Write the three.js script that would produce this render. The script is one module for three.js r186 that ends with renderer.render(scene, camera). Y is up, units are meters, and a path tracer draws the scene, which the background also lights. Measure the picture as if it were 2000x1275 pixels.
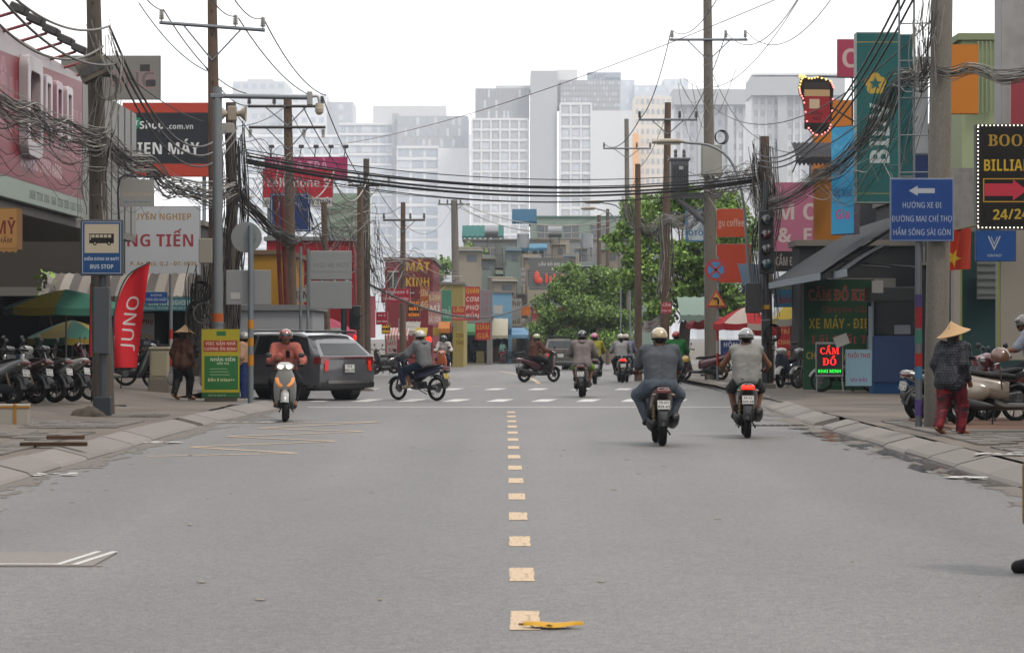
import * as THREE from 'three';
import { mergeGeometries } from 'three/addons/utils/BufferGeometryUtils.js';
import { RoundedBoxGeometry } from 'three/addons/geometries/RoundedBoxGeometry.js';
import { ImprovedNoise } from 'three/addons/math/ImprovedNoise.js';

// ---------- camera, sky, sun, exposure ----------
const scene = new THREE.Scene();
const F = 5400, HY = 653, CAMH = 1.6;              // long lens, eye height 1.6 m
const camera = new THREE.PerspectiveCamera(2 * Math.atan(637.5 / F) * 180 / Math.PI, 2000 / 1275, 0.5, 4000);
camera.position.set(0, CAMH, 0);
camera.rotation.x = Math.atan((HY - 637.5) / F);
camera.focus = 50; camera.userData.fStop = 9;
{ // bright overcast sky, faintly warm near the horizon
  const w = 256, h = 128, a = new Float32Array(w * h * 4), nz = new ImprovedNoise();
  for (let j = 0; j < h; j++) for (let i = 0; i < w; i++) {
    const el = (j + .5) / h * 2 - 1, th = (i / w) * Math.PI * 2;
    const c = 1 + .05 * nz.noise(Math.cos(th) * 2.2, el * 5, Math.sin(th) * 2.2);
    const k = (el > 0 ? .97 + .1 * el : .9) * c, o = (j * w + i) * 4, t = Math.max(0, 1 - Math.abs(el) * 3);
    a[o] = k * (.99 + .012 * t); a[o + 1] = k * .995; a[o + 2] = k * (1.012 - .02 * t); a[o + 3] = 1;
  }
  const t = new THREE.DataTexture(a, w, h, THREE.RGBAFormat, THREE.FloatType);
  t.mapping = THREE.EquirectangularReflectionMapping; t.magFilter = t.minFilter = THREE.LinearFilter; t.needsUpdate = true;
  scene.background = t; scene.environment = t;
}
const sun = new THREE.DirectionalLight(0xfff3e2, 1.5);
sun.position.set(60, 120, -20); sun.target.position.set(0, 0, -70); sun.castShadow = true; sun.shadow.radius = 20;
Object.assign(sun.shadow.camera, { left: -120, right: 120, top: 160, bottom: -160, near: 1, far: 500 });
scene.add(sun, sun.target);
scene.fog = new THREE.FogExp2(0xd8e1ee, 0.0002);
const renderer = new THREE.WebGLRenderer({ antialias: true });
renderer.toneMapping = THREE.LinearToneMapping; renderer.toneMappingExposure = 1.84;
renderer.shadowMap.enabled = true;

// ---------- helpers ----------
const V = (x, y, z) => new THREE.Vector3(x, y, z);
let seed = 12345;
const rnd = () => { seed = (seed * 1664525 + 1013904223) >>> 0; return seed / 4294967296; };
const rr = (a, b) => a + (b - a) * rnd();
const noise = new ImprovedNoise(), nz3 = (x, y, z) => noise.noise(x, y, z);
const P = (px, py, d) => V((px - 1000) / F * d, CAMH + (HY - py) / F * d, -d);   // place at distance d
const gy = d => d < 80 ? 0 : -.0045 * (Math.min(d, 215) - 80);                     // road level
const used = {};
const numbered = n => { const k = used[n] = (used[n] ?? -1) + 1; return k ? n + '_' + String(k).padStart(3, '0') : n; };
const ALB = .46;
const mats = {};
function mat(hex, rough = .7, o = {}) {
  const key = hex + '|' + rough + JSON.stringify(o); if (mats[key]) return mats[key];
  const c = new THREE.Color(hex).multiplyScalar(o.raw ? 1 : ALB), p = { color: c, roughness: rough, side: THREE.DoubleSide };
  for (const k of ['metalness', 'clearcoat', 'clearcoatRoughness', 'transmission', 'thickness', 'vertexColors', 'opacity']) if (k in o) p[k] = o[k];
  if (rough >= .6) p.specularIntensity = .35;
  if (o.emissive) { p.emissive = new THREE.Color(o.emissive); p.emissiveIntensity = o.ei ?? 1; }
  return mats[key] = new THREE.MeshPhysicalMaterial(p);
}
function M(name, geo, m, parent) {
  const o = new THREE.Mesh(geo, m); o.name = parent ? name : numbered(name); o.castShadow = o.receiveShadow = true;
  (parent || scene).add(o); return o;
}
function tag(o, label, category, group, kind) {
  if (label) o.userData.label = label; if (category) o.userData.category = category;
  if (group) o.userData.group = group; if (kind) o.userData.kind = kind; return o;
}
function thing(name, label, category, pos = [0, 0, 0], ry = 0, group) {
  const g = new THREE.Group(); g.name = numbered(name); g.position.set(...(pos.isVector3 ? pos.toArray() : pos)); g.rotation.y = ry;
  scene.add(g); return tag(g, label, category, group);
}
const structure = (name, geo, m, parent) => { const o = M(name, geo, m, parent); o.userData.kind = 'structure'; return o; };
// geometry helpers, all non-indexed with position, normal, uv
function fin(g) { g = g.index ? g.toNonIndexed() : g; for (const k of Object.keys(g.attributes)) if (!['position', 'normal', 'uv'].includes(k)) g.deleteAttribute(k);
  if (!g.attributes.normal) g.computeVertexNormals();
  if (!g.attributes.uv) g.setAttribute('uv', new THREE.BufferAttribute(new Float32Array(g.attributes.position.count * 2), 2)); g.morphAttributes = {}; return g; }
const merge = l => mergeGeometries(l.map(fin));
const E = new THREE.Euler(), Q = new THREE.Quaternion(), M4 = new THREE.Matrix4();
function put(g, x = 0, y = 0, z = 0, rx = 0, ry = 0, rz = 0) { M4.compose(V(x, y, z), Q.setFromEuler(E.set(rx, ry, rz)), V(1, 1, 1)); return g.applyMatrix4(M4); }
const box = (w, h, d, ...t) => fin(put(new THREE.BoxGeometry(w, h, d), ...t));
const rbox = (w, h, d, r, ...t) => fin(put(new RoundedBoxGeometry(w, h, d, 2, r), ...t));
const cyl = (r0, r1, h, n, ...t) => fin(put(new THREE.CylinderGeometry(r0, r1, h, n), ...t));
const ball = (r, sx, sy, sz, ...t) => fin(put(new THREE.SphereGeometry(r, 14, 10).scale(sx, sy, sz), ...t));
const tor = (R, r, n, ...t) => fin(put(new THREE.TorusGeometry(R, r, 8, n), ...t));
function rod(a, b, r, r2 = r, n = 7) { const d = b.clone().sub(a), L = d.length(); const g = new THREE.CylinderGeometry(r2, r, L, n);
  M4.compose(a.clone().add(b).multiplyScalar(.5), Q.setFromUnitVectors(V(0, 1, 0), d.normalize()), V(1, 1, 1)); return fin(g.applyMatrix4(M4)); }
const tube = (pts, r, seg = 16, n = 6, closed = false) => fin(new THREE.TubeGeometry(new THREE.CatmullRomCurve3(pts, closed), seg, r, n, closed));
function loft(rings, n = 16, cap = true) { // ring {c, u, v, e}
  const pos = [], uv = [], idx = [], R = rings.length, sg = (x, e) => Math.sign(x) * Math.pow(Math.abs(x), e);
  rings.forEach((r, k) => { for (let i = 0; i <= n; i++) { const t = i / n * Math.PI * 2, a = sg(Math.cos(t), r.e ?? .8), b = sg(Math.sin(t), r.e ?? .8);
    for (let q = 0; q < 3; q++) pos.push(r.c[q] + r.u[q] * a + r.v[q] * b); uv.push(i / n, k / (R - 1)); } });
  const w = n + 1;
  for (let k = 0; k < R - 1; k++) for (let i = 0; i < n; i++) { const a = k * w + i; idx.push(a, a + w, a + 1, a + 1, a + w, a + w + 1); }
  if (cap) for (const k of [0, R - 1]) { const c = pos.length / 3; pos.push(...rings[k].c); uv.push(.5, .5); for (let i = 0; i < n; i++) k ? idx.push(c, k * w + i + 1, k * w + i) : idx.push(c, k * w + i, k * w + i + 1); }
  const g = new THREE.BufferGeometry(); g.setAttribute('position', new THREE.Float32BufferAttribute(pos, 3)); g.setAttribute('uv', new THREE.Float32BufferAttribute(uv, 2)); g.setIndex(idx); g.computeVertexNormals(); return fin(g);
}
const zl = (list, e = .75, n = 16) => loft(list.map(([z, y, hw, hh]) => ({ c: [0, y, z], u: [hw, 0, 0], v: [0, hh, 0], e })), n); // loft along z
function extr(pts, depth, bev = .01, ...t) { const s = new THREE.Shape(pts.map(p => new THREE.Vector2(...p)));
  const g = new THREE.ExtrudeGeometry(s, { depth, bevelEnabled: bev > 0, bevelSize: bev, bevelThickness: bev, bevelSegments: 2, steps: 1, curveSegments: 8 }); return fin(put(g, ...t)); }
function grid(nu, nv, f) { // surface from f(u,v)
  const pos = [], uv = [], idx = []; for (let j = 0; j <= nv; j++) for (let i = 0; i <= nu; i++) { const p = f(i / nu, j / nv); pos.push(p.x, p.y, p.z); uv.push(i / nu, j / nv); }
  for (let j = 0; j < nv; j++) for (let i = 0; i < nu; i++) { const a = j * (nu + 1) + i; idx.push(a, a + 1, a + nu + 1, a + 1, a + nu + 2, a + nu + 1); }
  const g = new THREE.BufferGeometry(); g.setAttribute('position', new THREE.Float32BufferAttribute(pos, 3)); g.setAttribute('uv', new THREE.Float32BufferAttribute(uv, 2)); g.setIndex(idx); g.computeVertexNormals(); return g; }
// canvas print
function print(w, h, draw, o = {}) {
  const c = document.createElement('canvas'); c.width = w; c.height = h; const x = c.getContext('2d'); draw(x, w, h);
  const t = new THREE.CanvasTexture(c); t.colorSpace = THREE.SRGBColorSpace; t.anisotropy = 8;
  const p = { map: t, color: new THREE.Color(ALB, ALB, ALB), roughness: o.rough ?? .6, specularIntensity: .4, side: THREE.DoubleSide };
  if (o.glow) { p.emissive = new THREE.Color(1, 1, 1); p.emissiveMap = t; p.emissiveIntensity = o.glow; }
  return new THREE.MeshPhysicalMaterial(p);
}
function T(x, s, cx, cy, size, color, o = {}) { // text; stacked Vietnamese marks are drawn by hand where the font lacks them
  x.save(); x.translate(cx, cy); if (o.rot) x.rotate(o.rot); x.font = (o.w ?? 'bold') + ' ' + size + 'px ' + (o.f ?? 'sans-serif'); x.textAlign = 'left'; x.textBaseline = 'alphabetic';
  const gl = []; let W = 0; for (const ch of s.normalize('NFC')) { let b = ch, marks = []; if (ch.charCodeAt(0) >= 0x180 && ch.normalize('NFD').length > 1) { const n = [...ch.normalize('NFD')]; b = n[0]; for (const m of n.slice(1)) { const c = (b + m).normalize('NFC'); if (c.length === 1 && c.charCodeAt(0) < 0x180 && !marks.length && '\u0302\u0306'.includes(m)) b = c; else marks.push(m); } } const w = x.measureText(b).width; gl.push([b, marks, W, w]); W += w + (marks.includes('\u031b') ? size * .06 : 0); }
  const k = Math.min(o.sx ?? 1, o.max ? o.max / W : 9); x.scale(k, 1); const x0 = o.a === 'left' ? 0 : -W / 2, y0 = size * .355;
  for (const pass of o.stroke ? [0, 1] : [1]) for (const [b, marks, px, w] of gl) { const X = x0 + px; if (!pass) { x.strokeStyle = o.stroke; x.lineWidth = o.lw ?? 4; x.strokeText(b, X, y0); continue; } x.fillStyle = x.strokeStyle = color; x.fillText(b, X, y0); x.lineWidth = size * (o.w ? .06 : .09);
    for (const m of marks) { const low = b.toLowerCase() === b, hat = b.normalize('NFD').length > 1, t = y0 - size * (low ? .6 : .78) - (hat ? size * .12 : 0), mx = X + w / 2 + (hat ? size * .16 : 0), L = (...p) => { x.beginPath(); p.forEach(([a, c], i) => i ? x.lineTo(mx + a * size, t + c * size) : x.moveTo(mx + a * size, t + c * size)); x.stroke(); };
      if (m === '\u0301') L([-.05, 0], [.09, -.13]); else if (m === '\u0300') L([.05, 0], [-.09, -.13]); else if (m === '\u0309') L([-.05, -.1], [.05, -.12], [.04, -.04], [0, 0]); else if (m === '\u0303') L([-.12, -.02], [-.05, -.09], [.05, -.03], [.12, -.1]); else if (m === '\u0323') { x.beginPath(); x.arc(X + w / 2, y0 + size * .13, size * .06, 0, 7); x.fill(); } else if (m === '\u031b') { const q = y0 - size * (low ? .52 : .7); x.beginPath(); x.moveTo(X + w * .82, q + size * .1); x.lineTo(X + w + size * .02, q + size * .04); x.lineTo(X + w + size * .03, q - size * .07); x.stroke(); } } }
  x.restore(); }
const R = (x, c, a, b, w, h) => { x.fillStyle = c; x.fillRect(a, b, w, h); };
const grime = (x, w, h, n = 40, c = '60,50,40') => { for (let i = 0; i < n; i++) { x.fillStyle = `rgba(${c},${rr(.02, .1)})`; const a = rr(0, w), b = rr(0, h), s = rr(2, 14); x.fillRect(a, b, rr(1, 3), s); x.beginPath(); x.arc(rr(0, w), rr(0, h), rr(1, 5), 0, 7); x.fill(); } };
// a signboard facing the camera side of the street: frame box plus printed face
function sign(label, [x0, y0, x1, y1], d, res, draw, o = {}) {
  const c = P((x0 + x1) / 2, (y0 + y1) / 2, d), yaw = o.yaw ?? 0, w = (x1 - x0) / F * d / (o.nofs ? 1 : Math.cos(yaw)), h = (y1 - y0) / F * d, th = o.th ?? .18;
  const g = thing(o.name ?? 'signboard', label, o.cat ?? 'sign', c, yaw, o.group);
  M('panel', box(w, h, th, 0, 0, -th / 2 - .004), mat(o.frame ?? '#b9b9b4', .6), g);
  const asp = w / h, W = asp > 1 ? res : Math.round(res * asp), H2 = asp > 1 ? Math.round(res / asp) : res;
  M('face', new THREE.PlaneGeometry(w * .985, h * .985), o.plain ? mat(o.plain, .6) : print(W, H2, (x, a, b) => { draw(x, a, b); grime(x, a, b, o.grime ?? 30); }, o), g);
  if (o.rim) for (const [a, b, cx, cy] of [[w, .05, 0, h / 2], [w, .05, 0, -h / 2], [.05, h, w / 2, 0], [.05, h, -w / 2, 0]]) M('rim', box(a + .05, b, th + .06, cx, cy, -th / 2 + .01), mat(o.rim, .5), g);
  return g;
}
// ---------- ground ----------
function asphaltTex(n, seedo, base, amp, speck) {
  const blk = n > 600 ? Float32Array.from({ length: n * n / 16 + 9000 }, () => rnd() - .5) : null; const a = new Uint8Array(n * n * 4); const N = (x, y, f) => nz3(x * f, y * f, seedo);
  for (let j = 0; j < n; j++) for (let i = 0; i < n; i++) { const o = (j * n + i) * 4; let v = base + amp * (rnd() - .5) + (blk ? amp * .2 * (blk[((j >> 2) * (n >> 2) + (i >> 2))] + blk[n * n / 16 + ((j / 9 | 0) * (n / 9 | 0) + (i / 9 | 0)) % 9000]) : 0) + 5 * N(i / n, j / n, 37) + 4 * N(i / n, j / n, 90); if (rnd() < speck) v += rr(15, 60); if (rnd() < speck) v -= rr(10, 30);
    a[o] = v; a[o + 1] = v * .985; a[o + 2] = v * .975; a[o + 3] = 255; }
  const t = new THREE.DataTexture(a, n, n); t.colorSpace = THREE.SRGBColorSpace; t.wrapS = t.wrapT = THREE.RepeatWrapping; t.magFilter = THREE.LinearFilter; t.minFilter = THREE.LinearMipmapLinearFilter; t.generateMipmaps = true; t.anisotropy = 16; t.needsUpdate = true; return t;
}
function sheet(xs, ds, yf, tone, uvs = 1) { // ground sheet over rows of x and distances d, vertex tone
  const pos = [], uv = [], col = [], idx = [], nx = xs.length;
  for (const d of ds) for (const x of xs) { pos.push(x, yf(x, d), -d); uv.push(x * uvs, d * uvs); col.push(...tone(x, d)); }
  for (let j = 0; j < ds.length - 1; j++) for (let i = 0; i < nx - 1; i++) { const a = j * nx + i; idx.push(a, a + 1, a + nx, a + 1, a + nx + 1, a + nx); }
  const g = new THREE.BufferGeometry(); g.setAttribute('position', new THREE.Float32BufferAttribute(pos, 3)); g.setAttribute('uv', new THREE.Float32BufferAttribute(uv, 2)); g.setAttribute('color', new THREE.Float32BufferAttribute(col, 3)); g.setIndex(idx); g.computeVertexNormals(); return g;
}
const span = (a, b, s) => { const r = []; for (let v = a; v < b - 1e-6; v += s) r.push(v); r.push(b); return r; };
const asph = asphaltTex(1024, 3.1, 122, 84, .02), conc = asphaltTex(512, 7.7, 150, 26, .006);
const roadM = new THREE.MeshPhysicalMaterial({ map: asph, bumpMap: asph, bumpScale: .006, roughness: .72, vertexColors: true, color: new THREE.Color(.44, .44, .438), side: THREE.DoubleSide });
const concM = new THREE.MeshPhysicalMaterial({ map: conc, bumpMap: conc, bumpScale: .004, roughness: .9, vertexColors: true, color: new THREE.Color(.36, .325, .29), specularIntensity: .4, side: THREE.DoubleSide });
const patch = (x, d, f) => 1 + .16 * nz3(x * 1.1, d * .04, 7.7) + .1 * nz3(x * 3.1, d * .07, 3.7) + .10 * nz3(x * .35 * f, d * .12 * f, 4.2) + .07 * nz3(x * 1.3 * f, d * .5 * f, 9.3) + .05 * nz3(x * 4, d * 1.4, 2.2);
const cx0 = d => .103 - .00207 * d;               // centre line of the street
structure('road', sheet(span(-16, 16, .4), span(6, 110, .5).concat(span(111, 300, 3)), (x, d) => gy(d), (x, d) => { const k = patch(x, d, 1), wt = Math.abs(Math.abs(x - cx0(d)) - 2.3), tr = 1 + .05 * Math.exp(-wt * wt * 2); return [k * tr, k * tr, k * tr * .995]; }, .22), roadM);
structure('ground', sheet([-900, -300, -100, 100, 300, 900], [-60, 5, 80, 215, 400, 1400], (x, d) => gy(d) - .06, () => [.8, .78, .74], .2), concM);
// pavements
const stain = (x, d) => { const k = .92 + .22 * nz3(x * .8, d * .6, 1.5) + .16 * nz3(x * 2.7, d * 2, 6.5); return [k, k * .99, k * .97]; };
function slab(name, xs, d0, d1, y0 = .14) { const s = structure(name, sheet(xs, span(d0, d1, .4), (x, d) => gy(d) + y0 + .012 * nz3(x, d, .3) + (x < -7.4 ? .16 * Math.min(1, (-7.4 - x) / 2) : 0), stain, .35), concM); return s; }
slab('pavement', span(-16, -5.85, .35), 8, 63); slab('pavement', span(-22, -7.7, .4), 63, 84); slab('pavement', span(5.85, 16, .35), 8, 112);
slab('pavement', span(-16, -6.6, .4), 84, 200); slab('pavement', span(7.2, 16, .4), 112, 180);
// paving tiles lying on the pavements (small, not told apart singly at this distance)
function tiles(x0, x1, d0, d1, holes) { const l = [], g = new THREE.BoxGeometry(.285, .03, .285); const out = [];
  for (let x = x0; x < x1; x += .3) for (let d = d0; d < d1; d += .3) { if (nz3(x * .5, d * .35, holes) > .18) continue; const t = g.clone(); put(t, x, gy(d) + .148 + rr(-.006, .006), -d, rr(-.015, .015), 0, rr(-.015, .015)); l.push(fin(t)); }
  return mergeGeometries(l); }
for (const a of [[-10.5, -6.1, 26, 50, 2.2], [6.3, 10.5, 24, 46, 5.1]]) { const o = M('paving_tiles', tiles(...a), new THREE.MeshPhysicalMaterial({ map: conc, roughness: .9, color: new THREE.Color(.30, .275, .25) })); tag(o, 'worn grey paving tiles set in the ' + (a[0] < 0 ? 'pavement beside the bus stop' : 'pavement beside the blue direction sign'), 'paving tiles', null, 'stuff'); }
// sloped kerb stones, each its own piece
function kerb(name, side, xf, d0, d1, L) {
  const g = new THREE.Group(); g.name = numbered(name); g.userData.kind = 'structure'; scene.add(g);
  const prof = [[0, -.05], [0, .015], [.04, .05], [.40, .145], [.46, .15], [.46, -.05]];
  for (let d = d0; d < d1 - .1; d += L) { const e = Math.min(d + L - .012, d1), xa = xf(d), xb = xf(e), len = Math.hypot(e - d, xb - xa); const geo = extr(prof.map(([a, b]) => [a * side, b]), len, 0);
    put(geo, xa, gy(d) + rr(-.012, .01), -d, 0, Math.PI, 0); /* extrude runs to -z */
    const p = geo.attributes.position; for (let i = 0; i < p.count; i++) { p.setX(i, 2 * xa - p.getX(i)); p.setX(i, p.getX(i) + (xb - xa) * (-p.getZ(i) - d) / (e - d)); } geo.computeVertexNormals();
    const n = geo.attributes.uv.count, u = geo.attributes.uv; for (let i = 0; i < n; i++) u.setXY(i, p.getX(i) * .4, p.getZ(i) * .4);
    M('kerb_stone', geo, kM[Math.floor(rnd() * 3)], g); }
}
const kM = [.44, .40, .37].map(k => new THREE.MeshPhysicalMaterial({ map: conc, bumpMap: conc, bumpScale: .004, roughness: .9, color: new THREE.Color(k, k * .93, k * .86), side: THREE.DoubleSide }));
const kl = d => d < 50 ? -5.4 : -5.4 + .4 * Math.min(1, (d - 50) / 12), kr = d => d < 50 ? 5.3 : 5.3 + .9 * Math.min(1, (d - 50) / 46);
kerb('kerb', -1, kl, 10, 47.6, 2.1); kerb('kerb', -1, kl, 48.4, 61, 2.1); kerb('kerb', 1, kr, 10, 47.2, 2.1); kerb('kerb', 1, kr, 48.6, 112, 2.2);
kerb('kerb', -1, d => -3.9 - (d - 78) * .05, 78, 150, 2.4);
// painted markings, thin sheets above the asphalt
const paintTex = (() => { const n = 256, a = new Uint8Array(n * n * 4); for (let i = 0; i < n * n; i++) { const wx = i % n, wy = i / n | 0, wn = nz3(wx * .06, wy * .06, 2) + .6 * nz3(wx * .2, wy * .2, 5); const v = wn > .42 ? rr(110, 170) : rnd() < .08 ? rr(130, 190) : rr(215, 245); a.set([v, v, v, 255], i * 4); } const t = new THREE.DataTexture(a, n, n); t.colorSpace = THREE.SRGBColorSpace; t.wrapS = t.wrapT = THREE.RepeatWrapping; t.magFilter = THREE.LinearFilter; t.needsUpdate = true; return t; })();
const paintM = (r, g, b) => new THREE.MeshPhysicalMaterial({ map: paintTex, color: new THREE.Color(r, g, b), roughness: .7, side: THREE.DoubleSide });
const yellowP = paintM(.47, .34, .21), whiteP = paintM(.5, .49, .475);
function strip(name, a, b, w, m, parent, y = .004) { // paint strip from [x,d] to [x,d]
  const dx = b[0] - a[0], dd = b[1] - a[1], L = Math.hypot(dx, dd), nx = dd / L * w / 2, nd = -dx / L * w / 2;
  const g = new THREE.BufferGeometry(), pos = [], uv = [], n = 10, row = []; for (let i = 0; i <= n; i++) { const t = i / n, j = () => 1 + rr(-.07, .05), l = j(), r = j(); row.push([a[0] + dx * t - nx * l, a[1] + dd * t - nd * l, a[0] + dx * t + nx * r, a[1] + dd * t + nd * r]); }
  for (let i = 0; i < n; i++) { const A = row[i], B = row[i + 1]; for (const [x, d] of [[A[0], A[1]], [A[2], A[3]], [B[2], B[3]], [A[0], A[1]], [B[2], B[3]], [B[0], B[1]]]) { pos.push(x, gy(d) + y, -d); uv.push(x * 1.7, d * 1.1); } }
  g.setAttribute('position', new THREE.Float32BufferAttribute(pos, 3)); g.setAttribute('uv', new THREE.Float32BufferAttribute(uv, 2)); g.computeVertexNormals(); return M(name, g, m, parent);
}
const marks = new THREE.Group(); marks.name = 'road_markings'; marks.userData.kind = 'structure'; scene.add(marks);
{ let d = 14.95; for (let i = 0; i < 15; i++, d += 2.95) strip('centre_dash', [cx0(d), d], [cx0(d), d + 1.02], .165, yellowP, marks); 
  strip('stop_line', [-4.5, 60.8], [4.9, 60.8], .32, whiteP, marks);
  for (let i = 0; i < 9; i++) { const x = -4.55 + i * 1.07; strip('crossing_stripe', [x - .15, 65.6], [x + .12, 68.2], .42, whiteP, marks); }
  for (let i = 0; i < 8; i++) { const x = -4.2 + i * 1.25; strip('crossing_stripe', [x - .15, 79.5], [x + .1, 82.4], .42, whiteP, marks); }
  strip('far_stop_line', [-4.2, 87], [1, 87.2], .3, yellowP, marks);
  for (let i = 0; i < 9; i++) strip('far_edge_line', [.9 - .16 * i * i * .12, 93 + i * 5.4], [.9 - .16 * (i + 1) * (i + 1) * .12, 93 + (i + 1) * 5.3], .16, yellowP, marks);
  const zg = [[-4.78, 36.2], [-2.9, 37.2], [-4.55, 39.2], [-2.65, 41.3], [-4.45, 43.2], [-2.45, 45.4], [-4.3, 47.0], [-2.4, 50.4], [-4.15, 49.6]];
  for (let i = 0; i < zg.length - 1; i++) strip('bus_stop_zigzag', zg[i], zg[i + 1], .12, yellowP, marks, .0045 + i * .0008);
}
// manhole slabs and drains in the road
function slabCover(label, px, py, w, l) { const d = CAMH * F / (py - HY), x = (px - 1000) / F * d, g = thing('manhole_cover', label, 'manhole', [x, gy(d) + .004, -d], 0);
  M('concrete_slab', rbox(w, .02, l, .006), kM[0], g); for (const s of [-1, 1]) M('paint_stripe', box(.045, .004, l, w / 2 - .13 + s * .06, .013, 0, 0, -.1, 0), whiteP, g); M('paint_stripe', box(w - .3, .004, .05, -.1, .0135, l / 2 - .05), whiteP, g);
  for (let i = 0; i < 3; i++) M('lifting_slot', box(.12, .006, .03, -w * .3 + i * .22, .0132, rr(-.2, .2)), mat('#3a332c', .95), g); }
slabCover('square concrete manhole slab with white painted stripes in the near road', -16, 1094, 1.6, 1.15);
slabCover('concrete manhole slab with white painted stripes by the kerb opening', 480, 825, 1.1, .9);
{ const d = 48.4, g = thing('drain_grate', 'dark slotted iron drain grate against the kerb', 'drain', [4.55, .005, -d]); M('frame', box(1.25, .012, .42), mat('#6a625a', .8), g); for (let i = 0; i < 9; i++) M('slot', box(.09, .006, .3, -.52 + i * .13, .008, 0), mat('#0c0b0a', 1), g); }
// wet gutter
{ const wet = new THREE.MeshPhysicalMaterial({ color: new THREE.Color(.05, .05, .05), roughness: .14, side: THREE.DoubleSide }), pos = [];
  for (let d = 29; d < 47; d += .25) for (let x = 0; x < 12; x++) { const X = 5.28 - x * .075, w = .5 * nz3(X * 3, d * .8, 8) + .16 - x * .05 + .12 * nz3(X * 9, d * 3, 1); if (w < 0) continue; const y = .0065; const a = rr(0, .03); pos.push(X, y, -d, X - .08 + a, y, -d, X - .08, y, -d - .26, X, y, -d, X - .08, y, -d - .26, X, y, -d - .26); }
  const g = new THREE.BufferGeometry(); g.setAttribute('position', new THREE.Float32BufferAttribute(pos, 3)); g.computeVertexNormals(); const o = M('gutter_water', fin(g), wet); o.userData.kind = 'structure'; }
// scattered litter and spilt white paint by the kerbs
{ const l = []; for (let i = 0; i < 150; i++) { const d = rr(15, 56), sd = rnd() < .5 ? -1 : 1, x = rnd() < .45 ? rr(-5, 5) : sd * rr(4.6, 5.3); l.push(box(rr(.01, .05), .004, rr(.01, .06), x, .008, -d, 0, rr(0, 3), 0)); } tag(M('litter', merge(l), mat('#b8ad9c', .9)), 'small pale scraps of litter scattered on the asphalt', 'litter', null, 'stuff');
  const s = []; for (const [px, py, w] of [[90, 928, .3], [315, 865, .25], [1965, 912, .35], [1880, 935, .22]]) { const d = CAMH * F / (py - HY), x = (px - 1000) / F * d; for (let i = 0; i < 14; i++) s.push(cyl(rr(.03, .1), rr(.03, .1), .004, 7, x + rr(-w, w), .155 * (Math.abs(x) > 5.3 ? 1 : .06) + .004 * (i % 4), -d + rr(-w, w) * .9)); } tag(M('paint_spill', merge(s), whiteP), 'white spilt paint blotches by the kerbs', 'paint spill', null, 'stuff'); }

// sand and dirt lying in the gutters
{ const pos = [], uvs = []; for (const sd of [-1, 1]) for (let d = 22; d < 60; d += .2) for (let i = 0; i < 14; i++) { const xe = sd < 0 ? kl(d) + .02 : kr(d) - .02, X = xe - sd * i * .06, w = .45 * nz3(X * 2.2, d * .5, 3 + sd) + .25 * nz3(X * 7, d * 2.5, 5) + .2 - i * .05; if (w < 0) continue; const q = .07, y = .0045; for (const [a, b] of [[0, 0], [1, 0], [1, 1], [0, 0], [1, 1], [0, 1]]) { pos.push(X - sd * a * q * rr(.8, 1), y, -d - b * .21); uvs.push((X - a * q) * .8, (d + b * .2) * .8); } }
  const g = new THREE.BufferGeometry(); g.setAttribute('position', new THREE.Float32BufferAttribute(pos, 3)); g.setAttribute('uv', new THREE.Float32BufferAttribute(uvs, 2)); g.computeVertexNormals(); tag(M('gutter_dirt', g, new THREE.MeshPhysicalMaterial({ map: conc, color: new THREE.Color(.34, .305, .27), roughness: .95, side: THREE.DoubleSide })), 'brown sandy dirt lying in the gutters along the kerbs', 'dirt', null, 'stuff'); }
const IRON0 = mat('#6a645e', .7);
// ---------- far towers in the haze ----------
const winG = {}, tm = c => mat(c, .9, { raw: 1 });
function tower(label, d0, blocks) { const d = d0 * 2.4; // block {r:[x0,y0,x1,y1], c, dep, win:[cols, rows, fillx, filly], wc, bands, fins, z}
  const k = d / F, g = thing('tower_block', label, 'building', [0, 0, 0]);
  for (const b of blocks) {
    const [x0, y0, x1, y1] = b.r, dd = d - (b.z ?? 0) * 2.4, a = P(x0, y0, d), e = P(x1, b.floor ? 0 : y1, d), w = e.x - a.x, yb = b.floor ? gy(215) - .1 : e.y, h = a.y - yb, cx = (a.x + e.x) / 2, dep = (b.dep ?? 18) * 2.2;
    M(b.n ?? 'wall', box(w, h, dep, cx, yb + h / 2, -dd - dep / 2), tm(b.c), g);
    if (!b.win) continue; const [nc, nr, fx, fy] = b.win, hh = a.y - P(0, y1, d).y, cw = w / nc, rh = hh / nr, key = [cw * fx, rh * fy].map(v => v.toFixed(2)).join(); const geo = winG[key] ??= box(cw * fx, rh * fy, .3);
    for (let j = 0; j < nr; j++) for (let i = 0; i < nc; i++) { if (b.skip && b.skip.includes(i)) continue; const m = M('window', geo, mat(rnd() < .25 ? (b.wc2 ?? '#a9adb2') : b.wc ?? '#92979e', .25, { raw: 1 }), g); m.position.set(a.x + (i + .5) * cw, a.y - (j + .5) * rh, -dd + .02); }  // window tones lightened toward the walls, haze put into the colour
    if (b.bands) for (let j = 0; j <= nr; j++) M('floor_band', box(w, rh * (1 - fy) * .55, .9, cx, a.y - j * rh, -dd + .2), tm(b.bc ?? b.c), g);
    if (b.fins) for (let i = 0; i <= nc; i++) M('fin', box(cw * (1 - fx) * .7, hh, 1.1, a.x + i * cw, a.y - hh / 2, -dd + .25), tm(b.fc ?? b.c), g);
  }
  return g;
}
const HAZED_GREYS = ['#88898a', '#979898', '#a4a5a5', '#b0b0b0', '#bcbcbc'], ORANGE_TRIM = '#cf9a60', CREAM_WALL = '#c4bcb0';  // greys kept pale and close in tone, distance haze put into the colour
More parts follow.
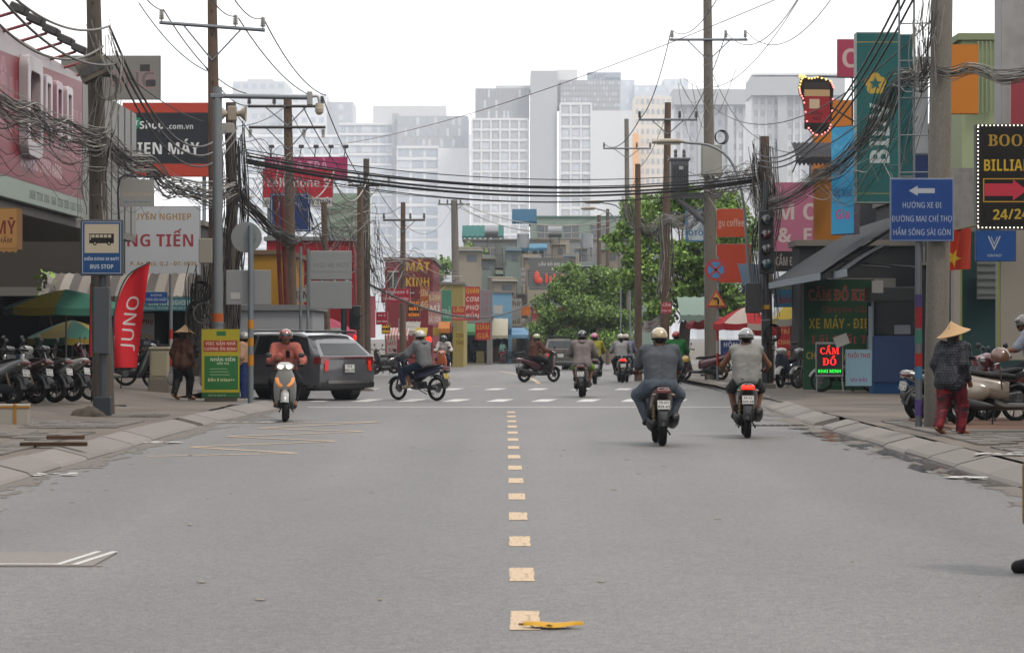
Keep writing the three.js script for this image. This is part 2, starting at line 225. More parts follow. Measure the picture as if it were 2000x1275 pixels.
tower('hazy grey apartment tower with stepped roof behind the pole with the loudspeakers', 760, [
  { r: [453, 158, 556, 430], c: HAZED_GREYS[2], floor: 1, win: [6, 14, .6, .5], dep: 30 }, { r: [480, 152, 530, 160], c: HAZED_GREYS[2], z: -3, dep: 12, n: 'roof_block' },
  { r: [556, 188, 640, 430], c: HAZED_GREYS[3], floor: 1, win: [5, 12, .55, .5], z: 8 }, { r: [628, 200, 690, 470], c: HAZED_GREYS[1], floor: 1, win: [4, 13, .55, .45], z: 3 }]);
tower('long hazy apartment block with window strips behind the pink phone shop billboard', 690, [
  { r: [462, 265, 664, 560], c: HAZED_GREYS[3], floor: 1, win: [11, 15, .62, .55], bands: 1, bc: HAZED_GREYS[4] }]);
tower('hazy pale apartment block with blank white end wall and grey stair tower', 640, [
  { r: [722, 196, 868, 245], c: HAZED_GREYS[3], z: -14, dep: 12, n: 'roof_block', floor: 1 }, { r: [662, 242, 770, 500], c: HAZED_GREYS[3], floor: 1, win: [7, 13, .68, .6], bands: 1, bc: HAZED_GREYS[4] },
  { r: [766, 222, 778, 560], c: HAZED_GREYS[1], floor: 1, z: 2, n: 'stair_tower' }, { r: [776, 228, 915, 292], c: HAZED_GREYS[1], z: 3, win: [12, 3, .5, .7], floor: 1 }, { r: [776, 290, 858, 560], c: HAZED_GREYS[4], floor: 1, z: 5, win: [3, 12, .8, .6], bands: 1, bc: HAZED_GREYS[4], dep: 12 }, { r: [856, 292, 917, 560], c: HAZED_GREYS[4], floor: 1, z: 5.5, dep: 20, n: 'end_wall' }]);
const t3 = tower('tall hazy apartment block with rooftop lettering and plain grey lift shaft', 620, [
  { r: [928, 172, 1034, 234], c: HAZED_GREYS[0], floor: 1, win: [14, 3, .55, .75], wc: HAZED_GREYS[0], dep: 14 }, { r: [968, 164, 1036, 174], c: HAZED_GREYS[3], z: -3, dep: 10, n: 'roof_block' },
  { r: [922, 234, 1032, 520], c: HAZED_GREYS[4], floor: 1, z: 2, win: [6, 14, .72, .62], bands: 1, fins: 1, bc: HAZED_GREYS[4], wc: HAZED_GREYS[1] },
  { r: [1036, 140, 1088, 480], c: HAZED_GREYS[1], floor: 1, z: 3.2, n: 'lift_shaft' }, { r: [1087, 136, 1128, 210], c: HAZED_GREYS[4], z: 1, dep: 12, n: 'roof_block' },
  { r: [1094, 158, 1211, 212], c: HAZED_GREYS[0], z: 2.5, floor: 1, dep: 16, win: [20, 5, .6, .6], wc: HAZED_GREYS[1] }, { r: [1094, 205, 1154, 520], c: HAZED_GREYS[4], floor: 1, z: 4, win: [3, 14, .74, .6], bands: 1, fins: 1, wc: HAZED_GREYS[1] }, { r: [1152, 219, 1238, 520], c: HAZED_GREYS[4], floor: 1, z: 4.5, dep: 22, n: 'end_wall' }]);
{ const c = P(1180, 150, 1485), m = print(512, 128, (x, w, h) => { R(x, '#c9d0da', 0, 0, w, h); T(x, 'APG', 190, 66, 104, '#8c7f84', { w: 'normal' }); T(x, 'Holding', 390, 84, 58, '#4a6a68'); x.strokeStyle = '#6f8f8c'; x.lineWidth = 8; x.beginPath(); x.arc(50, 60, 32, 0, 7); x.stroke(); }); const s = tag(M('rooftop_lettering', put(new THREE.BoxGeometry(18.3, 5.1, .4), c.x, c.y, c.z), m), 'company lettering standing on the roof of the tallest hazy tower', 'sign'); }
tower('broad pale block filling the skyline behind the blank white end walls', 980, [{ r: [640, 262, 1010, 480], c: HAZED_GREYS[3], floor: 1, win: [22, 9, .55, .5], dep: 10 }]); tower('broad pale block low on the skyline behind the street lamps', 1000, [{ r: [1205, 232, 1480, 480], c: HAZED_GREYS[3], floor: 1, win: [18, 10, .55, .5], dep: 10 }]);
tower('stepped pale hazy tower far behind the street lamp', 900, [{ r: [1212, 155, 1240, 420], c: HAZED_GREYS[1], floor: 1, win: [3, 16, .6, .5] }, { r: [1238, 168, 1300, 420], c: HAZED_GREYS[1], floor: 1, z: 4, win: [6, 16, .6, .5] }, { r: [1296, 154, 1345, 420], c: HAZED_GREYS[2], floor: 1, z: 2, win: [4, 15, .6, .5] }]);
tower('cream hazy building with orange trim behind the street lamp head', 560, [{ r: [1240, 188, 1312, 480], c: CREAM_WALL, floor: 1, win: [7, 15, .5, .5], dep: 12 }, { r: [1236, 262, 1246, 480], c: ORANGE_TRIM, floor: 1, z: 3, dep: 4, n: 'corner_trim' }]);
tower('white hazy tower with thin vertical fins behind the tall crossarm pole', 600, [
  { r: [1314, 176, 1470, 206], c: HAZED_GREYS[1], z: 3, n: 'parapet', dep: 16 }, { r: [1318, 204, 1468, 560], c: HAZED_GREYS[4], floor: 1, win: [11, 15, .5, .5], fins: 1, fc: HAZED_GREYS[4], wc: HAZED_GREYS[1] }, { r: [1362, 200, 1380, 560], c: HAZED_GREYS[1], floor: 1, z: 2.2, dep: 3, n: 'grey_stripe' }, { r: [1420, 200, 1432, 560], c: HAZED_GREYS[2], floor: 1, z: 2.2, dep: 3, n: 'grey_stripe' }]);
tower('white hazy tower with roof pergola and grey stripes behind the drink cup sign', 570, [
  { r: [1466, 152, 1648, 188], c: HAZED_GREYS[1], z: 3, n: 'parapet', dep: 16 }, { r: [1470, 186, 1646, 560], c: HAZED_GREYS[4], floor: 1, win: [13, 16, .52, .5], fins: 1, fc: HAZED_GREYS[4], wc: HAZED_GREYS[1] }, { r: [1518, 186, 1536, 560], c: HAZED_GREYS[1], floor: 1, z: 2.2, dep: 3, n: 'grey_stripe' }, { r: [1590, 186, 1602, 560], c: HAZED_GREYS[2], floor: 1, z: 2.2, dep: 3, n: 'grey_stripe' }, { r: [1470, 143, 1646, 147], c: HAZED_GREYS[4], z: 1, dep: 10, n: 'pergola' }]);
// ---------- street buildings ----------
const FLOORY = .14;
// building given by the picture span of its front at distance d, built down to the ground
function house(label, [x0, y0, x1], d, dep, c, o = {}) {
  const a = P(x0, y0, d), e = P(x1, y0, d), w = e.x - a.x, yb = gy(d) - .1, h = a.y - yb, cx = (a.x + e.x) / 2; const g = thing(o.name ?? 'shop_house', label, o.cat ?? 'building', [cx, yb, -d], 0, o.group);
  const dr = o.door ?? 0, dh = o.dh ?? 2.6, ow = w * dr, dp2 = Math.max(dep, 2.5);
  if (dr) { const pw = (w - ow) / 2; M('wall', merge([box(w, h - dh, dep, 0, dh + (h - dh) / 2, -dep / 2), box(pw, dh, dep, -w / 2 + pw / 2, dh / 2, -dep / 2), box(pw, dh, dep, w / 2 - pw / 2, dh / 2, -dep / 2), box(ow, dh, .12, 0, dh / 2, -dp2)]), mat(c, .9), g); M('shop_floor', box(ow, .1, dp2, 0, .16, -dp2 / 2), mat('#8a8378', .8), g); M('shutter_box', box(ow + .2, .28, .3, 0, dh + .1, .12), mat('#8a8680', .7), g);
    const gc = ['#a35a48', '#5f7f9a', '#b5a36a', '#7a8a70', '#c2beb4', '#6a5a78']; for (let k = 0; k < Math.max(3, ow * 1.2); k++) M('shop_goods', rbox(rr(.3, .7), rr(.4, 1.4), .4, .03, rr(-.45, .45) * ow, .2 + rr(.2, .7), -rr(.6, dp2 - .5)), mat(gc[k % 6], .8), g); }
  else M('wall', box(w, h, dep, 0, h / 2, -dep / 2), mat(c, .9), g);
  M('roof', box(w + .2, .16, dep + .2, 0, h + .08, -dep / 2), mat(o.roof ?? '#8a847c', .9), g);
  const [nc, nr] = o.win ?? [0, 0]; for (let j = 0; j < nr; j++) for (let i = 0; i < nc; i++) { const W = w / nc * .5, wn = M('window', box(W, 1.1, .12, -w / 2 + (i + .5) * w / nc, h - 1.2 - j * 2.6, .02), mat('#3f4950', .2, { clearcoat: 1 }), g); M('window_frame', merge([box(W + .16, .08, .18, -w / 2 + (i + .5) * w / nc, h - .62 - j * 2.6, .03), box(W + .16, .08, .2, -w / 2 + (i + .5) * w / nc, h - 1.78 - j * 2.6, .03), box(.07, 1.1, .18, -w / 2 + (i + .5) * w / nc, h - 1.2 - j * 2.6, .03)]), mat('#b5b0a5', .7), wn); }
  if (o.balcony) { const b = M('balcony', box(w, .15, 1, 0, h - 2.2, .5), mat('#8a857d', .9), g); M('railing', merge([box(w, .05, .05, 0, h - 1.2, 1), ...span(-w / 2, w / 2, .25).map(x => box(.025, .9, .025, x, h - 1.67, 1))]), mat('#6b6f6e', .6), b); }
  return g;
}
function awning(label, [x0, y0, x1, y1], d, out, c, o = {}) { // sloping canopy, high at the wall
  const a = P(x0, y0, d), e = P(x1, y1, d), w = e.x - a.x, drop = a.y - e.y, g = thing('awning', label, 'awning', [(a.x + e.x) / 2, a.y, -d], o.yaw ?? 0); const n = o.ribs ?? 14;
  const m = o.stripes ? print(256, 32, (x, W, H) => { for (let i = 0; i < 16; i++) R(x, o.stripes[i % o.stripes.length], i * 16, 0, 16, H); }) : mat(c, .8);
  M('canopy', fin(grid(n * 2, 6, (u, v) => V((u - .5) * w, -drop * v + .05 * Math.sin(v * 3.1) + .02 * Math.cos(u * n * 6.283), out * v))), m, g);
  M('valance', fin(grid(n * 2, 2, (u, v) => V((u - .5) * w, -drop - v * (.22 + .05 * Math.cos(u * n * 6.28)), out + .01))), m, g);
  for (const s of [-1, 1]) M('bracket', rod(V(s * w * .45, -drop - .1, out * .95), V(s * w * .45, -drop * .7 - .5, 0), .02), mat('#4a4a4a', .6), g); return g; }
function sideAwning(label, a, b, d0, d1, c) { const dm = (d0 + d1) / 2, A = P(a[0], a[1], dm), B = P(b[0], b[1], dm), g = thing('awning', label, 'awning', [A.x, A.y, -dm]), w = d1 - d0, dx = B.x - A.x, dy = B.y - A.y; M('canopy', fin(grid(10, 12, (u, v) => V(dx * u, dy * u + .04 * Math.sin(u * 3.1), (v - .5) * w))), mat(c, .7), g); M('edge_strip', box(.05, .16, w, dx, dy - .06, 0), mat('#8f9ba5', .6), g); for (const z of [-.45, 0, .45]) M('rafter', rod(V(0, -.06, z * w), V(dx, dy - .06, z * w), .03), mat('#3a3c40', .6), g); M('strut', rod(V(dx * .8, dy * .8, w * .45), V(0, dy * .9, w * .45), .025), mat('#3a3c40', .6), g); return g; }
// left: watch shop with the long red fascia facing the street
{ const X = -11, g = thing('watch_shop', 'shop building with long red glossy fascia above parked motorbikes', 'building', [X, 0, 0]);
  const body = M('upper_wall', box(9, 3.55, 20, -4.6, 6.3, -60), mat('#8f8d8a', .85), g); M('grey_cladding', box(9.02, 3.6, 11, -4.52, 6.25, -75.4), mat('#a3a3a0', .7), g);
  for (let i = 0; i < 8; i++) M('cladding_joint', box(.03, 3.6, .03, .005, 6.25, -70.6 - i * 1.3), mat('#6e6e6c', .8), g);
  M('soffit', box(9, .2, 30.5, -4.5, 4.4, -65.3), mat('#8d8983', .9), g); M('side_wall', box(6, 4.4, 9.6, -4.6, 2.2, -56.6), mat('#8a8b8d', .85), g);
  for (const [z, c] of [[-53, '#8a8c8e'], [-57.6, '#8e9092'], [-61.8, '#86888a']]) M('pillar', rbox(.6, 4.3, .8, .03, -1.5, 2.15, z), mat(c, .8), g);
  M('junction_box', rbox(.12, .6, .3, .02, -1.1, 2.9, -61.2), mat('#7a6a55', .7), g); M('shutter', box(.08, 3, 6, -1.6, 1.7, -57), mat('#6b6d70', .5), g);
  const s = thing('fascia_sign', 'long red and white glossy fascia sign with raised letters on the watch shop', 'sign', [X + .16, 6.55, -62.2], Math.PI / 2);
  M('panel', box(14.9, 3.1, .3, 0, 0, -.16), mat('#9a3440', .4), s);
  M('face', new THREE.PlaneGeometry(14.85, 3.05), print(1024, 210, (x, w, h) => { R(x, '#8f1c2a', 0, 0, w, h); x.fillStyle = '#c9bfc2'; x.beginPath(); x.moveTo(0, 0); x.lineTo(w, 0); x.lineTo(w, 8); x.lineTo(0, 40); x.fill(); T(x, 'ÔNG HÀ OANH', w * .62, 104, 112, '#a8505e', { stroke: '#b98c94', lw: 3 }); T(x, 'ĐỒNG HỒ CHÍNH HÃNG', w * .6, 178, 34, '#d8b8bd'); for (let i = 0; i < 60; i++) { x.strokeStyle = i % 2 ? 'rgba(110,15,25,.35)' : 'rgba(220,190,195,.25)'; x.beginPath(); x.moveTo(rr(0, w), rr(120, h)); x.lineTo(rr(0, w), rr(120, h)); x.stroke(); } }, { rough: .4 }), s);
  const ring = (w, h, t) => { const rr2 = (a, b) => { const p = new THREE.Shape(), r = Math.min(a, b) * .35; p.moveTo(-a + r, -b); p.lineTo(a - r, -b); p.quadraticCurveTo(a, -b, a, -b + r); p.lineTo(a, b - r); p.quadraticCurveTo(a, b, a - r, b); p.lineTo(-a + r, b); p.quadraticCurveTo(-a, b, -a, b - r); p.lineTo(-a, -b + r); p.quadraticCurveTo(-a, -b, -a + r, -b); return p; }; const o = rr2(w, h); o.holes.push(rr2(w - t, h - t)); return fin(new THREE.ExtrudeGeometry(o, { depth: .18, bevelSize: .02, bevelThickness: .02, bevelSegments: 2 })); };
  for (let i = 0; i < 3; i++) M('letter', ring(.42, .62, .16).translate(1.2 + i * 1.5, .35, .02), mat(i % 2 ? '#b58a94' : '#c9b5ba', .3), s);
  M('letter', ring(.95, 1.1, .3).translate(-.6, .1, .02), mat('#b7a9ab', .35), s);
  for (let i = 0; i < 7; i++) { const z = 6.6 - i * 2.0, a = M('lamp_arm', rod(V(z, 1.5, 0), V(z, 1.68, .6), .035), mat('#8f2a2c', .5), s); M('floodlight', rbox(.5, .18, .35, .04, z, 1.74, .7, .4, 0, 0), mat('#2b2422', .5), a); }
  const b = thing('brand_strip', 'pale strip of watch brand names under the red fascia', 'sign', [X + .18, 4.76, -62.2], Math.PI / 2); M('panel', box(14.9, .46, .24, 0, 0, -.13), mat('#8f9c94', .5), b);
  M('face', new THREE.PlaneGeometry(14.85, .44), print(1024, 32, (x, w, h) => { R(x, '#a9b7ac', 0, 0, w, h); 'LONGINES,TITONI,DOXA,SAGA,CITIZEN,SEIKO,CASIO,TISSOT'.split(',').forEach((t, i) => T(x, t, 520 + i * 66, 17, 19, '#3a4440', { max: 58 })); }), b);
}
{ const g = thing('shop_awning', 'faded orange printed canvas sign hanging at the edge of the grey pillars', 'awning', P(2, 447, 50)); M('canopy', box(.66, .74, .5), mat('#a5794a', .8), g); M('print', new THREE.PlaneGeometry(.64, .7).translate(0, 0, .254), print(128, 128, (x, w, h) => { R(x, '#c08f55', 0, 0, w, h); T(x, 'MỸ', 84, 60, 60, '#7d2f22', { max: 80 }); T(x, 'PHẨM', 80, 104, 22, '#5a3a28'); }), g); M('scallop', fin(grid(16, 2, (u, v) => V((u - .5) * .66, -.37 - v * (.05 + .02 * Math.cos(u * 40)), .252))), mat('#b98a52', .8), g); }
sign('old grey rooftop board with pink outlined letters', [118, 108, 312, 194], 92, 512, (x, w, h) => { R(x, '#85837d', 0, 0, w, h); T(x, 'UNG', w * .72, h * .55, h * .5, '#6e6a66', { stroke: '#b07a80', lw: 9 }); R(x, '#3a3836', w * .80, h * .2, w * .1, h * .16); R(x, '#3a3836', w * .86, h * .56, w * .1, h * .14); }, { frame: '#6f6d68', name: 'billboard', grime: 200 });
{ const g = sign('black electronics shop billboard with white lettering between red bands', [238, 200, 410, 345], 90, 512, (x, w, h) => { R(x, '#c2442f', 0, 0, w, h); R(x, '#262930', 0, h * .13, w, h * .7); x.fillStyle = '#1f8f63'; x.beginPath(); x.moveTo(w * .1, h * .2); x.lineTo(w * .2, h * .2); x.lineTo(w * .2, h * .3); x.lineTo(w * .15, h * .37); x.lineTo(w * .1, h * .35); x.fill(); T(x, 'T', w * .155, h * .27, 40, '#eee'); T(x, 'Shop', w * .33, h * .3, 62, '#e9e9e9'); T(x, '.com.vn', w * .66, h * .32, 42, '#d9d9d9'); T(x, 'ĐIỆN MÁY', w * .46, h * .62, 96, '#ececec', { max: w * .84 }); }, { frame: '#a33a29', name: 'billboard' });
  M('support', merge([-1, 1].map(s => rod(V(s * 1.2, -1.2, -.3), V(s * 1.2, -3.2, -.3), .07))), mat('#9aa6b5', .6), g); }
// shop across the side street
house('low shop with dark open front behind the red feather flag', [-60, 440, 392], 88, 10, '#56514b', { door: .86, dh: 3 });
sign('white shop sign with large red and ochre lettering above the striped awning', [243, 402, 390, 537], 86, 512, (x, w, h) => { R(x, '#c9ccd0', 0, 0, w, h); T(x, 'CHUYÊN NGHIỆP', w * .42, h * .15, 60, '#b08a4a', { max: w * 1.05 }); T(x, 'NG TIẾN', w * .47, h * .5, 118, '#a33a42', { f: 'sans-serif', max: w * .98 }); T(x, 'P. An Phú, Q.2 - ĐT: 0939.', w * .52, h * .84, 40, '#a5824a', { max: w * .92 }); }, { frame: '#9a9a98' });
awning('brown and grey striped awning under the white shop sign', [90, 534, 386, 580], 85, 1.6, '#888', { stripes: ['#8d867c', '#6a5f55', '#a39b90', '#57504a'], ribs: 20 });
sign('teal banner with white lettering under the striped awning', [258, 580, 377, 607], 83, 256, (x, w, h) => { R(x, '#3f7c86', 0, 0, w, h); T(x, 'CHUYÊN NGHIỆP', w * .6, h * .4, 30, '#c9d6d6', { max: w * .7 }); T(x, 'Thủ Đức, TP.HCM - 0909 888 771', w * .55, h * .8, 13, '#b0c0c0'); }, { th: .03, name: 'banner', cat: 'banner' });
sign('white poster with red repair words in the dark shop front', [275, 612, 300, 770], 84, 256, (x, w, h) => { R(x, '#a8a29c', 0, 0, w, h); ['PHỤ', 'TÙNG', 'RỬA', 'XE', 'DÙNG'].forEach((t, i) => T(x, t, w / 2, 25 + i * 50, 22, i % 2 ? '#a8742a' : '#8f2a28', { max: w * .9 })); }, { th: .03, name: 'poster', cat: 'poster' });
sign('dark blue tyre brand board in the dark shop front', [272, 663, 308, 676], 83.7, 128, (x, w, h) => { R(x, '#1b2436', 0, 0, w, h); T(x, 'IRC', w * .4, h / 2, 30, '#b9bfc6', { max: w * .6 }); }, { th: .03, name: 'poster', cat: 'poster' });
{ // stacked goods in the shop front
  for (let i = 0; i < 9; i++) { const p = P(222 + i * 18 + rr(-4, 4), 735 - (i % 3) * 26, 83.5), t = M('tyre_stack', merge([tor(.26, .07, 20, 0, 0, 0, Math.PI / 2, 0, 0), tor(.26, .07, 20, .03, .14, .02, Math.PI / 2, 0, 0), tor(.26, .07, 20, -.02, .28, 0, Math.PI / 2, 0, 0)]), mat(['#1c1b1b', '#262220', '#2b1d1a'][i % 3], .85)); t.position.copy(p); t.position.y = (i % 3) * .43 + .1; tag(t, ['stack of dark tyres in the open shop front', 'stack of brownish tyres in the open shop front', 'stack of reddish black tyres in the open shop front'][i % 3], 'tyres', 'tyre stacks in the shop front ' + 'abc'[i % 3]); } }
// behind: red and yellow shops further along the left
house('yellow gabled shop front beside the leaning red posts', [492, 497, 560], 98, 8, '#b98a32', { roof: '#7f6a55' });
house('red shop building behind the two blank road signs', [520, 470, 690], 108, 3, '#a3262f', { roof: '#8c8c8c', win: [7, 1] });
house('white corrugated hoarding shop behind the grey van', [455, 606, 610], 80.5, 5, '#a9abae', { roof: '#8a8c8e', name: 'hoarding', cat: 'hoarding' });
sign('white strip sign with dark lettering on the red shop', [540, 562, 606, 590], 100, 128, (x, w, h) => { R(x, '#b5b5b3', 0, 0, w, h); T(x, 'XE ĐIỆN', w / 2, h / 2, 40, '#333', { max: w * .9 }); }, { th: .1 });
const bb = sign('red phone shop billboard with white lettering and a white strip below', [512, 329, 650, 404], 112, 512, (x, w, h) => { R(x, '#b51f33', 0, 0, w, h); R(x, '#c3c3c1', 0, h * .76, w, h * .24); T(x, 'cellphone S', w * .5, h * .36, 88, '#d8c6c8', { max: w * .9 }); T(x, 'ĐIỆN THOẠI - MÁY TÍNH', w * .5, h * .88, 44, '#333', { max: w * .94 }); }, { frame: '#8f8f8c', name: 'billboard' });
M('support', merge([rod(V(-1.2, -.8, -.4), V(-1.2, -5, -.4), .08), rod(V(1.2, -.8, -.4), V(1.2, -5, -.4), .08), rod(V(-1.2, -1.2, -.4), V(1.2, -3, -.4), .04), rod(V(1.2, -1.2, -.4), V(-1.2, -3, -.4), .04)]), mat('#8c9a90', .6), bb);
const bb2 = sign('magenta billboard strip with white lettering above the red phone shop billboard', [516, 306, 678, 352], 116, 256, (x, w, h) => { R(x, '#b5326a', 0, 0, w, h); T(x, 'KẸO & TRÀ', w * .42, h * .4, 46, '#d9a5bd', { max: w * .7 }); }, { frame: '#8f3a5c', name: 'billboard' });
for (let i = 0; i < 6; i++) { const x = -1.5 + i * .62, a = M('lamp_arm', rod(V(x, .5, 0), V(x + .12, .85, .7), .02), mat('#333', .6), bb2); M('floodlight', rbox(.22, .14, .16, .03, x + .12, .88, .72), mat('#2a2c30', .5), a); }
sign('navy blue standing sign board behind the brown pole', [527, 377, 605, 452], 104, 256, (x, w, h) => { R(x, '#20386e', 0, 0, w, h); x.strokeStyle = '#aab4c6'; x.lineWidth = 5; x.strokeRect(8, 8, w - 16, h - 16); T(x, 'ĐIỆN TỬ', w / 2, h * .3, 40, '#8f9dba', { max: w * .8 }); }, { frame: '#4a5a7a' });
{ const g = thing('steel_truss', 'pale green steel lattice tower behind the red phone shop billboard', 'truss', P(675, 480, 118)), l = []; for (const x of [-.95, .95]) for (const z of [0, -1]) l.push(rod(V(x, -3, z), V(x, 2.4, z), .05)); for (let i = 0; i < 7; i++) for (const z of [0, -1]) l.push(rod(V(-.95, -3 + i * .77, z), V(.95, -2.23 + i * .77, z), .03), rod(V(-.95, -3 + i * .77, z), V(.95, -3 + i * .77, z), .03)); M('lattice', merge(l), mat('#9db59f', .6), g); M('backing_sheet', box(1.8, 5.2, .05, 0, -.3, -1.1), mat('#aebfae', .7), g); }
// far left row of shops, boards and awnings
house('maroon shop house behind the yellow lettered optician sign', [752, 508, 845], 150, 14, '#8f3a40', { win: [3, 1] });
house('cream shop house with green front wall beside the pale banners', [820, 556, 905], 168, 14, '#a8985a', { door: .5 });
house('grey shop house with open front beside the scooter riders', [868, 620, 960], 190, 12, '#7f7c76', { door: .8, dh: 3 });
house('light blue narrow shop house between the beige awnings', [950, 572, 1000], 205, 12, '#79a8c4', { door: .7, dh: 2.8 });
house('cream shop house by the folded blue tarpaulin', [985, 578, 1062], 215, 12, '#b5aa95', { door: .8, dh: 2.8, win: [2, 1] });
house('red fronted shop house behind the leafy round tree', [1040, 600, 1130], 200, 12, '#8d3a33', { door: .6 });
house('grey terraced house with roof terrace and rusty railings', [905, 470, 1045], 230, 16, '#8c8f8c', { win: [4, 2], balcony: 1 });
house('pale green house with long sloping roof behind the street lamps', [1038, 425, 1300], 240, 20, '#9db0a5', { win: [5, 2], roof: '#6f8f80' });
house('white block with balconies above the grey board', [1030, 470, 1200], 226, 10, '#a5a8a5', { win: [4, 1], balcony: 1 });
for (const [l, r, d, c] of [['teal sheet canopy on the roof terrace', [903, 440, 984, 462], 225, '#3f7a74'], ['dark blue sheet canopy tilted over the roof terrace', [1000, 408, 1048, 434], 226, '#2f5f7c'], ['sky blue sheet ledge on the roof terrace', [1018, 476, 1068, 486], 224, '#5f95b5']]) awning(l, r, d, 2.2, c, { ribs: 8 });
const brd = (label, r, d, bg, lines, o = {}) => sign(label, r, d, o.res ?? 128, (x, w, h) => { R(x, bg, 0, 0, w, h); const n = lines.length; lines.forEach(([t, c, k], i) => T(x, t, w / 2, h * (i + .5) / n, (k ?? .8) * h / n, c, { max: w * .9 })); }, lines.every(q => !q[0]) ? { ...o, plain: bg } : o);
brd('maroon optician sign with tall yellow lettering', [788, 505, 843, 566], 146, '#7a2a30', [['MẮT', '#d9b43a'], ['KÍNH', '#d9b43a']], { frame: '#6a2a2e', res: 256 });
brd('small red phone shop sign with white strip on the pole', [744, 563, 801, 591], 122, '#b3273c', [['cellphone S', '#e0c8cc', .7], ['ĐIỆN THOẠI - MÁY TÍNH', '#f0dcdc', .45]], { th: .2, res: 256 });
brd('small red phone sign hung below the other red phone sign', [734, 609, 757, 634], 119, '#b3273c', [['ne S', '#e0c8cc', .6], ['MÁY TÍNH', '#f0dcdc', .4]], { th: .2 });
brd('black board with glowing orange letters', [796, 585, 820, 621], 144, '#191512', [['ĐỒNG HỒ', '#e07a1c'], ['MẮT', '#e07a1c'], ['KÍNH', '#e07a1c']], { glow: .35 });
brd('orange and white shop banner beside the black board', [820, 560, 838, 605], 145, '#b5622f', [['SIM', '#e0c0a0'], ['4G', '#e0c0a0']]);
brd('tall pale pink banner with white lettering', [836, 570, 862, 634], 146, '#c08a86', [['BÁNH', '#e0cf9a'], ['MÌ', '#f0e6e0'], ['SÀI GÒN', '#e6d8d0']], { name: 'banner', cat: 'banner', th: .04 });
brd('green shop board with pale emblem', [862, 566, 882, 628], 147, '#4f8f72', [['✿', '#a9c9b5'], ['TRÀ', '#b5cfc0']]);
brd('red and yellow menu board low on the shop wall', [882, 598, 909, 626], 148, '#b8463a', [['LẨU', '#d9b050'], ['NƯỚNG', '#d9b8a0']]);
brd('tall red menu board with yellow heading and white panels', [908, 559, 938, 626], 149, '#b33a34', [['QUÁN', '#d9b030'], ['CƠM', '#e0cfc8'], ['PHỞ', '#e0cfc8'], ['BÚN', '#e0cfc8']]);
brd('grey board with pink vertical lettering', [938, 566, 962, 626], 160, '#8c8a8e', [['Q', '#b56a78'], ['U', '#b56a78'], ['Á', '#b56a78'], ['N', '#b56a78']]);
brd('white board with brown brush lettering above the beige awning', [990, 583, 1019, 637], 206, '#c6c2b8', [['phở', '#7a6240'], ['☕', '#7a6240'], ['quê', '#7a6240']]);
brd('small white bridal studio board on the roof terrace', [1004, 523, 1029, 558], 218, '#c3c3c3', [['Áo Cưới', '#8c4a50', .7], ['Studio', '#8c4a50', .7], ['Ánh Thi', '#8c4a50', .7]]);
brd('red hanging banner below the optician awning', [928, 630, 958, 664], 170, '#b5282a', [['GIẢM', '#d9a040'], ['GIÁ', '#d9a040']]);
brd('yellow poster leaning by the grey shop front', [889, 648, 906, 676], 166, '#b5a03c', [['CƠM', '#5a4a20'], ['TẤM', '#5a4a20']]);
brd('brown chalk board standing by the orange scooter', [875, 677, 895, 702], 172, '#6f5a40', [['BÁNH', '#b0a080'], ['CANH', '#b0a080']]);
brd('white leaning board with red words beside the shop bikes', [755, 664, 774, 702], 128, '#b0a6a2', [['MÁT', '#a33a40'], ['XA', '#a33a40'], ['♥', '#a33a40']]);
brd('small white notice on the near pole of the shop row', [778, 622, 790, 650], 127, '#a0a4a6', [['NHÀ', '#55606a'], ['TRỌ', '#55606a']]);
brd('glowing yellow optician box sign low in the shade', [745, 633, 762, 652], 126, '#1a1410', [['MẮT', '#e0a020'], ['KÍNH', '#e0a020']], { glow: .35 });
brd('red shop fascia behind the leafy round tree', [1040, 622, 1120, 640], 197, '#a8322c', [['LẨU DÊ', '#d9b0a0']]);
{ const g = sign('grey slatted board with large orange red letters', [1033, 503, 1112, 566], 205, 256, (x, w, h) => { R(x, '#6f706e', 0, 0, w, h); for (let i = 0; i < 22; i++) R(x, i % 2 ? '#62635f' : '#7b7c78', 0, i * h / 22, w, h / 44); T(x, 'LẨU BÒ ĐIỆN', w * .55, h * .2, 26, '#d0d0cc'); }, { frame: '#5a5b58' }); for (let i = 0; i < 6; i++) M('letter', i ? rbox(.2, .5 + .2 * (i % 2), .1, .04, -.5 + i * .3, -.45 + .1 * (i % 2), .08) : merge([ball(.32, .7, 1.4, .3, -.9, -.25, .08), ball(.26, .8, 1, .3, -.7, -.5, .1)]), mat('#c2452a', .5, { emissive: '#c2301a', ei: .15 }), g); }
awning('beige canvas awning over the light blue shop', [938, 622, 992, 655], 199, 2.6, '#b9b2a0', { ribs: 4 }); awning('grey beige canvas awning over the cream shop', [978, 622, 1038, 648], 208, 2.6, '#a39b8a', { ribs: 4 });
awning('red and white striped awning by the near shop row', [755, 640, 800, 655], 140, 2.2, '#b06a60', { stripes: ['#b0564e', '#c5b8b0'], ribs: 6 }); awning('pale canvas awning above the dark shop opening', [790, 628, 822, 646], 146, 2.4, '#b5b0a6', { ribs: 4 });
{ const g = thing('tarpaulin', 'crumpled blue tarpaulin hanging from the grey beige awning', 'tarpaulin', P(985, 648, 204)); M('cloth', fin(grid(18, 6, (u, v) => V((u - .5) * 1.0, .2 - v * (.5 + .12 * Math.sin(u * 13)), .12 * Math.sin(u * 21) + .06 * v))), mat('#33598c', .8), g); }
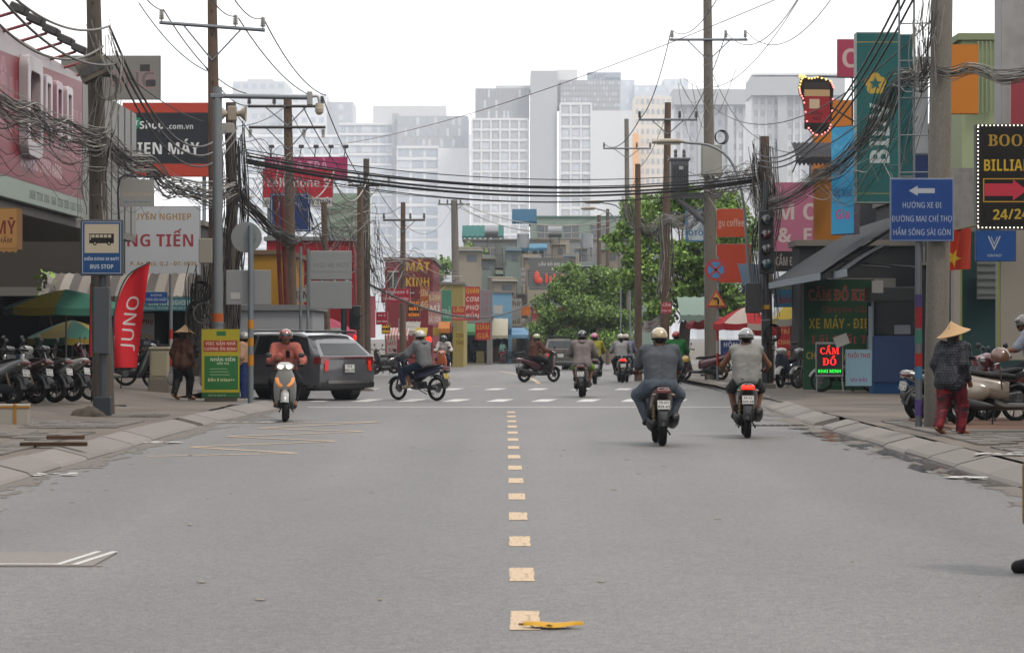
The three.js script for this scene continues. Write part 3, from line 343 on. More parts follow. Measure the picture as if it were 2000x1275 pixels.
// clutter of tin roofs, tanks and washing on the far roofs
for (let i = 0; i < 14; i++) { const px = 905 + i * 24 + rr(-8, 8), py = 476 + (i % 4) * 22 + rr(-8, 8), d = 214 + (i % 3) * 4, g = thing('rooftop_shed', ['grey', 'rust brown', 'green', 'pale', 'blue'][i % 5] + ' tin roofed shed with ' + ['tan', 'grey green', 'beige'][i % 3] + ' wall among the far rooftops', 'shed', P(px, py, d), rr(-.4, .4), 'tin roofed sheds over the far houses'), w = rr(1, 2.4), m = mat(['#8a8f90', '#7f6a5c', '#6f8f86', '#a8a49a', '#5f7f98'][i % 5], .8); M('sheet', fin(grid(24, 3, (u, v) => V((u - .5) * w, -.35 * v + .03 * Math.cos(u * 90), v * 1.4))), m, g); for (const s of [-1, 1]) M('post', rod(V(s * w * .45, -.35, 1.3), V(s * w * .45, -1.6, 1.3), .04), IRON0, g); M('wall', box(w * .95, g.position.y + .7, 1.1, 0, -(g.position.y + .7) / 2 - .05, .5), mat(['#a59c8c', '#8c9a94', '#b5a898'][i % 3], .9), g); M('window', box(w * .35, .5, .06, w * .1, -.9, 1.06), mat('#59636a', .3), g); }
for (let i = 0; i < 4; i++) { const g = thing('water_tank', i % 2 ? 'upright steel water tank on the far rooftops' : 'steel water tank lying on its side on the far rooftops', 'tank', P(960 + i * 62, 452 + (i % 2) * 18, 221), 0, 'water tanks on the far roofs'); M('drum', cyl(.5, .5, 1.1, 18, 0, 0, 0, 0, 0, i % 2 ? 0 : Math.PI / 2), mat('#a8acae', .35, { metalness: .6 }), g); M('stand', merge([-1, 1].map(s => rod(V(s * .35, -1.3, 0), V(s * .35, -.4, 0), .04))), IRON0, g); }
// ---------- right side ----------
house('dark pawn shop building behind the green lettered board', [1562, 480, 1800], 76, 2, '#3a3b3d', { door: .5, dh: 3 });
house('teal tiled shop front with cream pillars behind the leaning scooters', [1858, 420, 2010], 56, .8, '#2c4a4a', { name: 'shop_house' });
{ const g = thing('shop_pillar', 'cream pillar with lime edge beside the parked scooters', 'pillar', P(1975, 500, 53)); M('shaft', rbox(.5, 3.6, .5, .02, 0, -.2, 0), mat('#a39d92', .7), g); M('lime_edge', box(.03, 3.6, .04, -.265, -.2, .235), mat('#8fa832', .6), g); }
{ const g = thing('shop_pillar', 'narrow cream pillar at the left of the teal shop front', 'pillar', P(1868, 520, 55.5)); M('shaft', rbox(.16, 3.4, .3, .02, 0, -.1, 0), mat('#a8a196', .7), g); M('lime_edge', box(.02, 3.4, .03, .09, -.1, .14), mat('#8fa832', .6), g); }
{ const g = thing('wall_panel', 'grey upper shutter panel in the teal shop front', 'shutter', P(1940, 545, 55.8)); M('panel', box(.64, .8, .06), mat('#7d8280', .6), g); for (let i = 0; i < 5; i++) M('slat', box(.64, .02, .03, 0, -.3 + i * .15, .04), mat('#666b69', .6), g); }
sign('white rendered upper wall rising above the billiard sign', [1957, -60, 2060, 244], 50, 64, (x, w, h) => R(x, '#b0aeac', 0, 0, w, h), { frame: '#a8a6a4', name: 'upper_wall', cat: 'wall', th: .7 }); house('dark grey building filling the gap behind the thick concrete pole', [1738, 398, 1872], 82, 3, '#4c4e52', { win: [3, 1] });
{ const g = thing('red_panel', 'red gradient metal panel on the white building edge', 'panel', P(1990, 205, 49.5)); M('sheet', rbox(.28, 1.0, .12, .01), mat('#a02a35', .4), g); }
house('grey building behind the orange upright panels', [1600, 300, 1730], 92, 3, '#5f6066', {});
const corr = house('light green corrugated house behind the big concrete pole', [1880, 78, 1990], 66, 2, '#a9b58e', { roof: '#8f9c78' });
for (let i = 0; i < 6; i++) { const p = P(1912 + i * 8, 150, 65.8).sub(corr.position); const o = M('corrugation', box(.035, 1.7, .04), mat('#97a37c', .7), corr); o.position.copy(p); }
sign('dark teal vertical bank sign with gold star emblem and white letters', [1674, 62, 1756, 396], 62, 1024, (x, w, h) => { R(x, '#17605f', 0, 0, w, h); R(x, '#b59a4a', 0, h * .05, w, 5); R(x, '#b59a4a', 0, h * .95, w, 4); const cx = w * .45, cy = h * .3; x.fillStyle = '#c2a13f'; for (let i = 0; i < 5; i++) { const a = i * 1.2566 - 1.57; x.beginPath(); x.arc(cx + Math.cos(a) * 36, cy + Math.sin(a) * 36, 32, 0, 7); x.fill(); } x.fillStyle = '#17605f'; x.beginPath(); for (let i = 0; i < 10; i++) { const a = i * .6283 - 1.57, q = i % 2 ? 18 : 42; x.lineTo(cx + Math.cos(a) * q, cy + Math.sin(a) * q); } x.fill(); T(x, 'BIDV', w * .55, h * .6, 168, '#b9c4c2', { rot: -Math.PI / 2, max: 380 }); }, { frame: '#98a8a0', th: .5 });
brd('pale panel between the bank sign and the thick concrete pole', [1784, 110, 1814, 300], 63.5, '#b5b9bc', [['', '#fff']], { frame: '#a8acb0' }); brd('dark blue panel below the pale panel by the thick concrete pole', [1784, 302, 1814, 420], 63.5, '#22386a', [['', '#fff']], { frame: '#2a3a60' });
brd('dark teal return panel beside the bank sign', [1758, 66, 1784, 345], 62.6, '#17585c', [['', '#fff']], { frame: '#9aa8a6', th: .3 });
brd('pink red rooftop sign with a cream letter', [1637, 76, 1682, 150], 72, '#b03a58', [['C', '#d0b8b0', .7]], { frame: '#9a3350' });
brd('orange upright panel behind the drink cup sign', [1590, 195, 1668, 330], 90, '#cf7a20', [['', '#fff']], { frame: '#b06a1c', th: .4 }); brd('ochre orange lower upright panel by the pink cafe sign', [1588, 322, 1648, 490], 91, '#b5741c', [['', '#fff']], { frame: '#9a641c', th: .4 });
brd('orange panel behind the big concrete pole', [1855, 86, 1912, 222], 63, '#d07f22', [['', '#fff']], { frame: '#b5701c', th: .2 });
sign('pink cafe sign with white letters and ampersand', [1510, 356, 1590, 492], 88, 256, (x, w, h) => { R(x, '#c0708c', 0, 0, w, h); T(x, 'M O', w * .6, h * .42, 84, '#d6c6c0'); T(x, '&  E', w * .55, h * .76, 74, '#d6c6c0'); }, { frame: '#a8607a' });
brd('black pawn sign with pale letters under the pink cafe sign', [1512, 490, 1562, 530], 84, '#22201f', [['CẦM ĐỒ', '#a8a29a', .6]]);
sign('tilted blue lit sign with a bead of pink bulbs', [1627, 246, 1666, 458], 66, 512, (x, w, h) => { R(x, '#3f9cc8', 0, 0, w, h); for (let i = 0; i < 40; i++) { x.fillStyle = `rgba(220,240,250,${rr(.03, .15)})`; x.beginPath(); x.arc(rr(0, w), rr(0, h * .4), rr(4, 16), 0, 7); x.fill(); } T(x, 'HỒNG TRÀ NGÔ', w * .5, h * .62, 48, '#1c2f66', { max: w * .85 }); T(x, 'Gia', w * .5, h * .82, 60, '#c04a7a'); }, { yaw: -.9, frame: '#5f5560', glow: .12 });
{ const g = thing('drink_cup_sign', 'cut out drink cup sign edged with small round bulbs', 'sign', P(1592, 207, 70), .12), k = 70 / F, pts = [[-33, -35], [-28, -52], [-22, -58], [-33, -56], [-30, -60], [-12, -52], [5, -56], [30, -48], [35, -36], [31, 30], [26, 48], [8, 58], [-4, 56], [-16, 42], [-24, -10], [-31, -24]].map(([a, b]) => [a * k, -b * k]);
  M('cut_out', extr(pts, .12, .01), mat('#1d1816', .6), g); const fp = print(256, 384, (x, w, h) => { R(x, '#a3262e', 0, 0, w, h); R(x, '#3a322c', 0, 0, w, h * .16); R(x, '#c9a878', 0, h * .16, w, h * .14); R(x, '#d6bda0', w * .2, h * .36, w * .4, h * .2); T(x, 'HỒNG', w * .5, h * .66, 40, '#2a1a18'); T(x, 'NGỰ', w * .5, h * .76, 40, '#2a1a18'); R(x, '#231815', 0, h * .86, w, h * .14); });
  M('cup_print', put(new THREE.PlaneGeometry(.66, 1.2), .03, 0, .135), fp, g); for (let i = 0; i < 46; i++) { const t = i / 46 * 16, a = pts[Math.floor(t) % 16], b = pts[(Math.floor(t) + 1) % 16], f = t % 1; M('bulb', ball(.024, 1, 1, .7, a[0] + (b[0] - a[0]) * f, a[1] + (b[1] - a[1]) * f, .14), mat('#ffdf8a', .3, { emissive: ['#ffc060', '#ff7080'][i > 20 ? 1 : 0], ei: 1.2 }), g); }
  M('bracket', merge([rod(V(.1, .75, 0), V(1.2, .75, -.2), .02), rod(V(1.0, .75, -.1), V(1.0, -.9, -.1), .02), rod(V(.4, 0, 0), V(1.1, -.4, -.1), .02)]), mat('#33333a', .6), g); }
const bl = sign('black billiard hall sign with gold letters, red arrow and white edge bulbs', [1908, 242, 2008, 448], 47, 512, (x, w, h) => { R(x, '#14120f', 0, 0, w, h); x.strokeStyle = '#b08a2a'; T(x, 'BOOM', w * .72, h * .15, 78, '#a8852e', { f: 'serif' }); T(x, 'BILLIARDS', w * .75, h * .39, 78, '#c2a02c', { max: w * 1.35, sx: .8 }); x.lineWidth = 6; x.strokeRect(w * .14, h * .52, w * 1, h * .22); R(x, '#b83244', w * .16, h * .565, w * .6, h * .12); x.fillStyle = '#b83244'; x.beginPath(); x.moveTo(w * .72, h * .525); x.lineTo(w, h * .63); x.lineTo(w * .72, h * .73); x.fill(); T(x, '24/24', w * .68, h * .86, 70, '#b89a30', { rot: -.03 }); }, { frame: '#6a6a6c', th: .25, glow: .1 });
{ const k = 47 / F; for (let i = 0; i < 26; i++) M('bulb', ball(.012, 1, 1, .7, -.405, .84 - i * .067, .012), mat('#fff', .3, { emissive: '#fff2d8', ei: 1.5 }), bl); for (let i = 0; i < 12; i++) M('bulb', ball(.012, 1, 1, .7, -.40 + i * .067, .872, .012), mat('#fff', .3, { emissive: '#fff2d8', ei: 1.5 }), bl); for (let i = 0; i < 12; i++) M('bulb', ball(.012, 1, 1, .7, -.40 + i * .067, -.865, .012), mat('#fff', .3, { emissive: '#fff2d8', ei: 1.5 }), bl); }
sign('blue car dealer sign with silver V emblem', [1908, 450, 1986, 510], 52, 256, (x, w, h) => { R(x, '#20549c', 0, 0, w, h); x.strokeStyle = '#c3c8cc'; x.lineWidth = 9; x.beginPath(); x.moveTo(w * .3, h * .18); x.lineTo(w * .45, h * .6); x.lineTo(w * .6, h * .18); x.stroke(); x.lineWidth = 5; x.beginPath(); x.moveTo(w * .37, h * .2); x.lineTo(w * .45, h * .44); x.lineTo(w * .53, h * .2); x.stroke(); T(x, 'VINFAST', w * .46, h * .82, 24, '#b5bcc6', { max: w * .6 }); }, { frame: '#1c3f70' });
sign('green pawn shop board with red and yellow lettering', [1570, 545, 1708, 772], 72.6, 512, (x, w, h) => { R(x, '#1c4f34', 0, 0, w, h); T(x, 'CẦM ĐỒ KHAI', w * .56, h * .13, 68, '#a83a34', { f: 'serif', max: w * 1.0, stroke: '#d0b0a8', lw: 2 }); T(x, 'Chuyên Cầm', w * .62, h * .26, 36, '#8c3a34', { f: 'serif' }); T(x, 'XE MÁY - ĐIỆN', w * .56, h * .38, 62, '#b59a30', { max: w * .98 }); T(x, 'Lãi Suất Thấp', w * .66, h * .52, 50, '#a8403a', { f: 'serif' }); T(x, 'CHUYÊN VÀO TẬN', w * .5, h * .66, 44, '#b59a30', { max: w * .95 }); }, { frame: '#31513f', th: .1 });
{ // dark blue awnings over the pawn shop
  sideAwning('dark navy awning sloping down towards the road over the pawn shop', [1738, 425], [1548, 545], 62, 74, '#0f161f'); sideAwning('lower dark awning with a pale edge strip below the navy awning', [1725, 478], [1640, 530], 60, 62.5, '#141a22'); sign('light grey rendered fascia behind the billiard sign', [1852, 328, 1915, 452], 54, 64, (x, w, h) => R(x, '#9a9894', 0, 0, w, h), { frame: '#8f8d88', name: 'fascia', cat: 'fascia' }); awning('small dark sheet canopy by the orange panels', [1545, 278, 1625, 312], 80, 1.4, '#34343a', { ribs: 10 }); awning('green edged white awning behind the triangle sign', [1322, 580, 1392, 616], 104, 2, '#8fa59a', { ribs: 4 }); awning('dark blue awning behind the round no stopping sign', [1440, 515, 1500, 560], 86, 2, '#33475a', { ribs: 4 }); }
{ const d = 68, g = thing('ticket_booth', 'blue glazed kiosk booth beside the green pawn board', 'booth', [P(1748, 600, d).x, .14, -d]);
  M('lower_wall', rbox(1.12, 1.15, 1, .02, 0, .85, -.5), mat('#1d4d8c', .55), g); M('base', box(1.0, .3, .9, 0, .15, -.5), mat('#2e6aa8', .6), g); M('roof', rbox(1.2, .35, 1.1, .03, 0, 2.45, -.5), mat('#5d5f60', .6), g); for (const x of [-.54, .54]) M('corner_post', box(.05, .9, .06, x, 1.86, -.02), mat('#8a9096', .5), g);
  M('window', box(1.02, .82, .02, 0, 1.86, -.06), mat('#20303a', .1, { clearcoat: 1 }), g); M('back_wall', box(1.1, 2.2, .05, 0, 1.3, -1), mat('#1d3550', .7), g); M('notice', box(.4, .22, .01, .2, 1.58, -.04), mat('#b0b8c0', .7), g); M('price_strip', box(.09, 1.3, .03, -.6, 1.5, .03), mat('#a9bcc4', .6), g); }
{ const d = 66.5, g = thing('led_sign', 'standing black lightbox with glowing red and green pawn shop lettering', 'sign', P(1621, 702, d)); const w = .66, h = .84; M('panel', rbox(w, h, .1, .02, 0, 0, -.055), mat('#8a8a86', .5), g); M('face', new THREE.PlaneGeometry(w - .05, h - .05), print(192, 240, (x, a, b) => { R(x, '#100e0e', 0, 0, a, b); T(x, 'CẦM', a / 2, 58, 64, '#ff2a20', { f: 'serif', max: 150 }); T(x, 'ĐỒ', a / 2, 136, 70, '#ff2a20', { f: 'serif' }); T(x, 'KHAI MINH', a / 2, 205, 34, '#22e040', { max: 176 }); for (let i = 0; i < 24; i++) { R(x, '#bbb', i * 8, 2, 3, 3); R(x, '#bbb', i * 8, b - 5, 3, 3); } }, { glow: .9 }), g); for (const s of [-1, 1]) M('leg', rod(V(s * .3, -.4, -.05), V(s * .32, -.78, .05), .018), mat('#777', .5), g); M('tilted_card', box(.34, .26, .01, .28, .46, .05, 0, 0, .35), mat('#b0aeaa', .7), g); }
brd('framed poster with pale blue picture and red words', [1652, 682, 1704, 754], 67, '#8fb6c8', [['TUỔI THƠ', '#a8323c', .5], ['', '#fff'], ['ƯU ĐÃI', '#a04a86', .4]], { res: 256, frame: '#6a5a4a', name: 'poster', cat: 'poster', th: .06 });
brd('orange sign with cream lettering on the roadside', [1400, 407, 1458, 463], 95, '#d0562c', [['gu coffee', '#d9b8a8', .35]], { res: 256 }); brd('large plain orange board below the lettered orange sign', [1400, 476, 1466, 552], 94, '#cc4a2c', [['', '#fff']]);
brd('blue and white standing sign behind the transformer brace', [1342, 410, 1377, 470], 112, '#c0c8cc', [['P', '#2a6a9c', .7], ['ÔTÔ', '#2a6a9c', .5]], { frame: '#2a78a8', rim: '#2a78a8' }); brd('green oval milk brand sign on the pole', [1252, 447, 1288, 481], 118, '#1c6a4a', [['XTRA', '#c6d6c8', .5]]);
brd('small red notice on the brown pole', [1292, 590, 1313, 612], 98, '#b53a44', [['CẤM', '#e0d0d0', .7], ['ĐẬU XE', '#e0d0d0', .5]]); brd('blue board with white words beneath the red umbrella', [1408, 664, 1446, 700], 92, '#27407c', [['HÔN', '#c9ccd6', .7], ['0908', '#b04048', .6]]);
brd('red price banner hanging by the umbrella', [1518, 636, 1552, 700], 86, '#b02a30', [['TRÀ', '#d0a060', .6], ['CHANH', '#d0a060', .6], ['TẮC', '#d0a060', .6]], { name: 'banner', cat: 'banner', th: .03 });
{ const g = thing('cloth_banner', 'white printed cloth banner hanging slack by the roots of the tree', 'banner', P(1274, 640, 115)); M('cloth', fin(grid(12, 6, (u, v) => V((u - .5) * .72, .3 - v * .5 + u * .3 - .12 * Math.sin(u * 3.1), .05 * Math.sin(u * 9)))), print(128, 96, (x, w, h) => { R(x, '#b8b4ae', 0, 0, w, h); T(x, 'NHÀ TRỌ', w / 2, 34, 26, '#8c5a48'); T(x, '0903', w / 2, 66, 26, '#8c4a40'); }), g); }
brd('small grey bus stop plate on the far pavement', [1255, 612, 1268, 645], 117, '#7f95a0', [['BUS', '#1c3f80', .5], ['', '#fff']], {});

// rest of the street; unseen near rows added to block side sky light
[['unseen plain grey shop row added before the watch shop to block side light', -17.5, 3, 46, 9, 8, '#8f8c88'], ['unseen plain beige shop row added before the billiard sign to block side light', 17, 3, 44, 10, 9, '#a39c92'], ['plain grey back building behind the pawn shop and booth', 17.5, 66, 112, 9, 8, '#85837f'], ['plain brown back building behind the low tyre shop', -22, 90, 140, 8, 7, '#8a7f74']].forEach(([l, x, d0, d1, w, h, c]) => { const g = thing('added_shop_row', l, 'building', [x, -.1, -(d0 + d1) / 2]); M('wall', box(w, h, d1 - d0, 0, h / 2, 0), mat(c, .9), g); M('roof', box(w + .3, .2, d1 - d0 + .3, 0, h + .1, 0), mat('#8a847c', .9), g); });
{ const g = thing('back_wall', 'unseen grey rear wall added to keep side light out of the watch shop bay', 'wall', [-20.2, 0, -70]); M('panel', box(.3, 8, 34, 0, 4, 0), mat('#8f8c88', .9), g); M('coping', box(.4, .15, 34, 0, 8.08, 0), mat('#85827e', .9), g); }  // out of view, added to stop light leaking in under the soffit
// more awnings along the far shops
[['faded red awning low on the far shops', 884, 640, 908, 654, '#b0483c'], ['green awning low on the far shops', 910, 632, 934, 648, '#4f8a5c'], ['blue white awning low on the far shops', 1000, 640, 1032, 654, '#6f98b8'], ['orange awning low on the far shops', 858, 628, 880, 642, '#c27a34'], ['yellow awning low by the maroon shop', 812, 640, 836, 654, '#b8a044']].forEach(([l, a, b, c, e, col]) => awning(l, [a, b, c, e], a < 870 ? 143 : 186, 2.2, col, { ribs: 5 }));
[['small red box sign on the far shops', 868, 632, 882, 650, '#b03a34'], ['small white box sign on the far shops', 964, 596, 982, 612, '#c0bfba'], ['small blue box sign on the far shops', 940, 606, 962, 620, '#3f6aa0'], ['small orange box sign on the far shops', 1018, 598, 1036, 616, '#c8702c'], ['small green box sign on the far shops', 896, 632, 912, 642, '#3f7a50'], ['small yellow box sign on the far shops', 846, 640, 860, 656, '#c2a43c']].forEach(([l, a, b, c, e, col]) => brd(l, [a, b, c, e], a < 890 ? 142 : 184, col, [['', '']], { th: .25 }));
// ---------- poles ----------
const concT = asphaltTex(256, 1.3, 190, 40, .02);
const poleM = c => new THREE.MeshPhysicalMaterial({ map: concT, bumpMap: concT, bumpScale: .003, color: new THREE.Color(c).multiplyScalar(ALB), roughness: .9 });
const PC = { g: poleM('#a39b90'), b: poleM('#8a6f5a'), d: poleM('#766a5e'), l: poleM('#b5afa4') }, STEEL = mat('#8b9297', .5, { metalness: .4 }), IRON = mat('#55504c', .6), PORC = mat('#a39d94', .3, { clearcoat: .6 });
function pole(label, pxTop, pyTop, pxBase, d, r0, r1, m, o = {}) { // tapered concrete pole
  const t = P(pxTop, pyTop, d), b = P(pxBase, 0, d); b.y = gy(d) + (o.y ?? .1); const g = thing('utility_pole', label, 'pole', b, 0); const top = t.sub(b);
  M('shaft', rod(V(0, -.2, 0), top, r0, r1, 14), m, g); g.userData.top = top.toArray();
  for (let i = 0; i < (o.holes ?? 12); i++) { const f = .3 + .68 * i / 12, p = top.clone().multiplyScalar(f); M('step_hole', box(.03, .05, .012, p.x, p.y, p.z + r0 + (r1 - r0) * f + .001), mat('#3c342c', .9), g); }
  for (const a of o.arms ?? []) { // crossarm {y(px), x0,x1(px), ins, brace}
    const L = P(a.x0, a.y, d).sub(b), Rr = P(a.x1, a.y1 ?? a.y, d).sub(b); L.z = Rr.z = .16; const bm = M('crossarm', rod(L, Rr, .045, .045, 4), a.m ?? IRON, g); const mid = top.clone().multiplyScalar((L.y - .45) / top.y); mid.z = .14;
    if (a.brace !== 0) for (const s of [.22, .78]) M('brace', rod(L.clone().lerp(Rr, s), V(mid.x, L.y - (a.brace ?? .55), .14), .02, .02, 4), STEEL, bm);
    for (const s of a.ins ?? [.03, .75, .97]) { const p = L.clone().lerp(Rr, s); const dn = a.down ? -1 : 1; M('insulator', merge([rod(p, p.clone().add(V(0, .32 * dn, 0)), .018), ...[0, 1, 2, 3].map(i => cyl(.07 - i * .006, .055, .045, 10, p.x, p.y + (.1 + i * .06) * dn, p.z))]), a.dark ? IRON : PORC, bm); } }
  return g;
}
pole('tall concrete pole standing just behind the bus stop sign', 180, -60, 203, 50, .2, .125, PC.d, { arms: [] });
pole('very tall brown pole with wide crossarm behind the grey lamp post', 413, -40, 424, 66, .19, .11, PC.b, { arms: [{ y: 45, y1: 60, x0: 312, x1: 518, m: STEEL, brace: .9, ins: [.02, .72, .98] }] });
pole('cable wrapped brown pole next to the grey lamp post', 450, 200, 455, 69, .17, .13, PC.d);
pole('brown pole with two crossarms before the phone shop billboards', 561, 192, 572, 86, .19, .13, PC.b, { arms: [{ y: 208, x0: 484, x1: 632, dark: 1, ins: [.02, .35, .98], brace: .6 }, { y: 249, x0: 486, x1: 636, down: 1, ins: [.02, .72, .97], brace: .7 }] });
pole('brown pole of a close pair beside the red shop', 703, 365, 705, 98, .15, .11, PC.b); pole('grey brown pole of a close pair carrying a crossarm', 715, 310, 716, 100, .16, .11, PC.d, { arms: [{ y: 362, x0: 680, x1: 762, ins: [.03, .97] }] });
pole('short brown pole behind the blank road signs', 632, 395, 640, 94, .13, .1, PC.b);
pole('brown pole with crossarm over the phone shop sign', 787, 395, 786, 125, .16, .11, PC.b, { arms: [{ y: 430, x0: 748, x1: 830, dark: 1, ins: [.02, .65, .98] }] });
pole('thick twin pole with drooping cable loops in front of the hazy towers', 887, 390, 893, 180, .3, .22, PC.g, { arms: [{ y: 399, x0: 855, x1: 918, dark: 1, ins: [.05, .3, .7] }], holes: 0 });
pole('thin brown pole standing in front of the tree', 1246, 320, 1247, 100, .15, .1, PC.b); pole('slim pale pole rising behind the trees', 1224, 232, 1228, 150, .17, .12, PC.l, { arms: [{ y: 290, x0: 1178, x1: 1272, m: STEEL, dark: 1, ins: [.02, .7, .98] }], holes: 0 });
pole('brown pole behind the grey transformer', 1305, 200, 1297, 103, .19, .12, PC.b, { arms: [{ y: 234, x0: 1247, x1: 1362, m: STEEL, dark: 1, ins: [.02, .7, .98] }] });
pole('tall pale pole carrying the transformer bracket', 1382, -40, 1390, 92, .23, .14, PC.g, { arms: [{ y: 78, x0: 1308, x1: 1460, m: STEEL, brace: .7, ins: [.03, .72, .97] }] });
pole('short brown pole wrapped in black cable coils', 1494, 266, 1500, 78, .17, .13, PC.b); pole('thick round concrete pole beside the blue direction sign', 1842, -60, 1828, 43.2, .19, .165, PC.l, { holes: 0 });
pole('small far pole beside the tree crown', 1170, 420, 1170, 170, .15, .12, PC.b, { holes: 0 }); pole('small far pole beneath the lamps', 1187, 408, 1187, 190, .15, .12, PC.b, { holes: 0 });
// steel sign and lamp posts
function post(name, label, cat, px, pyTop, d, r, c, o = {}) { const t = P(px, pyTop, d), y0 = gy(d) + (o.y ?? .12), g = thing(name, label, cat, [t.x, y0, -d]); M('post', rod(V(0, -.1, 0), V(0, t.y - y0, 0), r, o.r1 ?? r, 12), mat(c, .5, { metalness: .3 }), g); for (const [a, b, cc] of o.bands ?? []) { const A = P(px, a, d).y - y0, B = P(px, b, d).y - y0; M('band', cyl(r + .004, r + .004, A - B, 14, 0, (A + B) / 2, 0), mat(cc, .6), g); } g.userData.y0 = y0; return g; }
const L_ = (g, px, py, d) => P(px, py, d).sub(g.position);
{ const d = 49, g = post('bus_stop', 'blue bus stop sign with bus picture on a dark post', 'bus stop', 200, 430, d, .075, '#4a4f55', { y: .14 }); const c = L_(g, 200, 484, d); M('panel', rbox(.76, .99, .09, .02, c.x, c.y, .1), mat('#3c444c', .5), g);
  M('face', new THREE.PlaneGeometry(.7, .93).translate(c.x, c.y, .15), print(384, 512, (x, w, h) => { R(x, '#1f5088', 0, 0, w, h); x.strokeStyle = '#c0c6cc'; x.lineWidth = 6; x.strokeRect(7, 7, w - 14, h - 14); R(x, '#d0c4ac', 26, 26, w - 52, h * .55); R(x, '#1c1a19', 70, 120, 240, 78); R(x, '#1c1a19', 70, 190, 240, 24); for (let i = 0; i < 5; i++) R(x, '#d0c4ac', 92 + i * 40, 130, 32, 28); R(x, '#d0c4ac', 76, 130, 10, 50); for (const a of [125, 262]) { x.fillStyle = '#1c1a19'; x.beginPath(); x.arc(a, 214, 20, 0, 7); x.fill(); x.fillStyle = '#d0c4ac'; x.beginPath(); x.arc(a, 214, 9, 0, 7); x.fill(); } T(x, 'ĐIỂM DỪNG XE BUÝT', w / 2, 366, 40, '#d3dae0', { max: w * .88 }); T(x, 'BUS STOP', w / 2, 440, 56, '#d3dae0', { max: w * .6 }); }), g);
  const e = L_(g, 199, 626, d); M('cabinet', rbox(.28, 1.18, .16, .015, e.x, e.y, .06), mat('#3f464d', .5), g); M('foot_plate', rbox(.3, .35, .26, .02, 0, .18, 0), mat('#3a4046', .6), g); }
{ const d = 43, g = post('direction_sign', 'blue road direction sign with white arrow on a stickered post', 'road sign', 1795, 350, d, .055, '#6f757a', { y: .14, bands: [[575, 600, '#4a3f70'], [600, 640, '#8f2a30'], [645, 670, '#3f7a6a'], [690, 715, '#a82a28'], [716, 740, '#4a7aa0'], [780, 812, '#5a4a86']] }); const c = L_(g, 1800, 410, d); M('panel', rbox(1.0, .985, .03, .015, c.x, c.y, .075), mat('#8f9498', .5), g);
  M('face', new THREE.PlaneGeometry(.985, .97).translate(c.x, c.y, .094), print(512, 512, (x, w, h) => { R(x, '#1d4a94', 0, 0, w, h); x.strokeStyle = '#aab8cc'; x.lineWidth = 5; x.strokeRect(5, 5, w - 10, h - 10); x.fillStyle = '#c3c9d0'; x.beginPath(); x.moveTo(150, 100); x.lineTo(222, 58); x.lineTo(222, 80); x.lineTo(360, 80); x.lineTo(360, 120); x.lineTo(222, 120); x.lineTo(222, 142); x.fill(); T(x, 'HƯỚNG XE ĐI', w / 2, 218, 62, '#c3c9d0', { max: 320, w: 'normal' }); T(x, 'ĐƯỜNG MAI CHÍ THỌ', w / 2, 330, 66, '#c3c9d0', { max: 490, w: 'normal' }); T(x, 'HẦM SÔNG SÀI GÒN', w / 2, 440, 66, '#c3c9d0', { max: 470, w: 'normal' }); }), g); }
{ const d = 88, g = post('traffic_sign', 'round no stopping sign above a yellow left bend triangle on striped post', 'road sign', 1402, 500, d, .04, '#8b9297', { bands: [[640, 665, '#c23a28'], [665, 690, '#c0c0bc'], [690, 715, '#c23a28']] }); const a = L_(g, 1398, 527, d), b = L_(g, 1399, 582, d);
  M('round_panel', cyl(.35, .35, .03, 32, a.x, a.y, .06, Math.PI / 2, 0, 0), mat('#b03028', .5), g); const D = M('blue_disc', cyl(.26, .26, .034, 32, a.x, a.y, .062, Math.PI / 2, 0, 0), mat('#3a86c0', .5), g); for (const s of [-1, 1]) M('cross_bar', box(.6, .07, .006, a.x, a.y, .083, 0, 0, s * Math.PI / 4), mat('#b03028', .5), D);
  const tri = (r, z, c, n) => M(n, put(cyl(r, r, .02, 3), b.x, b.y - .05, z, Math.PI / 2, Math.PI, 0).rotateX(0), mat(c, .5), g); const tg = (r, z) => extr([[0, r], [r * .88, -r * .5], [-r * .88, -r * .5]], .015, .01, b.x, b.y - .1, z); M('triangle_rim', tg(.38, .05), mat('#b03028', .5), g); M('triangle_panel', tg(.27, .062), mat('#d69a28', .5), g);
  M('bend_arrow', tube([V(b.x + .06, b.y - .2, .1), V(b.x + .06, b.y - .06, .1), V(b.x + .02, b.y - .01, .1), V(b.x - .1, b.y - .01, .1)], .028, 12), mat('#1a1714', .6), g); }
{ const d = 59, g = post('sign_back', 'grey back of a round road sign on an orange banded post', 'road sign', 489, 440, d, .06, '#7f8a90', { bands: [[625, 642, '#d08a22'], [660, 676, '#d08a22'], [693, 714, '#d08a22']] }); const a = L_(g, 480, 463, d); M('disc', cyl(.33, .33, .025, 32, a.x, a.y, -.08, Math.PI / 2, 0, 0), mat('#8f9292', .5, { metalness: .3 }), g); M('clamp', box(.2, .08, .06, 0, a.y, -.05), STEEL, g); const b = L_(g, 484, 561, d); M('plate_back', rbox(.96, .74, .025, .01, b.x, b.y, -.1), mat('#9a9c9c', .5, { metalness: .3 }), g); M('sticker', box(.2, .14, .006, b.x - .28, b.y - .18, -.08), mat('#c3c3c0', .7), g); }
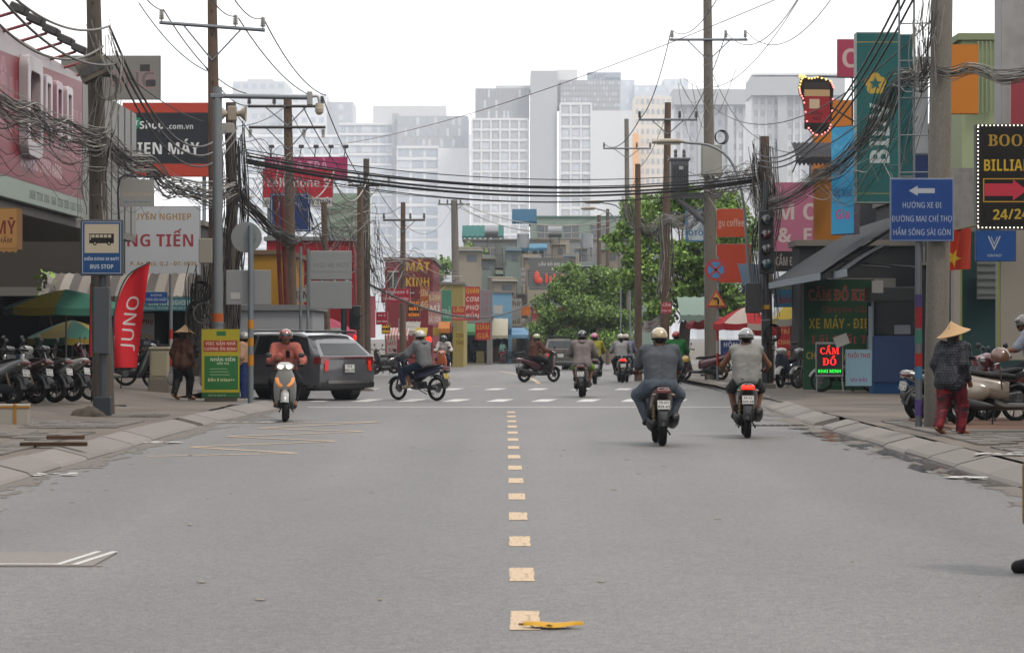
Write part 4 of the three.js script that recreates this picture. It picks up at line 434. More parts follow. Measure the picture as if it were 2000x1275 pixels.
{ const d = 75, g = post('sign_back', 'two grey sign backs stacked on paired posts, one with faint numbers', 'road sign', 601, 486, d, .04, '#8f9698', {}); M('second_post', rod(V(-.2, -.1, 0), V(-.2, P(0, 490, d).y, 0), .04), STEEL, g); for (const [y0, y1, t] of [[490, 546, 1], [549, 603, 0]]) { const b = L_(g, 646, (y0 + y1) / 2, d), h = (y1 - y0) / F * d; M('plate_back', rbox(1.14, h, .03, .015, b.x, b.y, .06), mat('#9da0a0', .5, { metalness: .2 }), g); if (t) M('painted_number', new THREE.PlaneGeometry(1.06, .34).translate(b.x, b.y, .08), print(256, 80, (x, w, h2) => { R(x, '#a0a3a3', 0, 0, w, h2); T(x, '0922 48 9979', w / 2, h2 / 2, 40, '#7d8080', { w: 'normal', max: 236 }); }), g); } }
{ const d = 80, g = post('street_name_sign', 'blue street name sign on a red and white banded post', 'street sign', 333, 535, d, .05, '#8b9297', { bands: [[643, 662, '#c2362c'], [662, 690, '#b5b5b2'], [690, 715, '#c2362c']] }); const b = L_(g, 305, 581, d); M('plate', rbox(.66, .34, .02, .01, b.x, b.y, .06), mat('#8a9298', .5), g); M('plate_print', new THREE.PlaneGeometry(.64, .32).translate(b.x, b.y, .075), print(192, 96, (x, w, h) => { R(x, '#1d4f9c', 0, 0, w, h); T(x, 'ĐƯỜNG', w / 2, 28, 26, '#c3ccd8'); T(x, 'THÂN VĂN NHIẾP', w / 2, 66, 32, '#c3ccd8', { max: 180 }); }), g); }
{ const d = 61, g = post('lamp_post', 'grey steel lamp post with long camera arm and dome camera', 'lamp post', 424, 170, d, .13, '#82898c', { r1: .1, bands: [[612, 628, '#c2602a'], [628, 634, '#7d7f80']] }); const a = L_(g, 430, 187, d), b = L_(g, 600, 190, d); M('arm', rod(a, b, .055), STEEL, g); M('clamp', rbox(.3, .1, .2, .02, 0, a.y, 0), STEEL, g); const c = M('camera_box', rbox(.12, .3, .18, .02, b.x + .05, b.y - .02, 0), mat('#a8a6a0', .5), g); M('camera_neck', tube([V(b.x + .1, b.y + .02, 0), V(b.x + .22, b.y + .02, 0), V(b.x + .26, b.y - .12, 0)], .03), mat('#b0aca4', .5), c); M('camera_dome', merge([cyl(.08, .1, .14, 14, b.x + .26, b.y - .2, 0), ball(.09, 1, 1, 1, b.x + .26, b.y - .3, 0)]), mat('#bdb096', .4), c); M('meter_box', rbox(.3, .55, .2, .02, -.25, P(0, 490, d).y - .12, .05), mat('#a39e92', .6), g); }
{ const d = 67.5, g = thing('loudspeaker', 'pair of cream horn loudspeakers on the cable wrapped pole', 'loudspeaker', P(455, 222, d)); for (const s of [1, -1]) M('horn', put(fin(new THREE.LatheGeometry([[.04, 0], [.06, .1], [.1, .2], [.2, .3], [.215, .3], [.11, .19]].map(p => new THREE.Vector2(...p)), 20)), s * .02, 0, .1, 0, 0, -s * Math.PI / 2), mat('#b5a894', .5), g); M('driver_box', rbox(.22, .36, .2, .03, -.02, 0, .08), mat('#a89a84', .5), g); M('lower_box', rbox(.3, .26, .24, .03, -.12, -.36, .06), mat('#b0aca4', .6), g); }
// traffic lights
{ const d = 75, g = post('traffic_light', 'tall black traffic light and countdown box on a dark post', 'traffic light', 1496, 355, d, .11, '#343a3e', { y: .14, r1: .07, bands: [[596, 604, '#b58a2a']] }); const c = L_(g, 1496, 473, d); M('housing', rbox(.4, 1.72, .22, .03, c.x, c.y, .14), mat('#17181a', .5), g); [['#3a3c40'], ['#4a1614'], ['#33302a'], ['#123c40']].forEach(([q], i) => { const y = c.y + .6 - i * .4; const l = M('lens', ball(.14, 1, 1, .25, c.x, y, .26), mat(q, .2, { clearcoat: 1 }), g); M('hood', fin(put(new THREE.CylinderGeometry(.16, .16, .18, 16, 1, true, -1.9, 3.8), c.x, y, .32, Math.PI / 2, 0, 0)), mat('#141416', .6), l); });
  const b = L_(g, 1471, 582, d); M('countdown_box', rbox(.42, .82, .2, .03, b.x, b.y, .1), mat('#17181a', .5), g); M('bracket', box(.3, .05, .05, b.x + .2, b.y + .2, 0), IRON, g); M('lower_lens_box', rbox(.25, .6, .2, .04, 0, P(0, 645, d).y - .14, .14), mat('#1b1c1e', .5), g); M('foot', rbox(.5, .16, .5, .03, 0, .05, 0), PC.g, g); }
{ const d = 76, g = post('traffic_light', 'dark hooded traffic light seen side on beside the blank signs', 'traffic light', 671, 560, d, .08, '#3d464a', {}); const b = L_(g, 693, 620, d); M('housing', rbox(.3, .66, .22, .03, b.x, b.y, 0), mat('#1a1a1c', .5), g); for (let i = 0; i < 2; i++) M('hood', fin(put(new THREE.CylinderGeometry(.15, .16, .3, 16, 1, true, -1.9, 3.8), b.x + .1, b.y + .16 - i * .32, .2, Math.PI / 2, -.6, 0)), mat('#161617', .6), g); M('red_lamp', ball(.05, 1, 1.6, 1, b.x - .0, b.y - .55, .1), mat('#c02a20', .4, { emissive: '#ff2010', ei: .6 }), g); }
{ const g = thing('traffic_light', 'small lit red light and orange countdown at the far shops', 'traffic light', P(838, 672, 120)); M('housing', rbox(.22, .7, .15, .03, 0, 0, -.09), mat('#161314', .6), g); M('red_lens', ball(.12, 1, 1.2, .3, 0, .18, 0), mat('#ff2a1a', .4, { emissive: '#ff1a0a', ei: 2 }), g); M('countdown', box(.14, .2, .02, 0, -.15, 0), mat('#ff7a2a', .4, { emissive: '#ff6a10', ei: .8 }), g); M('post', rod(V(0, -.3, -.1), V(0, -1.8, -.1), .06), IRON, g); }
// street lamps
function lamp(label, px, py, d, pts, len) { const g = thing('street_lamp', label, 'street lamp', P(px, py, d)), w = len / F * d; M('lamp_head', zl([[-w / 2, 0, .03, .03], [-w * .3, .03, .12, .07], [w * .2, .02, .15, .08], [w * .48, 0, .1, .05]]).rotateY(-Math.PI / 2), mat('#b5ab9a', .5), g); M('lens', box(w * .7, .03, .2, 0, -.06, 0), mat('#a39c8e', .3), g); M('arm', tube(pts.map(([x, y]) => P(x, y, d).sub(g.position)), .04, 24), STEEL, g); return g; }
lamp('cream street lamp on a curved grey arm beside the transformer', 1306, 277, 80, [[1335, 278], [1390, 285], [1425, 310], [1448, 370], [1462, 520], [1470, 600]], 66); lamp('upper of two cream street lamps before the pale green house', 1160, 395, 135, [[1176, 396], [1205, 402], [1225, 430], [1230, 520], [1231, 690]], 38); lamp('lower of two cream street lamps before the pale green house', 1150, 407, 140, [[1166, 408], [1192, 416], [1208, 445], [1212, 540], [1212, 690]], 32);
{ const d = 92, g = thing('transformer', 'grey finned transformer on a steel bracket', 'transformer', P(1327, 344, d)); M('tank', rbox(.6, 1.05, .6, .04), mat('#5f6266', .5, { metalness: .3 }), g); for (let i = 0; i < 9; i++) M('cooling_fin', box(.02, .85, .14, -.26 + i * .065, -.05, .36), mat('#56595d', .5), g); M('lid', rbox(.72, .08, .7, .02, 0, .56, 0), mat('#6a6d70', .5), g); for (let i = 0; i < 2; i++) M('bushing', merge([0, 1, 2, 3, 4].map(k => cyl(.05 + .015 * (k % 2), .06, .05, 10, -.12 + i * .28, .62 + k * .06, 0))), mat('#4a3f3a', .4), g); M('name_plate', box(.14, .12, .01, .04, .25, .435), mat('#b5b5b2', .6), g); M('bracket_beam', box(1.7, .2, .2, .55, -.65, .0), mat('#77787a', .6), g); M('bracket_brace', rod(V(-.1, -.7, 0), V(1.0, -1.65, 0), .1, .1, 4), mat('#7c7d80', .6), g); }
{ const d = 91.6, g = thing('electrical_cabinet', 'pale grey electrical cabinet high on the tall pale pole', 'cabinet', P(1390, 314, d)); M('box', rbox(.68, 1.05, .3, .02), mat('#a8a89f', .6), g); M('door', rbox(.6, .95, .02, .005, 0, 0, .16), mat('#b0b0a6', .6), g); }
{ const g = thing('electrical_cabinet', 'tilted small meter box of screens tied to the bus stop pole', 'cabinet', P(180, 135, 49.5)); M('box', rbox(.5, .36, .3, .02, 0, 0, 0, 0, 0, .45), mat('#6f675c', .6), g); for (let i = 0; i < 3; i++) M('meter', box(.1, .16, .02, -.13 + i * .14, -.06 + i * .065, .155, 0, 0, .45), mat('#2a2a2c', .3), g); }
// ---------- overhead wires ----------
function cable(label, a, b, sag, r, c, grp, n = 22) { const pts = []; for (let i = 0; i <= 10; i++) { const t = i / 10, p = a.clone().lerp(b, t); p.y -= sag * 4 * t * (1 - t); pts.push(p); } const o = M('overhead_cable', tube(pts, r, n, 5), mat(c, .6)); return tag(o, label, 'cable', grp); }
const W = (l, a, da, b, db, sag, r = .016, c = '#3a3a3c', g) => cable(l, P(a[0], a[1], da), P(b[0], b[1], db), sag, r, c, g);
const HV = 'high wires between crossarm poles', hl = 'thin dark high wire strung between the crossarm poles on the left';
W(hl, [465, 35, 0], 66, [610, 188], 86, .3, .018, '#4a4a4a', HV); W(hl, [515, 38], 66, [636, 186], 86, .35, .018, '#4a4a4a', HV); W(hl, [318, 18], 66, [480, 182], 86, .4, .018, '#4a4a4a', HV); W(hl, [320, 20], 66, [230, -90], 40, .2, .014, '#4a4a4a', HV); W(hl, [462, 30], 66, [380, -60], 45, .25, .014, '#4a4a4a', HV); W(hl, [512, 35], 66, [440, -30], 46, .2, .014, '#4a4a4a', HV); W(hl, [630, 190], 86, [712, 360], 100, .25, .018, '#3f3f41', HV); W(hl, [590, 205], 86, [690, 360], 100, .25, .018, '#3f3f41', HV);
W('thin dark wire running from the loudspeaker pole to the brown crossarm pole', [400, 130], 66, [490, 205], 86, .3, .016); W('thin wire slanting behind the very tall brown pole', [270, 5], 60, [402, 138], 66, .2, .014);
const hr = 'thin dark high wire strung between the crossarm poles on the right', HR = 'high wires on the right'; W(hr, [1311, 60], 92, [1250, 232], 103, .5, .018, '#4a4a48', HR); W(hr, [1250, 232], 103, [1178, 278], 150, .6, .02, '#4a4a48', HR); W(hr, [1420, 60], 92, [1345, 232], 103, .3, .018, '#4a4a48', HR); W(hr, [1312, 58], 92, [1430, -60], 60, .6, .014, '#4a4a48', HR); W(hr, [1415, 58], 92, [1580, -40], 60, .9, .014, '#4a4a48', HR); W(hr, [1455, 58], 92, [1650, -40], 60, .9, .014, '#4a4a48', HR); W(hr, [1385, 170], 92, [1560, 0], 60, .5, .012, '#77736e', HR);
W('long reddish wire slanting up across the sky and towers', [600, 290], 130, [1560, -20], 60, .6, .012, '#7a5a58');
const BM = 'bundle of black mains cables crossing the road', bm = 'thick black mains cable crossing high above the road'; for (const [y0, y1, r, s] of [[312, 352, .034, .55], [319, 356, .036, .6], [306, 345, .02, .6], [323, 361, .034, .63], [300, 338, .016, .5], [332, 366, .018, .7], [326, 358, .03, .64], [340, 372, .012, .62]]) { const A = P(480, y0 - 8, 69), B = P(1490, y1 - 8, 78); cable(bm, A, B, s, r * .8, '#222225', BM, 40); }
const TW = 'twisted grey service cables', tw = 'twisted grey service cable draped past the near left pole'; W(tw, [20, -10], 40, [213, 50], 50, .25, .022, '#8f8a84', TW); W(tw, [-20, 30], 38, [200, 90], 50, .4, .022, '#8f8a84', TW); W(tw, [-20, -30], 38, [222, 125], 50, .35, .022, '#77736e', TW); W(tw, [213, 52], 50, [440, 255], 67, 1.1, .024, '#6e6a66', TW); W(tw, [225, 100], 50, [462, 250], 67, 1.2, .024, '#6e6a66', TW); W(tw, [225, 125], 50, [460, 270], 67, 1.2, .02, '#5e5a58', TW);
const t2 = 'twisted dark service cable sloping up past the bank sign', T2 = 'twisted dark service cables by the bank sign'; for (const [a, b] of [[0, 0], [10, 14], [22, 30]]) W(t2, [1480, 300 + a], 78, [1775 + b, -40], 43, 1.0, .02, '#3a3836', T2);
const WH = 'pale insulated cables far over the road', wl = 'pale insulated cable strung from the twin pole across the far houses'; W(wl, [900, 395], 180, [1240, 420], 150, 1.0, .03, '#b5b0a8', WH); W(wl, [892, 402], 180, [1240, 430], 150, 1.2, .03, '#b5b0a8', WH); W('dark wire sagging across the far shop row', [720, 555], 105, [1060, 573], 200, 1.5, .05, '#3a3836');
// white droppers on the left poles
const DW = 'pale slack droppers by the phone billboard', dl = 'pale slack dropper cable looping by the phone billboard poles'; for (const [a, b, s] of [[[560, 340], [652, 335], .9], [[650, 348], [720, 345], .8], [[575, 350], [640, 385], .3], [[700, 350], [750, 348], .5]]) W(dl, a, 90, b, 98, s, .025, '#b0aca4', DW);
// tangles of thin cables: nobody could count the strands
function tangle(label, path, n, r, spread, cols, o = {}) { // path of [px,py,d]
  const base = path.map(p => P(...p)), byc = cols.map(() => []); for (let i = 0; i < n; i++) { const off = V(rr(-1, 1), rr(-1, 1), rr(-1, 1)).multiplyScalar(spread * 1.35), sagv = rr(0, o.sag ?? .25); const pts = []; base.forEach((p, k) => { pts.push(p.clone().add(off.clone().multiplyScalar(o.pinch && (k === 0 || k === base.length - 1) ? .35 : 1)).add(V(rr(-1, 1), rr(-1, 1), rr(-1, 1)).multiplyScalar(spread * .16))); if (k < base.length - 1) { const m = p.clone().lerp(base[k + 1], .5).add(off); m.y -= sagv * (1 + rnd()); pts.push(m.add(V(rr(-1, 1), rr(-1, 1), 0).multiplyScalar(spread * .22))); } }); byc[Math.floor(rnd() * cols.length)].push(tube(pts, r * rr(.45, 1), pts.length * 5, 4)); }
  const g = thing('cable_bundle', label, 'cables'); cols.forEach((c, i) => { if (byc[i].length) { const m = M('strands', merge(byc[i]), mat(c, .7), g); m.userData.kind = 'stuff'; } }); return g; }
const GC = ['#3a3836', '#a8a39b', '#55514d', '#c9c4bb', '#262524', '#8a857e'];
tangle('sagging grey and black cable bundle reaching the bus stop pole from the watch shop', [[-40, 170, 40], [60, 222, 45], [130, 250, 48], [200, 268, 50]], 46, .011, .15, GC, { sag: .15 }); tangle('heavy sagging cable bundle between the bus stop pole and the lamp post', [[200, 265, 50], [290, 320, 56], [360, 365, 61], [450, 365, 67]], 56, .012, .16, GC, { sag: .25 }); tangle('loose grey strands hanging beneath the cable bundle on the left', [[-30, 200, 42], [90, 265, 47], [200, 300, 50], [300, 345, 57]], 18, .008, .3, GC, { sag: .5 });
tangle('knot of wires and loops around the bus stop pole', [[190, 250, 49.6], [215, 130, 49.6], [190, 60, 49.6]], 16, .009, .2, GC, { sag: .5 }); tangle('drooping cables running down the bus stop pole', [[195, 270, 49.6], [178, 340, 49.6], [185, 400, 49.6]], 12, .008, .18, GC, { sag: .4 });
tangle('thick dark cable bundle sloping from the lamp post to the brown double crossarm pole', [[455, 360, 68], [500, 415, 74], [545, 455, 80], [580, 470, 86]], 40, .018, .11, ['#2c2b2a', '#44413e', '#6f6a64'], { sag: .1 }); tangle('mass of black cables hanging on the pole beside the lamp post', [[448, 260, 67.6], [455, 400, 67.6], [445, 520, 67.6], [440, 640, 67.6]], 44, .014, .26, ['#1c1b1b', '#2d2b2a', '#55504b'], { sag: .12 }); tangle('coiled dark cable clumps on the lamp post', [[395, 540, 61.5], [385, 590, 61.5], [405, 640, 61.5]], 26, .012, .22, ['#1f1e1e', '#34302d'], { sag: .5 });
tangle('web of dark wires round the brown double crossarm pole', [[470, 300, 70], [560, 330, 86], [600, 420, 88], [650, 480, 96]], 26, .013, .5, ['#2c2b2a', '#4a4744', '#a09b94'], { sag: .7 }); tangle('mess of wires round the close pair of poles', [[640, 420, 97], [708, 420, 99], [715, 500, 99], [735, 560, 110]], 34, .013, .45, GC, { sag: .8 }); tangle('wires draped between the shop row poles on the left', [[710, 480, 99], [786, 510, 124], [890, 540, 178]], 16, .02, .5, GC, { sag: 1.0 });
tangle('grey cable bundle strung between the pale pole and the brown poles', [[1225, 395, 100], [1250, 440, 100], [1300, 430, 102], [1385, 400, 93]], 34, .014, .2, ['#8f8a84', '#a8a39b', '#4a4744'], { sag: .5 }); tangle('mass of wires on the transformer pole joining the short brown pole', [[1385, 355, 91.5], [1440, 340, 86], [1492, 345, 78], [1500, 420, 77.5]], 44, .013, .28, GC, { sag: .4 }); tangle('black coils wound about the short brown pole', [[1490, 290, 77.5], [1505, 380, 77.5], [1490, 470, 77.5], [1500, 600, 77]], 36, .012, .28, ['#1e1d1d', '#3a3735', '#6f6a64'], { sag: .5 });
tangle('long grey cable bundle from the short brown pole up to the thick concrete pole', [[1495, 400, 77.5], [1600, 345, 66], [1690, 270, 55], [1760, 150, 47], [1815, 130, 43.5]], 38, .012, .14, GC, { sag: .15 }); tangle('loose dark strands hanging off the cable bundle by the bank sign', [[1600, 350, 66], [1700, 300, 55], [1765, 190, 47]], 22, .008, .35, GC, { sag: .5 }); tangle('pale cable bundle running right from the thick concrete pole', [[1815, 128, 43.4], [1900, 132, 42], [2020, 140, 40]], 26, .009, .06, ['#a39e96', '#c0bbb2', '#6a6660'], { sag: .1 }); tangle('wires wound up the thick concrete pole', [[1805, 130, 43], [1800, 60, 43], [1820, 5, 43]], 18, .008, .16, GC, { sag: .5 });
tangle('loops of wire below the transformer', [[1385, 180, 91.6], [1330, 150, 91.6], [1420, 130, 91.6]], 4, .012, .25, ['#55514d', '#a09b94'], { sag: 1.2 }); tangle('dark wires dangling on the brown pole before the tree', [[1300, 430, 101], [1305, 500, 101], [1298, 570, 101]], 26, .013, .22, GC, { sag: .3 });
for (let i = 0; i < 5; i++) { const o = M('cable_coil', merge([0, 1, 2, 3].map(k => tor(.2 + k * .012, .012, 26, k * .02, 0, k * .02, 0, .4, 0))), mat(['#1c1b1b', '#6f6a64'][i % 2], .7)); o.position.copy([P(388, 570, 61.3), P(393, 612, 61.3), P(1407, 268, 91), P(205, 170, 49.5), P(1506, 650, 74.5)][i]); tag(o, ['round coil of black cable on the lamp post', 'second coil of grey cable low on the lamp post', 'large coil of black cable above the pale cabinet', 'grey coil of cable under the tilted meter box', 'black cable coil on the traffic light post'][i], 'cable coil'); }
{ const l = []; for (const x of [-.12, .12]) l.push(rod(V(x, -2.4, 0), V(x, 2.4, 0), .018)); for (let i = 0; i < 8; i++) l.push(rod(V(-.12, -2.2 + i * .6, 0), V(.4, -2.2 + i * .6, .1), .012)); const o = M('cable_ladder', merge(l), STEEL); o.position.copy(P(1772, 70, 44.5)); tag(o, 'grey steel cable ladder by the thick concrete pole', 'ladder'); }
// red posts
for (const [x0, x1, k] of [[538, 556, 0], [550, 566, 1]]) { const a = P(x0, 382, 84), b = P(x1, 690, 84); b.y = .1; const g = thing('leaning_post', ['thin leaning red steel post before the brown pole', 'thicker leaning red steel post before the brown pole'][k], 'post', b); M('shaft', rod(V(0, 0, 0), a.sub(b), k ? .09 : .07, .07, 10), mat('#6f2e26', .7), g); }
// ---------- trees ----------
function tree(label, px, d, clumps, leaf, cols, dens, o = {}) { const g = thing('tree', label, 'tree', [P(px, 0, d).x, gy(d) + .1, -d]); const k = d / F, org = g.position, limbs = [], pos = [], col = [], nor = []; const t0 = V(0, 0, 0), fork = V(.2, (o.fork ?? 2.2), 0); limbs.push(rod(t0, fork, o.tr ?? .22, (o.tr ?? .22) * .75, 9));
  const cs = cols.map(c => new THREE.Color(c).multiplyScalar(1)); const sub = []; for (const [cx, cy, rx, ry, zo] of clumps) for (let q = 0; q < 13; q++) { const a = rr(0, 6.283), e = Math.sqrt(rnd()) * .85; sub.push([cx + Math.cos(a) * rx * e, cy + Math.sin(a) * ry * e, rx * rr(.3, .52), ry * rr(.26, .46), (zo ?? 0) + rr(-1, 1) * rx * k * .8]); } for (const [cx, cy, rx, ry, zoff] of sub) { const c = P(cx, cy, d).sub(org), RX = rx * k, RY = ry * k, RZ = Math.max(.3, RX); c.z += zoff ?? 0; if (rnd() < .16) limbs.push(tube([fork, fork.clone().lerp(c, .5).add(V(rr(-.3, .3), .2, 0)), c], .035, 8, 5)); const n = Math.round(dens * RX * RY * RZ);
    for (let i = 0; i < n; i++) { let v; do { v = V(rr(-1, 1), rr(-1, 1), rr(-1, 1)); } while (v.lengthSq() > 1); const q = v.length();  const bump = 1 + .28 * nz3(v.x * 2.3 + cx, v.y * 2.3, v.z * 2.3); const p = V(c.x + v.x * RX * bump, c.y + v.y * RY * bump, c.z + v.z * RZ * bump); const s = leaf * rr(.6, 1.3), u = V(rr(-1, 1), rr(-.5, .5), rr(-1, 1)).normalize().multiplyScalar(s), w = V(rr(-1, 1), rr(-.3, .8), rr(-1, 1)).normalize().cross(u).normalize().multiplyScalar(s * .55); const m = p.clone().add(u.clone().multiplyScalar(.5)); const tip = p.clone().add(u), a = m.clone().add(w), b = m.clone().sub(w); a.y += s * .1; b.y += s * .1; const cc = cs[Math.floor(rnd() * cs.length)], f = rr(.8, 1.2);
      for (const t of [p, a, tip, p, tip, b]) { pos.push(t.x, t.y, t.z); col.push(cc.r * f, cc.g * f, cc.b * f); } } }
  const geo = new THREE.BufferGeometry(); geo.setAttribute('position', new THREE.Float32BufferAttribute(pos, 3)); geo.setAttribute('color', new THREE.Float32BufferAttribute(col, 3)); geo.computeVertexNormals(); M('trunk', merge(limbs), mat('#5c5048', .9), g); M('crown', geo, o.m ?? leafM, g); return g; }
const leafM = new THREE.MeshPhysicalMaterial({ vertexColors: true, roughness: .6, side: THREE.DoubleSide, transmission: 0 });
tree('round dense dark green tree at the bend of the street', 1155, 150, [[1095, 600, 52, 50, 0], [1150, 560, 55, 48, -1], [1205, 585, 50, 55, 0], [1150, 630, 90, 45, .6], [1075, 640, 36, 34, .5], [1215, 640, 42, 45, 1], [1115, 545, 36, 30, 0], [1240, 560, 40, 45, -1]], .135, ['#4a6426', '#56702c', '#3e5620', '#668036'], 2600, { fork: 1.6 });
tree('taller bright green broad leaved tree behind the transformer', 1330, 116, [[1250, 430, 45, 40, 0], [1320, 400, 60, 38, -1], [1400, 410, 60, 45, -1], [1450, 470, 45, 60, 0], [1290, 500, 60, 50, .5], [1360, 520, 70, 60, 0], [1420, 570, 60, 60, 0], [1300, 590, 55, 55, .6], [1215, 470, 35, 30, .5], [1240, 530, 38, 40, .3]], .16, ['#527026', '#5e7c2c', '#446020', '#708c38'], 2300, { fork: 2.2, tr: .3 });
tree('small rooftop shrub tree beside the grey terraced house', 925, 228, [[915, 492, 18, 18, 0], [935, 500, 16, 12, 0]], .3, ['#5f7a30', '#728c3a'], 400, { tr: .1 }); tree('dark leafy tree behind the twin pole', 870, 215, [[860, 530, 28, 34, 0], [845, 545, 20, 22, 0]], .3, ['#526c28', '#5f7a30'], 400, { tr: .15 });
tree('dark shrub in the shade beside the grey pillars', 95, 84, [[95, 550, 24, 34, 0], [85, 585, 18, 26, 0]], .2, ['#526c28', '#66862c'], 160, { tr: .08, fork: 1.2 });

{ const g = sign('pale faded security camera sign on a bracket arm by the bus stop pole', [233, 350, 300, 403], 50.5, 192, (x, w, h) => { R(x, '#a3a29e', 0, 0, w, h); T(x, 'CAMERA AN NINH', w / 2, h * .55, 24, '#c0b090', { max: w * .9 }); T(x, 'CÔNG TY CP CÔNG NGHỆ', w / 2, h * .84, 13, '#4a7a90', { max: w * .9 }); }, { th: .04, name: 'camera_sign' }); M('bracket_arm', tube([V(-.32, -.6, 0), V(-.34, .1, 0), V(-.28, .3, 0), V(0, .3, 0), V(.35, .3, 0)], .02, 16), mat('#3a3c40', .6), g); }

// further thin single wires over the street
[[[190, 95, 50], [560, 205, 86], 1.0], [[455, 215, 68], [715, 330, 100], 1.2], [[565, 215, 86], [787, 400, 125], 1.5], [[715, 330, 100], [887, 395, 180], 2.2], [[1305, 215, 103], [1247, 330, 100], .3], [[1383, 120, 92], [1494, 275, 78], .5], [[1494, 280, 78], [1840, 60, 43.2], .9], [[1383, 200, 92], [1840, 20, 43.2], 1.2], [[1247, 335, 100], [1170, 425, 170], 1.0], [[455, 330, 68], [703, 430, 98], 1.0], [[887, 395, 180], [1187, 412, 190], 1.6], [[1300, 300, 103], [1494, 330, 78], .6]].forEach(([a, b, s], i) => cable(['thin grey wire from the bus stop pole to the double crossarm pole', 'thin wire from the loudspeaker pole to the close pair of poles', 'thin wire from the double crossarm pole down the shop row', 'thin wire from the close pair of poles to the twin pole', 'short wire between the brown pole and the thin brown pole', 'thin wire from the tall pale pole to the short brown pole', 'thin wire from the short brown pole to the thick concrete pole', 'long thin wire from the tall pale pole to the thick concrete pole', 'thin wire from the thin brown pole to the small far pole', 'low thin wire from the loudspeaker pole past the blue board', 'thin wire from the twin pole across the far rooftops', 'low thin wire from the transformer to the short brown pole'][i], P(...a), P(...b), s, .012, i % 2 ? '#55514d' : '#3a3836'));
// ---------- motorbikes (front towards -z) ----------
const RUB = mat('#1a1a1b', .85), DARK = mat('#232426', .6), CHROME = mat('#c9c9c9', .25, { metalness: .9 }), ALLOY = mat('#6c6c6c', .4, { metalness: .7 }), PLASTIC = mat('#1d1e20', .45);
function wheel(g, z, r, w, spokes) {
  const hub = M('wheel', merge([tor(r - w * .62, .016, 28, 0, r, z, 0, Math.PI / 2, 0), cyl(.045, .045, w * 1.1, 12, 0, r, z, 0, 0, Math.PI / 2), ...Array.from({ length: spokes }, (_, i) => { const a = i / spokes * 6.283; return rod(V(0, r + Math.cos(a) * .04, z + Math.sin(a) * .04), V(0, r + Math.cos(a) * (r - w * .6), z + Math.sin(a) * (r - w * .6)), spokes > 8 ? .004 : .016, spokes > 8 ? .004 : .012, 5); })]), spokes > 8 ? CHROME : ALLOY, g);
  M('tyre', fin(put(new THREE.TorusGeometry(r - w * .5, w * .5, 10, 32).scale(1, 1, 1.05), 0, r, z, 0, Math.PI / 2, 0)), RUB, hub);
  M('brake_disc', cyl(.1, .1, .008, 18, .05, r, z, 0, 0, Math.PI / 2), ALLOY, hub);
}
const plates = {};
function plateMat(t) { return plates[t] ??= print(128, 96, (x, w, h) => { const [a, b] = t.split('|'); R(x, t[0] === 'Y' ? '#d8c06a' : '#e6e6e2', 0, 0, w, h); x.strokeStyle = '#333'; x.lineWidth = 3; x.strokeRect(2, 2, w - 4, h - 4); T(x, a.replace('Y', ''), w / 2, 27, 38, '#222', { max: 112 }); T(x, b, w / 2, 69, 40, '#222', { max: 116 }); }); }
